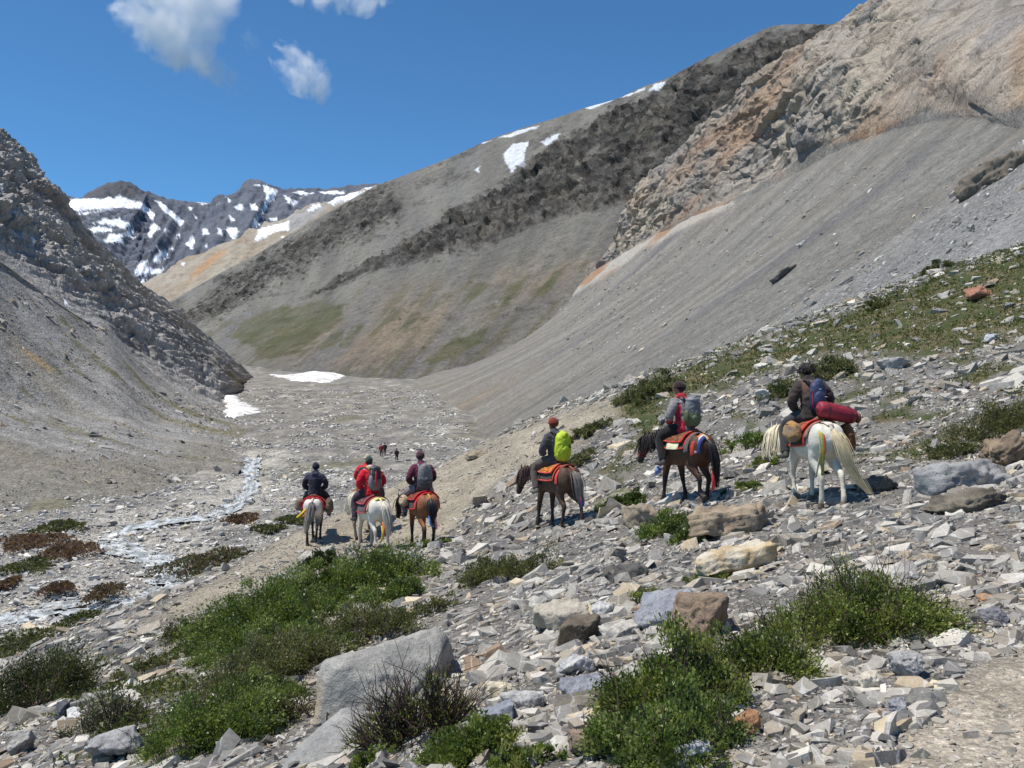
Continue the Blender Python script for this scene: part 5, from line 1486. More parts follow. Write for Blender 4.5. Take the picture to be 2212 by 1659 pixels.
ORD = ['nearest', 'second', 'third', 'fourth', 'fifth', 'sixth', 'seventh', 'eighth', 'ninth', 'tenth', 'eleventh', 'twelfth', 'thirteenth', 'fourteenth', 'fifteenth', 'sixteenth', 'seventeenth', 'eighteenth', 'nineteenth', 'twentieth'] + ['%d-th' % q for q in range(21, 99)]
for (j, side), L in sect.items():
    L.sort(key=lambda e: e[0])
    cnt = {}
    for e in L:
        cnt.setdefault((e[2], e[3]), []).append(e)
    for (colr, shp), M_ in cnt.items():
        for q, e in enumerate(M_):
            nm = LAND[j][2]
            if len(M_) == 1: e[1]['label'] = '%s %s loose stone %s %s' % (colr, shp, side, nm)
            else: e[1]['label'] = '%s %s loose stone, %s one %s %s' % (colr, shp, ORD[q], side, nm)
# ================================================================== ponies and riders
def hash_seed(s): return sum(ord(c) * (i + 7) for i, c in enumerate(s)) % 9973

TRUNK_X = np.array([-.68, -.62, -.50, -.35, -.15, .08, .28, .44, .56, .63])
TRUNK_Z = np.array([1.03, 1.03, 1.01, .985, .955, .945, .955, .98, .99, .99])
TRUNK_W = np.array([.06, .17, .25, .275, .30, .305, .27, .225, .16, .07])
TRUNK_H = np.array([.09, .19, .26, .275, .275, .285, .30, .29, .23, .11])
def trunk_at(x):
    return np.interp(x, TRUNK_X, TRUNK_Z), np.interp(x, TRUNK_X, TRUNK_W), np.interp(x, TRUNK_X, TRUNK_H)

def drape(x0, x1, f0, f1, off, thick=0.012, nx_=12, nf=26, wav=0.006, seed=0, skew=0.0):
    """a cloth lying over the pony's back between two stations, from angle f0 to f1 (degrees from the spine, left +)"""
    xs = np.linspace(x0, x1, nx_); fs = np.radians(np.linspace(f0, f1, nf))
    X_ = xs[:, None] + 0 * fs[None] + skew * np.abs(fs)[None]
    zc, ww, hh = trunk_at(X_)
    o = off + wav * pn(np.stack([X_ * 9, fs[None] * 2 + 0 * X_, 0 * X_ + seed], -1))
    # below the widest point the cloth hangs straight down
    f = fs[None] + 0 * X_
    fy = np.where(np.abs(f) > math.pi / 2, np.sign(f) * (ww + o), np.sin(f) * (ww + o))
    fz = np.where(np.abs(f) > math.pi / 2, zc - (np.abs(f) - math.pi / 2) * (hh + o), zc + np.cos(f) * (hh + o))
    a = np.stack([X_, fy, fz], -1)
    n_ = normals_any(a)
    b = a + n_ * thick
    V = np.concatenate([a.reshape(-1, 3), b.reshape(-1, 3)])
    m = nx_ * nf
    Ft = grid_faces(nx_, nf)
    i = np.arange(m).reshape(nx_, nf)
    ring = np.concatenate([i[0, :-1], i[:-1, -1], i[-1, :0:-1], i[:0:-1, 0]])
    nxt = np.roll(ring, -1)
    Fr = np.stack([ring, nxt, nxt + m, ring + m], -1)
    edge = b.reshape(-1, 3)[np.concatenate([ring, ring[:1]])]
    return V, [np.concatenate([Ft[:, ::-1], Ft + m, Fr])], edge
def normals_any(G):
    a = np.gradient(G, axis=0); b = np.gradient(G, axis=1)
    n = np.cross(a, b); n /= np.linalg.norm(n, axis=-1, keepdims=True) + 1e-12
    c = G - np.array([0, 0, 0.95]); c[..., 0] = 0
    n *= np.where((n * c).sum(-1, keepdims=True) < 0, -1, 1)
    return n

M_COAT = flat_mat('pony_coat', None, 0.6, 0.26, 7, 0.012, 14, 0.3, use_attr=True)
M_HAIR = flat_mat('horse_hair', None, 0.5, 0.25, 14, 0.0, 40, 0.4, use_attr=True)
M_CLOTH = flat_mat('cloth', None, 0.9, 0.3, 9, 0.006, 22, 0.25, use_attr=True, sheen=0.15)
M_NYLON = flat_mat('pack_nylon', None, 0.62, 0.22, 8, 0.010, 14, 0.45, use_attr=True)
M_LEATHER = flat_mat('leather', None, 0.6, 0.25, 18, 0.004, 45, 0.4, use_attr=True)
M_SKIN = flat_mat('skin', None, 0.55, 0.08, 20, 0.001, 80, 0.35, use_attr=True)
M_WOOL = flat_mat('knitted_wool', None, 0.95, 0.2, 40, 0.004, 120, 0.1, use_attr=True, sheen=0.3)
# patterned saddle rug
N = Nodes('patterned_rug')
pos = objco(N)
v_ = N.n('ShaderNodeTexVoronoi', {'Vector': pos, 'Scale': 17.0})
c = N.mul(attr(N), N.ramp(v_.outputs['Distance'], [(0.15, (1.35, 1.0, 0.55)), (0.35, (0.8, 0.75, 0.7)), (0.6, (0.5, 0.42, 0.5))]))
c = N.mul(c, N.ramp(N.noise(pos, 26, 3), [(0.35, 0.7), (0.65, 1.3)]))
b_ = N.principled(Base_Color=c, Roughness=0.95)
M_RUG = N.m

def colmesh(V, F, rgb, name, smooth=True):
    return mesh_from(name, V, F, np.broadcast_to(lin(rgb), (len(V), 3)), smooth)

class Mount:
    pass

def make_horse(px_, py_, d_, head_deg, label, coat, legs_c, muzzle_c, mane_c, tail_c, legs, neck=(0.0, 0.14, 0.52), yaw=10, tail=None, mane_len=0.3, pattern=None, scale=1.0, seed=1, ribbons=(), bridle=(60, 40, 34), mane_side=1, tail_col2=None, forelock=True, hoof_c=(70, 62, 54), pitch_head=62):
    r_ = np.random.default_rng(seed)
    H = Mount()
    p0 = P(px_, py_, d_)
    x0, y0 = p0[0], p0[1]
    rot = math.radians(90 - head_deg)
    fw = np.array([math.cos(rot), math.sin(rot)]); lf = np.array([-math.sin(rot), math.cos(rot)])
    hoofs = []
    geo = Geo()
    zr = float(np.mean([ground(x0 + fw[0] * a + lf[0] * b, y0 + fw[1] * a + lf[1] * b) for a in (.4, -.5) for b in (.15, -.15)])) + 0.015
    H.rot = rot; H.scale = scale
    H.M = Matrix.Translation((x0, y0, zr)) @ Matrix.Rotation(rot, 4, 'Z') @ Matrix.Scale(scale, 4)
    # trunk
    pts = np.stack([TRUNK_X, 0 * TRUNK_X, TRUNK_Z], 1)
    geo.add(*tube(pts, list(zip(TRUNK_W, TRUNK_H)), 20, 26))
    # rump muscles, withers
    for s_ in (1, -1):
        geo.add(*ellipsoid((-.46, s_ * .12, 1.02), (.20, .155, .25)))
        geo.add(*ellipsoid((.40, s_ * .11, .96), (.17, .115, .26)))
    geo.add(*ellipsoid((.30, 0, 1.17), (.24, .09, .12)))
    # legs
    hoof_pts = []
    for k, (sw, lift, hr, *up_) in enumerate(legs):
        front = k < 2
        s_ = 1 if k % 2 == 0 else -1
        yb = .135 if front else .14
        if front:
            ch = np.array([[.38, .95], [.35, .78], [.345, .66], [.365, .44], [.365, .40], [.37, .26], [.368, .14], [.395, .075], [.41, .03]])
            rad = [(.10, .15), (.085, .115), (.068, .085), (.050, .055), (.047, .050), (.034, .038), (.042, .046), (.040, .045), (.052, .060)]
            piv, j = np.array([.37, .90]), 4
        else:
            ch = np.array([[-.44, 1.0], [-.38, .82], [-.36, .72], [-.47, .56], [-.565, .46], [-.555, .30], [-.545, .145], [-.515, .08], [-.50, .03]])
            rad = [(.13, .20), (.115, .17), (.095, .13), (.062, .075), (.048, .062), (.036, .042), (.043, .048), (.041, .046), (.053, .062)]
            piv, j = np.array([-.45, .95]), 4
        a = math.radians(sw)
        def rotp(p, c, ang):
            dlt = p - c
            return c + np.stack([dlt[..., 0] * math.cos(ang) - dlt[..., 1] * math.sin(ang), dlt[..., 0] * math.sin(ang) + dlt[..., 1] * math.cos(ang)], -1)
        w_ = np.clip((piv[1] - ch[:, 1]) / 0.3, 0, 1)
        ch = np.array([rotp(c, piv, a * ww) for c, ww in zip(ch, w_)])
        if lift:
            ch[j + 1:] = rotp(ch[j + 1:], ch[j], -math.radians(lift))
        if hr:
            ch[7:] = rotp(ch[7:], ch[6], -math.radians(hr))
        lat = np.interp(np.arange(9), [0, 2, 8], [yb - .02, yb, yb - .02])
        wx = x0 + scale * (fw[0] * ch[-1, 0] + lf[0] * s_ * lat[-1]); wy = y0 + scale * (fw[1] * ch[-1, 0] + lf[1] * s_ * lat[-1])
        gz = (float(ground(wx, wy)) - zr) / scale
        if True:
            z_hoof = ch[-1, 1]
            adj = gz + 0.03 + (up_[0] if up_ else 0) - z_hoof
            f = np.clip((0.80 - ch[:, 1]) / (0.80 - z_hoof), 0, 1)
            ch[:, 1] += adj * f
        P3 = np.stack([ch[:, 0], s_ * lat, ch[:, 1]], 1)
        geo.add(*tube(P3, rad, 12, 26))
        # hoof
        dirv = P3[-1] - P3[-2]; dirv /= np.linalg.norm(dirv)
        geo.add(*tube([P3[-2] + dirv * .01, P3[-1], P3[-1] + dirv * .03], [(.043, .050), (.054, .064), (.058, .068)], 12))
        hoof_pts.append(P3[-1])
    # neck and head
    nl, nz, hl = .56, neck[1], neck[2]
    yw = math.radians(yaw)
    b0 = np.array([.44, 0, 1.08])
    def npt(t, dx, dz):
        a = yw * t
        return b0 + np.array([dx * math.cos(a), dx * math.sin(a), dz])
    c0 = np.array([.36, 0, 1.06]); c1 = npt(.3, .16, nz * .42 + .02); c2 = npt(.7, .36, nz * .8 + .02); c3 = npt(1, .54, nz)
    geo.add(*tube([c0, c1, c2, c3], [(.15, .27), (.115, .215), (.092, .165), (.078, .125)], 14, 14))
    hp = math.radians(pitch_head)
    hd = np.array([math.cos(hp) * math.cos(yw * 1.3), math.cos(hp) * math.sin(yw * 1.3), -math.sin(hp)])
    q0 = c3 + np.array([0, 0, .03]) - hd * .03
    hpnt = [q0 + hd * hl * t for t in (0, .18, .42, .68, .88, 1.0)]
    latv = np.array([-math.sin(yw * 1.3), math.cos(yw * 1.3), 0])
    geo.add(*tube(hpnt, [(.075, .105), (.092, .128), (.078, .112), (.058, .078), (.060, .070), (.045, .052)], 14, 18, side=latv))
    fr = np.cross(latv, hd); fr = fr if fr[2] > 0 else -fr            # outward from the forehead
    geo.add(*ellipsoid(hpnt[1] - fr * .06, (.09, .07, .10)))
    for s_ in (1, -1):
        e0 = q0 + latv * s_ * .055 + fr * .055 - hd * .0
        e1 = e0 - hd * .16 + latv * s_ * .025 + fr * .05
        geo.add(*tube([e0, (e0 + e1) / 2, e1], [(.030, .020), (.034, .018), (.008, .006)], 8, 7, side=latv))
    me = remesh(geo, 'body', 0.023, 3, 0.5)
    v = get_co(me)
    cb = np.broadcast_to(lin(coat), v.shape).copy()
    nz_ = fbm(v * 4 + seed, 4)
    cb *= (1 + 0.18 * nz_)[:, None]
    if pattern: cb = pattern(v, cb, nz_)
    lz = sstep(.68, .40, v[:, 2] + .06 * nz_) * (np.abs(v[:, 1]) < .35) * (v[:, 0] < .75)
    cb = mix(cb, np.broadcast_to(lin(legs_c), v.shape), lz)
    hz = np.min([np.linalg.norm(v - h, axis=1) for h in hoof_pts], axis=0)
    cb = mix(cb, np.broadcast_to(lin(hoof_c), v.shape), sstep(.085, .065, hz))
    mz = np.linalg.norm(v - hpnt[-1], axis=1)
    cb = mix(cb, np.broadcast_to(lin(muzzle_c), v.shape), sstep(.26, .10, mz))
    # eyes and nostrils
    for s_ in (1, -1):
        e = hpnt[0] + hd * hl * .30 + latv * s_ * .085 + fr * .035
        cb = mix(cb, np.broadcast_to(lin((18, 14, 12)), v.shape), sstep(.034, .022, np.linalg.norm(v - e, axis=1)))
        e = hpnt[-2] + hd * .03 + latv * s_ * .045 + fr * .03
        cb = mix(cb, np.broadcast_to(lin((22, 18, 16)), v.shape), sstep(.026, .016, np.linalg.norm(v - e, axis=1)))
    set_col(me, cb)
    root = add_obj('horse', None, label=label, cat='horse')
    root.matrix_world = H.M
    add_obj('body', me, M_COAT, root)
    H.root = root
    # mane
    g = Geo(); mc = lin(mane_c)
    crest = catmull([npt(0, -.02, .10 + .02), npt(.3, .16, nz * .42 + .215), npt(.7, .36, nz * .8 + .165), npt(1, .54, nz + .125), q0 + fr * .10 + hd * .02], 60)
    for k in range(440):
        t = r_.random()
        i = int(t * 59)
        a = crest[i] + r_.normal(0, .012, 3)
        sd = mane_side if r_.random() < 0.82 else -mane_side
        L = mane_len * r_.uniform(.6, 1.15)
        if t > .86 and forelock:
            dv = hd * .8 + fr * .25 + latv * r_.normal(0, .3)
        else:
            dv = latv * sd * .75 + np.array([0, 0, -.45]) + hd * r_.normal(.1, .15)
        m1 = a + dv * L * .35 + np.array([0, 0, .03]); m2 = a + dv * L * .55 + np.array([0, 0, -.45 * L]); m3 = m2 + np.array([r_.normal(0, .03), r_.normal(0, .03), -.3 * L])
        wd_ = k % 9 == 0
        V, F = tube([a, m1, m2, m3], [(.022, .006), (.032, .006), (.026, .005), (.008, .003)] if wd_ else [.007, .010, .008, .002], 6 if wd_ else 3, 6, side=hd, cap=False)
        g.add(V, F, mc * r_.uniform(.86, 1.1))
    add_obj('mane', g.mesh('mane', True), M_HAIR, root)
    # tail
    if tail:
        g = Geo(); tc = lin(tail_c); t2 = lin(tail_col2) if tail_col2 is not None else tc
        path = catmull(np.array(tail, float), 12)
        for k in range(300):
            sp = r_.normal(0, 1, 2)
            w_ = np.interp(np.arange(12), [0, 2, 6, 9, 11], [.018, .036, .046, .036, .018]) * r_.uniform(.6, 1.1)
            off = np.stack([sp[0] * w_ * .7, sp[1] * w_, 0 * w_], 1)
            n_ = int(r_.integers(8, 13))
            pth = (path + off)[:n_]
            V, F = tube(pth, np.interp(np.arange(n_), [0, n_ * .5, n_ - 1], [.006, .007, .002]), 3, 8, cap=False)
            cc = mix(np.broadcast_to(tc, (len(V), 3)), np.broadcast_to(t2, (len(V), 3)), np.linspace(0, 1, len(V)))
            g.add(V, F, cc * r_.uniform(.86, 1.1))
        # dock and the dense inner hair
        V, F = tube(path, np.interp(np.arange(12), [0, 2, 6, 9, 11], [.02, .04, .048, .032, .008]), 9, 16)
        g.add(V, F, mix(np.broadcast_to(tc, (len(V), 3)), np.broadcast_to(t2, (len(V), 3)), np.linspace(0, 1, len(V))) * .92)
        V, F = tube(path[:5], [.035, .04, .04, .035, .02], 8, 8); g.add(V, F, tc * .9)
        add_obj('tail', g.mesh('tail', True), M_HAIR, root)
    # bridle: headstall, noseband, reins
    g = Geo(); bc = lin(bridle)
    def band(t, rr):
        c = q0 + hd * hl * t
        a = np.linspace(0, 2 * math.pi, 15)
        rp = c + latv * np.cos(a)[:, None] * rr[0] + fr * np.sin(a)[:, None] * rr[1]
        V, F = tube(rp, [.009] * 15, 5, cap=False); g.add(V, F, bc)
    band(.70, (.066, .086)); band(.16, (.098, .136))
    for s_ in (1, -1):
        V, F = tube([hpnt[1] + latv * s_ * .095, hpnt[2] + latv * s_ * .084, hpnt[3] + latv * s_ * .066], [.008] * 3, 5, 6); g.add(V, F, bc)
        V, F = tube([hpnt[3] + latv * s_ * .07, (hpnt[3] + np.array([.3, s_ * .1, 1.3])) / 2 + np.array([0, 0, -.06]), np.array([.24, s_ * .07, 1.42])], [.006] * 3, 4, 10); g.add(V, F, bc * .9)
    add_obj('bridle', g.mesh('bridle', True), M_LEATHER, root)
    # ribbons tied into the tail
    for rb in ribbons:
        V, F = tube(np.array(rb[0], float), [(rb[2], .004)] * len(rb[0]), 6, 12)
        add_obj('ribbon', colmesh(V, F, rb[1], 'ribbon'), M_CLOTH, root, label=rb[3] if len(rb) > 3 else None)
    H.tailpath = tail
    return H

def on(H, origin):
    """transform of a thing that sits on the pony at a local point"""
    return H.M @ Matrix.Translation(Vector(origin))

def thing(name, H, origin, label, cat, me=None, mat=None):
    o = add_obj(name, me, mat, label=label, cat=cat)
    o.matrix_world = on(H, origin)
    return o

def rel(V, origin): return np.asarray(V, float) - np.asarray(origin, float)

def make_saddle(H, label, blanket=(90, 70, 60), rug=(150, 90, 60), trim=(190, 50, 50), drop=105, x=(-.34, .30), rear=None, crupper=(150, 140, 120), seed=0, under=None, skirts=None):
    org = np.array([0, 0, 1.25])
    root = thing('saddle', H, org, label, 'saddle')
    V, F, e = drape(x[0], x[1], -drop, drop, .018, .016, seed=seed)
    add_obj('blanket', colmesh(rel(V, org), F, blanket, 'blanket'), M_CLOTH, root)
    V2, F2 = tube(rel(e, org), [.017] * len(e), 6, cap=False)
    add_obj('blanket_trim', colmesh(V2, F2, trim, 'blanket_trim'), M_CLOTH, root)
    V, F, e = drape(x[0] + .05, x[1] - .06, -62, 62, .050, .03, seed=seed + 3, wav=.012)
    add_obj('rug', colmesh(rel(V, org), F, rug, 'rug'), M_RUG, root)
    V2, F2 = tube(rel(e, org), [.015] * len(e), 6, cap=False)
    add_obj('rug_trim', colmesh(V2, F2, trim, 'rug_trim'), M_CLOTH, root)
    g = Geo()
    g.add(*ellipsoid((.0, 0, 1.28), (.22, .17, .065)))
    g.add(*tube([(.20, -.15, 1.24), (.22, 0, 1.37), (.20, .15, 1.24)], [.035, .045, .035], 10, 10))
    g.add(*tube([(-.24, -.17, 1.23), (-.27, 0, 1.34), (-.24, .17, 1.23)], [.035, .05, .035], 10, 10))
    me = remesh(g, 'seat', .018, 4)
    v = get_co(me); me.vertices.foreach_set('co', rel(v, org).astype(np.float32).ravel()); set_col(me, np.broadcast_to(lin((110, 70, 50)), v.shape))
    add_obj('seat', me, M_LEATHER, root)
    # crupper strap to the tail
    xs = np.linspace(x[0] - .0, -.66, 10); zc, ww, hh = trunk_at(xs)
    V, F = tube(rel(np.stack([xs, 0 * xs, zc + hh + .012], 1), org), [(.028, .008)] * 10, 8)
    add_obj('crupper', colmesh(V, F, crupper, 'crupper'), M_CLOTH, root)
    # stirrup leathers and irons
    for s_ in (1, -1):
        V, F = tube(rel([(.10, s_ * .31, 1.15), (.14, s_ * .36, .9), (.18, s_ * .38, .72)], org), [(.012, .006)] * 3, 6, 8)
        V2, F2 = tube(rel([(.15, s_ * .38, .72), (.13, s_ * .41, .64), (.25, s_ * .41, .64), (.22, s_ * .38, .72)], org), [.008] * 4, 6, 12)
        g = Geo(); g.add(V, F, lin((80, 60, 48))); g.add(V2, F2, lin((120, 118, 112)))
        add_obj('stirrup', g.mesh('stirrup', True), M_LEATHER, root)
    if rear:
        for (xa, xb, f0, f1, off, rgb) in rear:
            V, F, e = drape(xa, xb, f0, f1, off, .014, 6, 22, seed=seed + 9)
            add_obj('strap', colmesh(rel(V, org), F, rgb, 'strap'), M_CLOTH, root)
    return root

def make_bag(H, c, r, label, rgb, seed=0, rgb2=None, name='saddle_bag', cat='saddle bag'):
    g = Geo(); g.add(*ellipsoid((0, 0, 0), r))
    g.add(*ellipsoid((0, 0, -r[2] * .3), (r[0] * 1.02, r[1] * 1.1, r[2] * .72)))
    me = remesh(g, name, .02, 2, .5, lambda v: fbm(v * 7 + seed, 3) * .022 + .012 * ridged(v * 9 + seed, 2))
    v = get_co(me)
    c1 = lin(rgb); c2 = lin(rgb2) if rgb2 else c1 * .7
    set_col(me, mix(np.broadcast_to(c1, v.shape), np.broadcast_to(c2, v.shape), sstep(-.2, .3, fbm(v * 6 + seed, 3))))
    o = thing(name, H, c, label, cat)
    add_obj('bag_body', me, M_CLOTH, o)
    V, F = tube([(-r[0] * .9, 0, r[2] * .5), (0, r[1] * .8 * np.sign(c[1]), r[2] * .72), (r[0] * .9, 0, r[2] * .5)], [(.018, .008)] * 3, 6, 10)
    add_obj('flap_strap', colmesh(V, F, (92, 80, 62), 'flap_strap'), M_LEATHER, o)
    return o

def make_person(M, label, jacket, trousers, hat=None, hat_kind='beanie', skin=(150, 106, 84), boots=(70, 66, 62), seated=True, lean=0.0, head_turn=0.0, bow=0.0, collar=None, panel=None, jacket2=None, seed=1, sleeve=None, hood=False, detail=True, stride=0.0, shoulder=None):
    r_ = np.random.default_rng(seed)
    L_ = math.radians(lean)
    def T(p):      # lean the upper body forward about the hips
        p = np.asarray(p, float)
        x, z = p[..., 0], p[..., 2] - .1
        return np.stack([x * math.cos(L_) + z * math.sin(L_), p[..., 1], .1 - x * math.sin(L_) + z * math.cos(L_)], -1)
    body = Geo(); jk = Geo(); tr = Geo()
    hipz = 0.09
    if seated:
        legs = [[(.02, s * .10, hipz), (.18, s * .24, .03), (.33, s * .33, -.11), (.28, s * .365, -.30), (.19, s * .385, -.52)] for s in (1, -1)]
        feet = [[(.15, s * .385, -.575), (.26, s * .40, -.59), (.38, s * .41, -.60)] for s in (1, -1)]
    else:
        legs = [[(.0, s * .09, hipz), (.03 + s * stride * .5, s * .10, -.17), (.03 + s * stride * .6, s * .10, -.36), (s * stride * .7 - .03, s * .10, -.56), (s * stride - .03, s * .10, -.80)] for s in (1, -1)]
        feet = [[(s * stride - .06, s * .10, -.86), (s * stride + .06, s * .10, -.87), (s * stride + .15, s * .10, -.875)] for s in (1, -1)]
    if seated:
        arms = [[(.0, s * .17, .60), (-.02, s * .27, .47), (.03, s * .315, .33), (.16, s * .24, .25), (.27, s * .13, .24)] for s in (1, -1)]
    else:
        arms = [[(.0, s * .17, .60), (-.02, s * .24, .45), (.0, s * .27, .32), (.08, s * .26, .20), (.14, s * .24, .08)] for s in (1, -1)]
    arms = [T(a) for a in arms]
    tors = T([(0, 0, .02), (-.01, 0, .16), (-.025, 0, .32), (-.02, 0, .48), (.0, 0, .60), (.02, 0, .66)])
    trad = np.array([(.165, .125), (.155, .118), (.150, .112), (.180, .122), (.175, .105), (.08, .07)])
    neck_b, head_c = T((.025, 0, .68)), T((.065 + bow, 0, .85 - bow * .5))
    ht = math.radians(head_turn)
    hf = np.array([math.cos(ht), math.sin(ht), 0]); hs = np.array([-math.sin(ht), math.cos(ht), 0])
    body.add(*tube(tors, trad * .92, 14, 14))
    body.add(*tube([T((.01, 0, .62)), neck_b, head_c - np.array([0, 0, .06])], [.075, .058, .06], 10, 8))
    def hp_(f, s, z): return head_c + hf * f + hs * s + np.array([0, 0, z])
    body.add(*ellipsoid(head_c + np.array([0, 0, .025]), (.100, .080, .108), rotz=ht))
    body.add(*ellipsoid(hp_(.025, 0, -.055), (.068, .058, .070), rotz=ht))
    body.add(*tube([hp_(.085, 0, .025), hp_(.115, 0, -.018), hp_(.092, 0, -.03)], [.012, .018, .010], 8, 7))
    body.add(*tube([hp_(.084, -.022, -.062), hp_(.094, 0, -.060), hp_(.084, .022, -.062)], [.008, .011, .008], 6, 7))
    for s in (1, -1):
        body.add(*ellipsoid(hp_(-.005, s * .083, -.005), (.022, .012, .034), rotz=ht))
    for a in arms: body.add(*tube(a, [.055, .046, .040, .036, .028], 10, 16))
    for l_, f_ in zip(legs, feet):
        body.add(*tube(l_, [.085, .078, .058, .052, .040], 10, 16))
        body.add(*tube([l_[-1]] + f_, [.04, .042, .038, .028], 8, 10))
    me = remesh(body, 'person', .019 if detail else .03, 2)
    v = get_co(me)
    cs = np.broadcast_to(lin(skin), v.shape).copy()
    hd_ = np.linalg.norm(v - (head_c + np.array([0, 0, .03])), axis=1)
    back = (v - head_c) @ hf
    hairk = sstep(.02, -.01, back - (v[:, 2] - head_c[2]) * .55 + .0) * (v[:, 2] > head_c[2] - .06) + (v[:, 2] > head_c[2] + .085)
    cs = mix(cs, np.broadcast_to(lin((24, 20, 19)), v.shape), np.clip(hairk, 0, 1))
    cs = mix(cs, np.broadcast_to(lin((112, 62, 54)), v.shape), sstep(.02, .012, np.linalg.norm((v - hp_(.092, 0, -.061)) * np.array([1, .5, 1.5]), axis=1)))
    for s in (1, -1):
        cs = mix(cs, np.broadcast_to(lin((30, 22, 20)), v.shape), sstep(.016, .010, np.linalg.norm((v - hp_(.088, s * .032, .018)) * np.array([1, .7, 1.5]), axis=1)))
        cs = mix(cs, np.broadcast_to(lin((30, 24, 22)), v.shape), sstep(.016, .010, np.linalg.norm((v - hp_(.09, s * .034, .042)) * np.array([1, .5, 2.2]), axis=1)))
    set_col(me, cs)
    # hands: palm, four fingers and a thumb, curled round the rein
    if detail:
        hg = Geo(); V0 = get_co(me)
        for a, s in zip(arms, (1, -1)):
            w0 = a[-1]; fwd = a[-1] - a[-2]; fwd /= np.linalg.norm(fwd)
            lat_ = np.array([0, -s, 0.0]); up_ = np.cross(fwd, lat_); up_ = up_ if up_[2] > 0 else -up_
            hg.add(*tube([w0, w0 + fwd * .045, w0 + fwd * .085], [(.020, .030), (.018, .040), (.014, .040)], 8, 7, side=lat_), lin(skin))
            for q_ in range(4):
                b0_ = w0 + fwd * .08 + up_ * (.030 - .019 * q_)
                Lf = (.062, .072, .067, .052)[q_]
                hg.add(*tube([b0_, b0_ + fwd * Lf * .45 + lat_ * .006, b0_ + fwd * Lf * .55 + lat_ * Lf * .42, b0_ + fwd * Lf * .2 + lat_ * Lf * .62], [.0098, .0092, .0085, .007], 6, 8), lin(skin))
            t0 = w0 + fwd * .03 + up_ * .030
            hg.add(*tube([t0, t0 + up_ * .028 + fwd * .02, t0 + up_ * .03 + fwd * .05 + lat_ * .02], [.012, .0105, .008], 6, 7), lin(skin))
        Vh, Fh = hg.VF()
        tris = np.array([p.vertices[:] for p in me.polygons if len(p.vertices) == 3], np.int32).reshape(-1, 3)
        quads = np.array([p.vertices[:] for p in me.polygons if len(p.vertices) == 4], np.int32).reshape(-1, 4)
        g2 = Geo(); g2.add(V0, [tris, quads], cs); g2.add(Vh, Fh, lin(skin))
        bpy.data.meshes.remove(me)
        me = g2.mesh('person', True)
    root = add_obj('person', me, M_SKIN, label=label, cat='person')
    root.matrix_world = M
    # jacket
    jk.add(*tube(tors[:-1], trad[:-1] + .036, 16, 16))
    jk.add(*tube([T((0, 0, .60)), T((.028, 0, .735))], [(.13, .11), (.088, .088)], 12, 5))
    for a in arms:
        jk.add(*ellipsoid(a[0] + np.array([0, 0, -.02]), (.098, .095, .095)))
        jk.add(*tube(a, [.094, .085, .078, .066, .054], 12, 18))
    if hood: jk.add(*tube([T((-.09, -.07, .66)), T((-.14, 0, .63)), T((-.09, .07, .66))], [.045, .06, .045], 10, 8))
    me = remesh(jk, 'jacket', .021 if detail else .03, 2, .5, lambda v: (.020 * (ridged(v * np.array([7, 7, 12]) + seed, 3) - .2) + .010 * fbm(v * 14 + seed, 2)) if detail else 0 * v[:, 0])
    v = get_co(me)
    cj = np.broadcast_to(lin(jacket), v.shape).copy()
    if jacket2 is not None:      # lower part of the jacket
        cj = mix(cj, np.broadcast_to(lin(jacket2), v.shape), sstep(.40, .33, v[:, 2] + .04 * fbm(v * 5, 2)))
    if shoulder is not None:
        cj = mix(cj, np.broadcast_to(lin(shoulder), v.shape), sstep(.50, .55, v[:, 2]))
    if sleeve is not None:
        cj = mix(cj, np.broadcast_to(lin(sleeve), v.shape), sstep(.17, .20, np.abs(v[:, 1])))
    if panel is not None:
        cj = mix(cj, np.broadcast_to(lin(panel), v.shape), (sstep(.145, .16, np.abs(v[:, 1])) * sstep(.215, .20, np.abs(v[:, 1])) * (v[:, 2] < .56)))
        cj = mix(cj, np.broadcast_to(lin(panel), v.shape), sstep(.24, .22, v[:, 2]) * (np.abs(v[:, 1]) > .1))
    if collar is not None:
        cj = mix(cj, np.broadcast_to(lin(collar), v.shape), sstep(.655, .675, v[:, 2]))
    set_col(me, cj)
    add_obj('jacket', me, M_CLOTH, root)
    # trousers
    tr.add(*tube([T((0, 0, .16)), (0, 0, .07), (0, 0, .02)], [(.16, .125), (.165, .135), (.14, .12)], 14, 7))
    for l_ in legs: tr.add(*tube(l_, [.112, .105, .086, .078, .070], 12, 18))
    me = remesh(tr, 'trousers', .023 if detail else .03, 2, .5, lambda v: (.012 * ridged(v * np.array([9, 9, 6]) + seed + 3, 3)) if detail else 0 * v[:, 0])
    set_col(me, np.broadcast_to(lin(trousers), (len(me.vertices), 3)))
    add_obj('trousers', me, M_CLOTH, root)
    for l_, f_ in zip(legs, feet):
        g = Geo()
        a = np.array(l_[-1]); ff = np.array(f_)
        g.add(*tube([a + np.array([0, 0, .06]), a, ff[0] + np.array([0, 0, .02])], [.056, .054, .056], 10, 7))
        g.add(*tube([ff[0] + np.array([-.02, 0, .01]), ff[1], ff[2]], [(.050, .052), (.050, .046), (.036, .030)], 10, 9))
        me = remesh(g, 'boot', .014 if detail else .03, 2)
        set_col(me, np.broadcast_to(lin(boots), (len(me.vertices), 3)))
        add_obj('boot', me, M_LEATHER, root)
    # headgear or hair
    g = Geo()
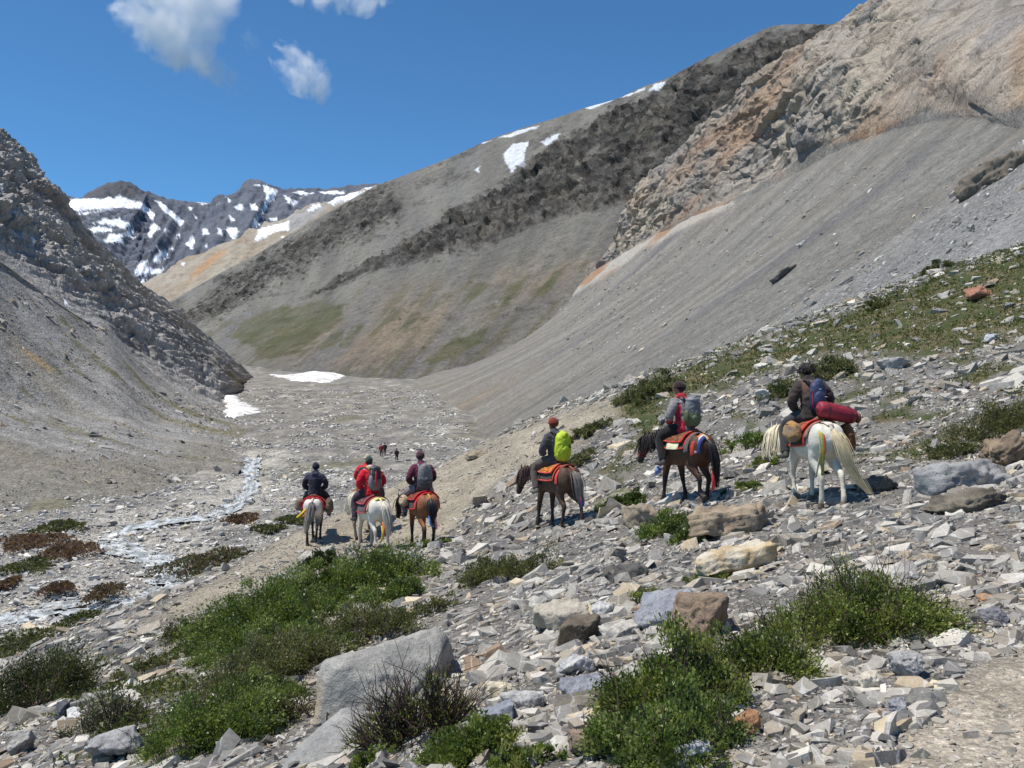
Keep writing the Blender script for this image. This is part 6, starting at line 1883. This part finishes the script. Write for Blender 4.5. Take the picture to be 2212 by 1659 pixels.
    if hat_kind == 'beanie':
        g.add(*ellipsoid(head_c + np.array([0, 0, .050]) - hf * .008, (.128, .112, .118), rotz=ht))
        me = remesh(g, 'hat', .015, 1)
        v = get_co(me)
        v[:, 2] = np.maximum(v[:, 2], head_c[2] + .022 - sstep(.04, -.04, (v - head_c) @ hf) * .075)
        v += (((v[:, 2] < head_c[2] + .055))[:, None]) * (v - head_c) * np.array([.05, .05, 0])
        me.vertices.foreach_set('co', v.astype(np.float32).ravel()); me.update()
        set_col(me, np.broadcast_to(lin(hat), v.shape) * (1 - .25 * (v[:, 2] < head_c[2] + .055))[:, None])
        add_obj('hat', me, M_WOOL, root)
    elif hat_kind in ('brim', 'cap'):
        g.add(*ellipsoid(head_c + np.array([0, 0, .055]) - hf * .005, (.114, .096, .105), rotz=ht))
        if hat_kind == 'brim': g.add(*ellipsoid(head_c + np.array([0, 0, .045]), (.185, .165, .016), rotz=ht))
        else: g.add(*ellipsoid(head_c + hf * .12 + np.array([0, 0, .05]), (.08, .075, .012), rotz=ht))
        me = remesh(g, 'hat', .015, 1)
        v = get_co(me)
        v[:, 2] = np.maximum(v[:, 2], head_c[2] + .022)
        me.vertices.foreach_set('co', v.astype(np.float32).ravel()); me.update()
        set_col(me, np.broadcast_to(lin(hat), v.shape))
        add_obj('hat', me, M_WOOL, root)
    else:
        for k in range(260):
            th = r_.uniform(0, 6.283); ph = math.acos(r_.uniform(-.1, 1))
            dv = np.array([math.sin(ph) * math.cos(th), math.sin(ph) * math.sin(th), math.cos(ph)])
            a = head_c + np.array([0, 0, .03]) + dv * np.array([.108, .090, .112])
            fl = dv * np.array([.5, .5, 0]) + np.array([r_.normal(0, .3) - .2, r_.normal(0, .3), -.75])
            if (a - head_c) @ hf > .07 and a[2] < head_c[2] + .06: continue
            V, F = tube([a - dv * .02, a + dv * .014, a + fl * .065], [.010, .013, .004], 4, 5)
            g.add(V, F, lin((26, 23, 22)) * r_.uniform(.6, 1.6))
        V, F = ellipsoid(head_c + np.array([0, 0, .032]) - hf * .012, (.108, .092, .108), rotz=ht)
        g.add(V, F, lin((22, 19, 18)))
        add_obj('hair', g.mesh('hair', True), M_HAIR, root)
    return root, T

def make_pack(M, T, label, w_, h_, dpt, main, second, straps=(40, 38, 38), z0=.36, x0=-.25, style='pack', seed=0, accents=(), trim=None, tiltx=0.0):
    """rucksack on a rider's back; coordinates of the seat, carried at the middle of the back"""
    c = T((x0, 0, z0))
    root = add_obj('backpack', None, label=label, cat='backpack')
    root.matrix_world = M @ Matrix.Translation(Vector(c))
    a = np.linspace(0, 1, 10)
    zz = np.linspace(-h_ / 2, h_ / 2, 10)
    prof = np.interp(a, [0, .08, .3, .7, .9, 1], [.70, .95, 1.0, .95, .78, .50])
    g = Geo()
    pts = np.stack([0 * zz - dpt * .06 * np.sin(a * 3.14), 0 * zz, zz], 1)
    g.add(*tube(pts, [(w_ / 2 * p, dpt / 2 * (.8 + .2 * p)) for p in prof], 18, 16))
    g.add(*ellipsoid((-dpt * .30, 0, -h_ * .14), (dpt * .34, w_ * .36, h_ * .30)))
    me = remesh(g, 'pack_body', .015, 3, .5, lambda v: .017 * (ridged(v * np.array([8, 10, 7]) + seed, 3) - .3) + .004 * fbm(v * 24 + seed, 2))
    v = get_co(me)
    col = np.broadcast_to(lin(main), v.shape).copy()
    if second is not None:
        col = mix(col, np.broadcast_to(lin(second), v.shape), sstep(.02, -.02, v[:, 2] + h_ * .06))
    set_col(me, col)
    add_obj('pack_body', me, M_NYLON, root)
    for nm, pc, pr, rgb in accents:
        V, F = ellipsoid(pc, pr, 16, 9)
        V = V + .006 * pn(V * 14 + seed)[:, None]
        add_obj(nm, colmesh(V, F, rgb, nm), M_NYLON, root)
    for s in (1, -1):
        p3 = [(dpt * .38, s * w_ * .28, h_ * .36), (dpt * .62, s * .12, h_ * .52), (dpt * .95 + .12, s * .13, h_ * .44), (dpt * .95 + .16, s * .15, h_ * .05), (dpt * .6, s * .17, -h_ * .30)]
        V, F = tube(p3, [(.026, .010)] * 5, 8, 16)
        add_obj('shoulder_strap', colmesh(V, F, straps, 'shoulder_strap'), M_NYLON, root)
    if trim is not None:
        for s in (1, -1):
            zz_ = np.linspace(-h_ * .44, h_ * .44, 12); pr_ = np.interp((zz_ + h_ / 2) / h_, a, prof)
            V, F = tube(np.stack([0 * zz_ - dpt * .32 * pr_ - .01, s * w_ / 2 * pr_ * .80, zz_], 1), [.007] * 12, 6)
            add_obj('piping', colmesh(V, F, trim, 'piping'), M_NYLON, root)
    return root

def marks(root, strips, rgb, name='emblem', rad=.004):
    g = Geo()
    for s in strips:
        g.add(*tube(np.array(s, float), [rad] * len(s), 5, max(4, len(s) * 2)))
    V, F = g.VF()
    return add_obj(name, colmesh(V, F, rgb, name), M_NYLON, root)

SEAT = (0.0, 0.0, 1.285)
def seat_M(H): return on(H, SEAT) @ Matrix.Scale(0.97, 4)

# ---------------------------------------------------------------- 1 white pony, rider with a blue daypack
h = make_horse(813, 505, 13.5, -6, 'white horse with a long cream tail carrying the rider with the blue daypack', (214, 208, 194), (204, 196, 178), (112, 104, 98), (226, 214, 186), (206, 190, 152),
   [(12, 26, 30, .07), (-6, 0, 0), (-2, 0, 0), (-14, 6, 0)], neck=(0, -.07, .52), yaw=24, pitch_head=68, mane_len=.42, seed=31, tail_col2=(222, 208, 172), hoof_c=(110, 98, 84), scale=.965,
   tail=[(-.64, -.02, 1.16), (-.72, -.05, 1.10), (-.78, -.10, .92), (-.80, -.17, .70), (-.84, -.30, .46), (-.90, -.46, .24)], mane_side=1)
make_saddle(h, 'saddle with red piped blanket on the white horse with the long tail', (70, 56, 48), (168, 96, 62), (196, 66, 52), 100, seed=1, crupper=(206, 196, 178),
   rear=[(-.42, -.34, -80, 80, .03, (122, 112, 98)), (-.60, -.42, -14, 14, .012, (214, 200, 186))])
make_bag(h, (-.14, .40, 1.13), (.20, .11, .16), 'brown and tan saddle bag on the left of the white horse with the long tail', (132, 112, 92), 1, (176, 130, 72))
make_bag(h, (-.30, -.40, 1.02), (.17, .11, .24), 'brown leather saddle bag on the right of the white horse with the long tail', (128, 82, 52), 2, (104, 68, 44))
for k, (yy_, rgb, zl) in enumerate([(.17, (188, 164, 62), .58), (.155, (142, 148, 92), .50), (.195, (206, 190, 84), .66), (.13, (196, 80, 70), .74), (.20, (150, 158, 130), .46)]):
    V, F = tube(np.array([(-.56, yy_ * .8, 1.20), (-.655, yy_, 1.08), (-.70, yy_ * 1.02, .86), (-.69, yy_ * .98 + .02 * k, zl)]), [(.026 - .003 * k, .005)] * 4, 6, 14)
    add_obj('scarf', colmesh(V, F, rgb, 'scarf'), M_CLOTH, h.root)
# tied roll
g_org = (-.34, -.16, 1.44)
ro = thing('dry_bag', h, g_org, 'crimson dry bag roll strapped behind the rider with the blue daypack', 'dry bag')
g = Geo(); g.add(*tube([(0, .24, .05), (0, .20, .045), (0, 0, .0), (0, -.30, -.07), (0, -.36, -.085)], [.06, .115, .128, .118, .075], 18, 20))
me = remesh(g, 'bag_body', .015, 3, .5, lambda v: .006 * ridged(v * np.array([10, 5, 10]), 3))
v = get_co(me); set_col(me, mix(np.broadcast_to(lin((140, 36, 52)), v.shape), np.broadcast_to(lin((60, 30, 30)), v.shape), sstep(-.335, -.35, v[:, 1])))
add_obj('bag_body', me, M_NYLON, ro)
for yy_, zz_ in ((.10, .022), (-.25, -.055)):
    a = np.linspace(0, 2 * math.pi, 25)
    V, F = tube(np.stack([.131 * np.cos(a), yy_ + 0 * a, zz_ + .131 * np.sin(a)], 1), [(.004, .014)] * 25, 6, cap=False)
    add_obj('strap', colmesh(V, F, (50, 38, 36), 'strap'), M_LEATHER, ro)
V, F = ellipsoid((0, -.40, -.095), (.085, .05, .085)); add_obj('end_cap', colmesh(V, F, (112, 74, 50), 'end_cap'), M_LEATHER, ro)
_, T = make_person(seat_M(h), 'bare headed rider in a brown jacket with a blue daypack on the white horse', (92, 72, 64), (62, 60, 62), hat_kind='hair', lean=14, bow=.02, jacket2=(50, 42, 40), seed=11, collar=(54, 48, 44), boots=(84, 82, 72), head_turn=8, sleeve=(66, 54, 50), shoulder=(104, 80, 68))  # lower jacket darker: shade below the shoulders is put into the colour
pk = make_pack(seat_M(h), T, 'navy blue daypack with red edges worn by the bare headed rider', .27, .46, .19, (58, 68, 98), (40, 46, 74), z0=.37, x0=-.23, seed=3, trim=(190, 52, 62), accents=[('front_pocket', (-.10, 0, -.06), (.045, .10, .14), (52, 60, 90))])
marks(pk, [[(-.145, -.06, -.02), (-.146, -.10, -.025)], [(-.115, -.015, .10), (-.115, .02, .10)]], (214, 216, 222), 'logo', .005)

# ---------------------------------------------------------------- 2 dark pony, rider in grey and red
h = make_horse(685, 505, 16.5, -28, 'dark brown horse with a black tail lifting a hind hoof', (88, 58, 44), (36, 31, 30), (44, 38, 36), (44, 36, 34), (38, 35, 36),
   [(8, 0, 0), (-16, 4, 0), (0, 6, 75, .12), (6, 0, 0)], neck=(0, -.01, .52), yaw=14, pitch_head=66, mane_len=.30, seed=32, bridle=(140, 40, 44), hoof_c=(64, 56, 50),
   tail=[(-.64, 0, 1.17), (-.74, -.01, 1.10), (-.80, -.03, .88), (-.80, -.06, .62), (-.78, -.09, .34)],
   ribbons=[([(-.74, -.02, .68), (-.80, .0, .52), (-.79, -.02, .36), (-.74, .01, .26)], (214, 74, 74), .022), ([(-.75, -.0, .60), (-.81, .03, .44), (-.80, .04, .30)], (196, 58, 66), .018)])
make_saddle(h, 'saddle with a red and cream edged carpet on the dark brown horse', (58, 52, 50), (140, 92, 58), (196, 58, 52), 82, seed=2, crupper=(206, 178, 128),
   rear=[(-.44, -.35, -95, 100, .03, (92, 88, 84)), (-.22, .10, 64, 84, .055, (222, 214, 176)), (-.56, -.525, 12, 112, .02, (206, 120, 66)), (-.59, -.56, 12, 108, .02, (208, 208, 212)), (-.635, -.59, 14, 112, .02, (62, 74, 128)), (-.55, -.50, 60, 112, .03, (196, 66, 62))])
_, T = make_person(seat_M(h), 'rider in a dark brown beanie and grey jacket with red panels', (136, 130, 130), (36, 33, 33), hat=(58, 42, 40), lean=9, head_turn=45, seed=12, panel=(176, 42, 62), collar=(176, 40, 50), boots=(92, 80, 76))
make_pack(seat_M(h), T, 'grey and olive rucksack on the rider in the dark brown beanie', .33, .52, .24, (112, 112, 112), (92, 98, 74), z0=.38, x0=-.26, seed=4, accents=[('lid', (-.02, 0, .21), (.12, .14, .07), (128, 128, 134)), ('side_pocket', (-.02, .15, -.10), (.07, .05, .13), (92, 98, 66)), ('front_pocket', (-.12, -.01, -.13), (.05, .11, .09), (98, 106, 78))])
V, F = tube([(.36, .30, .62), (.33, .38, .56), (.36, .40, .48)], [(.05, .03), (.07, .04), (.03, .02)], 8, 8)
o = thing('scarf', h, (.30, .30, .62), 'blue and white scarf hanging at the girth of the dark brown horse', 'scarf', colmesh(np.array(V) - np.array([.30, .30, .62]), F, (126, 146, 196), 'scarf'), M_CLOTH)

# ---------------------------------------------------------------- 3 brown pony, rider with the lime cover
def pat3(v, c, n):
    return mix(c, np.broadcast_to(lin((112, 84, 66)), v.shape), sstep(.05, .35, n) * .6)
h = make_horse(556, 527, 18.6, -31, 'brown horse with a greyish tail under the lime pack rider', (86, 64, 52), (58, 48, 44), (52, 42, 38), (66, 48, 42), (110, 100, 94),
   [(10, 0, 0), (-4, 0, 0), (8, 0, 0), (-16, 0, 0)], neck=(0, -.08, .52), yaw=20, mane_len=.26, seed=33, pattern=pat3, tail_col2=(150, 144, 140), hoof_c=(116, 92, 78), pitch_head=70,
   tail=[(-.64, 0, 1.17), (-.73, -.01, 1.12), (-.78, -.03, .95), (-.78, -.06, .70), (-.78, -.10, .46)],
   ribbons=[([(-.75, -.04, .86), (-.82, -.05, .70), (-.82, -.07, .54)], (232, 96, 150), .024), ([(-.76, -.08, .82), (-.84, -.10, .66), (-.83, -.12, .50)], (64, 130, 110), .016), ([(-.78, -.06, .62), (-.85, -.08, .54), (-.84, -.08, .48)], (60, 60, 150), .022)])
make_saddle(h, 'saddle with an orange patterned rug and red edging on the brown horse', (74, 60, 54), (206, 130, 60), (204, 78, 66), 88, seed=3, crupper=(150, 86, 70),
   rear=[(-.46, -.40, 20, 106, .022, (198, 76, 66)), (-.5, -.36, -30, 30, .03, (140, 70, 52))])
_, T = make_person(seat_M(h), 'rider in a rust red beanie and dark plaid jacket with a lime pack', (72, 68, 76), (88, 80, 72), hat=(128, 58, 44), lean=4, head_turn=12, seed=13, boots=(126, 116, 104), hood=True)
pk = make_pack(seat_M(h), T, 'lime green rain covered rucksack on the rust beanie rider', .38, .56, .28, (182, 200, 42), None, z0=.38, x0=-.27, seed=5)
marks(pk, [[(-.150, -.11, -.02), (-.165, -.075, .05), (-.150, -.04, -.02)], [(-.158, -.095, -.03), (-.168, -.075, .01), (-.160, -.055, -.03)]], (36, 44, 30), 'emblem', .006)

# ---------------------------------------------------------------- 4 bay pony, rider in maroon
h = make_horse(422, 548, 21.2, -23, 'bay horse with a blue ribbon braided in its black tail', (140, 92, 62), (52, 40, 36), (58, 48, 44), (46, 36, 32), (44, 42, 46),
   [(4, 0, 0), (-8, 0, 0), (-8, 0, 0), (6, 0, 0)], neck=(0, -.12, .50), yaw=26, mane_len=.24, seed=34, pitch_head=74,
   pattern=lambda v, c, n: mix(c, np.broadcast_to(lin((70, 54, 48)), v.shape), sstep(.30, .60, v[:, 0])),
   tail=[(-.64, 0, 1.17), (-.73, 0, 1.10), (-.78, -.01, .95), (-.78, -.02, .80), (-.77, -.03, .64)],
   ribbons=[([(-.76, .06, .82), (-.83, .07, .70), (-.82, .03, .60), (-.80, -.04, .56)], (70, 140, 220), .020), ([(-.76, -.06, .80), (-.83, -.08, .66), (-.82, -.10, .50)], (244, 150, 160), .022), ([(-.80, -.10, .58), (-.82, -.17, .58)], (70, 130, 210), .014)])
make_saddle(h, 'saddle over a black felt with wide red border on the bay horse', (52, 48, 48), (140, 70, 52), (204, 40, 50), 100, seed=4, crupper=(196, 140, 70), x=(-.42, .26),
   rear=[(-.46, -.38, -105, 105, .03, (206, 40, 50))])
make_bag(h, (.10, .42, 1.08), (.18, .10, .13), 'tan saddle bag on the left of the bay horse', (186, 162, 128), 3, (150, 130, 104))
_, T = make_person(seat_M(h), 'rider in a maroon beanie and maroon jacket with a plain grey pack', (98, 42, 62), (130, 118, 120), hat=(82, 56, 62), lean=7, head_turn=-8, seed=14, hood=True, jacket2=(62, 36, 46))
pk = make_pack(seat_M(h), T, 'dark grey rain covered rucksack on the maroon rider', .38, .60, .26, (118, 116, 116), (70, 70, 70), z0=.34, x0=-.26, straps=(150, 142, 142), seed=6)  # lit top and shaded lower back of the pack painted as two greys
marks(pk, [[(-.18, y_, -.10), (-.18, y_ - .018, -.10)] for y_ in (-.0, -.028, -.056, -.084)], (112, 112, 114), 'lettering', .006)

# ---------------------------------------------------------------- 5 white pony in the middle, rider in red
h = make_horse(372, 549, 21.5, -30, 'cream white horse under the rider in the red jacket', (224, 216, 200), (206, 194, 178), (140, 130, 120), (222, 214, 196), (222, 214, 198),
   [(14, 0, 0), (-2, 0, 0), (2, 10, 60, .10), (-12, 0, 0)], neck=(0, .02, .52), yaw=12, mane_len=.40, seed=35, hoof_c=(130, 112, 96), bridle=(90, 80, 74),
   tail=[(-.64, -.02, 1.18), (-.74, -.04, 1.12), (-.80, -.07, .90), (-.82, -.10, .66), (-.82, -.14, .44)],
   ribbons=[([(-.76, .02, .74), (-.84, .02, .58), (-.84, .05, .40)], (226, 120, 60), .026), ([(-.77, .05, .66), (-.85, .06, .50), (-.84, .09, .32)], (222, 200, 80), .026)])
make_saddle(h, 'saddle with a dusky purple felt on the cream white horse', (92, 76, 84), (120, 80, 84), (176, 64, 66), 98, seed=5, crupper=(222, 214, 150),
   rear=[(-.46, -.40, -95, 95, .025, (172, 152, 134)), (-.56, -.42, 8, 34, .02, (214, 204, 120)), (-.56, -.42, -34, -8, .02, (214, 204, 120))])
_, T = make_person(seat_M(h), 'rider in a bright red jacket and dark green cap with a big striped pack', (206, 32, 46), (64, 54, 62), hat=(58, 72, 66), hat_kind='cap', lean=11, head_turn=-14, seed=15, collar=(214, 190, 190))
make_pack(seat_M(h), T, 'grey and black rucksack with a red centre stripe on the red jacket rider', .34, .54, .26, (62, 60, 62), (116, 112, 110), z0=.42, x0=-.26, straps=(190, 176, 110), seed=7, trim=(196, 184, 110), accents=[('centre_stripe', (-.13, .02, -.02), (.05, .035, .20), (196, 36, 66)), ('side_pocket', (-.06, .12, -.06), (.08, .06, .16), (140, 136, 132)), ('lid', (0, 0, .24), (.12, .15, .06), (76, 74, 76))])

# ---------------------------------------------------------------- 6 pony behind it, rider with beige hat
h = make_horse(366, 541, 24.6, 14, 'pale horse mostly hidden in front of the cream white horse', (200, 184, 160), (150, 132, 114), (110, 96, 86), (180, 164, 140), (190, 176, 150),
   [(8, 0, 0), (-10, 0, 0), (10, 0, 0), (-8, 0, 0)], yaw=4, seed=36, tail=[(-.64, 0, 1.17), (-.74, 0, 1.05), (-.77, 0, .8), (-.77, 0, .5)])
make_saddle(h, 'orange brown saddle on the pale hidden horse', (150, 100, 70), (186, 116, 66), (170, 92, 60), 90, seed=6)
_, T = make_person(seat_M(h), 'rider in a beige brimmed hat and red jacket with a black pack', (190, 44, 48), (50, 46, 48), hat=(176, 164, 144), hat_kind='brim', lean=6, seed=16)
pk = make_pack(seat_M(h), T, 'plain black daypack on the beige hat rider', .31, .48, .22, (40, 38, 42), (30, 29, 32), z0=.34, x0=-.25, seed=8)
marks(pk, [[(-.155, .03, -.10), (-.155, -.04, -.10)]], (120, 120, 124), 'logo', .006)

# ---------------------------------------------------------------- 7 leftmost pony, rider in a dark hooded jacket
h = make_horse(315, 540, 24.2, -5, 'grey rumped horse with black legs at the head of the left group', (214, 206, 196), (44, 40, 40), (90, 84, 80), (150, 144, 140), (84, 82, 84),
   [(4, 0, 0), (-10, 0, 0), (-10, 0, 0), (-4, 20, 40, .12)], yaw=2, seed=37, tail_col2=(190, 180, 168), neck=(0, .0, .5), scale=.94,
   tail=[(-.64, 0, 1.18), (-.74, 0, 1.10), (-.80, .03, .86), (-.80, .10, .60), (-.78, .16, .32)],
   pattern=lambda v, c, n: mix(c, np.broadcast_to(lin((140, 130, 122)), v.shape), sstep(.85, .65, v[:, 2])),
   ribbons=[([(-.62, .16, 1.02), (-.72, .28, .88), (-.76, .40, .78)], (222, 190, 60), .030), ([(-.64, .14, .96), (-.74, .24, .80)], (232, 140, 60), .02), ([(-.70, -.10, 1.04), (-.76, -.12, .96)], (200, 60, 110), .016)])
make_saddle(h, 'saddle with a broad red breeching band on the grey rumped horse', (150, 50, 50), (150, 60, 52), (196, 42, 50), 90, seed=7, crupper=(214, 190, 176),
   rear=[(-.50, -.43, -120, 120, .035, (190, 40, 50))])
make_bag(h, (-.14, .42, 1.06), (.20, .12, .18), 'brown saddle bag on the left of the grey rumped horse', (132, 110, 92), 5, (104, 86, 74))
make_bag(h, (-.14, -.42, 1.02), (.20, .12, .22), 'olive brown saddle bag on the right of the grey rumped horse', (118, 104, 84), 6, (90, 80, 66))
_, T = make_person(seat_M(h), 'rider in a navy beanie and dark hooded jacket without a pack', (38, 38, 48), (40, 38, 40), hat=(32, 36, 48), lean=10, head_turn=10, seed=17, hood=True, shoulder=(48, 52, 70))

# ---------------------------------------------------------------- walkers far down the valley
for (x, y, lab, jc, tc_, sd, ln) in [(823.5, 989, 'distant walker in dusky red on the valley floor', (130, 52, 56), (70, 44, 48), 41, 8), (831.5, 987, 'distant walker in dark clothes beside the one in dusky red', (50, 46, 52), (40, 38, 42), 42, 8), (857, 998, 'distant walker in black standing alone on the valley floor', (44, 44, 46), (38, 38, 40), 43, 3)]:
    k = 1024 / 2212
    f = floor_hit(x * k, y * k)
    fz = float(floor_z(f[0], f[1]) + floor_bump(np.array(f[0]), np.array(f[1])))
    M = Matrix.Translation((f[0], f[1], fz + .90)) @ Matrix.Rotation(math.radians(105), 4, 'Z') @ Matrix.Scale(1.02, 4)
    _, T = make_person(M, lab, jc, tc_, hat=(60, 50, 50), seated=False, detail=False, seed=sd, lean=ln, stride=.16)
# ================================================================== clouds
def cloud(name, blobs, label, D=3000.0, dens=0.02, seed=0.0, nscale=0.0075, thick=0.7, low=0.42):
    """soft volume made of overlapping puffs; blobs = (px, py, radius px)"""
    C0 = np.mean([P(x, y, D) for x, y, r in blobs], axis=0)
    k = D / FPX
    g = Geo()
    for x, y, r in blobs:
        c = P(x, y, D) - C0
        g.add(*ellipsoid(c, (r * k * 1.9, r * k * 1.9 * thick, r * k * 1.9), 20, 13))
    me = remesh(g, name, 25.0, 3)
    N = Nodes(name)
    pos = objco(N)
    nz = N.n('ShaderNodeTexNoise', {'Vector': pos, 'Scale': nscale, 'Detail': 7.0, 'Roughness': 0.62, 'Distortion': 0.4})
    wv = N.n('ShaderNodeVectorMath', {0: N.n('ShaderNodeVectorMath', {0: nz.outputs['Color'], 1: (-.5, -.5, -.5)}, operation='ADD').outputs[0], 1: (230, 230, 230)}, operation='MULTIPLY').outputs[0]
    wp_ = N.n('ShaderNodeVectorMath', {0: pos, 1: wv}, operation='ADD').outputs[0]
    tot = None
    for x, y, r in blobs:
        c = P(x, y, D) - C0
        sub = N.n('ShaderNodeVectorMath', {0: wp_, 1: tuple(float(q) for q in c)}, operation='SUBTRACT').outputs[0]
        sc = N.n('ShaderNodeVectorMath', {0: sub, 1: (1 / (r * k * 1.65), 1 / (r * k * 1.65 * thick), 1 / (r * k * 1.65))}, operation='MULTIPLY').outputs[0]
        ln = N.n('ShaderNodeVectorMath', {0: sc}, operation='LENGTH').outputs['Value']
        f = N.math('SUBTRACT', 1.0, ln, True)
        tot = f if tot is None else N.math('MAXIMUM', tot, f)
    e = N.math('ADD', N.math('MULTIPLY', nz.outputs['Fac'], 1.7), N.math('MULTIPLY', tot, 1.15))
    m = N.n('ShaderNodeMapRange', {'Value': e, 'From Min': low + .62, 'From Max': low + 1.6, 'To Min': 0.0, 'To Max': dens}, clamp=True)
    m2 = N.math('MULTIPLY', m.outputs[0], N.ramp(tot, [(0.0, 0.0), (0.35, 1.0)]))
    v = N.n('ShaderNodeVolumePrincipled', {'Color': (1.0, 1.0, 1.0, 1.0), 'Density': m2, 'Anisotropy': 0.35})
    N.t.links.new(v.outputs[0], N.out.inputs['Volume'])
    N.m.cycles.volume_step_rate = 1.0
    o = add_obj(name, me, N.m, label=label, cat='cloud', kind='stuff', loc=C0)
    return o
S.cycles.volume_step_rate = 1.0
S.cycles.volume_max_steps = 64
cloud('cloud', [(150, -5, 26), (185, -5, 30), (218, 0, 20), (160, 15, 24), (200, 18, 24), (180, 38, 20), (200, 55, 17), (212, 70, 12), (228, 80, 9), (130, 6, 14)], 'large white cloud at the upper left', dens=0.036, seed=1.0)
cloud('cloud', [(278, 52, 8), (290, 60, 12), (305, 72, 15), (318, 82, 11), (322, 95, 7), (310, 62, 10)], 'small soft white cloud right of the large one', dens=0.035, seed=2.0)
cloud('cloud', [(330, -8, 14), (365, -6, 14), (300, -10, 10), (390, -8, 9), (345, -4, 10)], 'white cloud touching the top of the frame', dens=0.034, seed=3.0)
cloud('cloud', [(249, 36, 9), (247, 50, 7), (238, 84, 9)], 'faint wisp of cloud between the two larger ones', dens=0.005, seed=4.0)
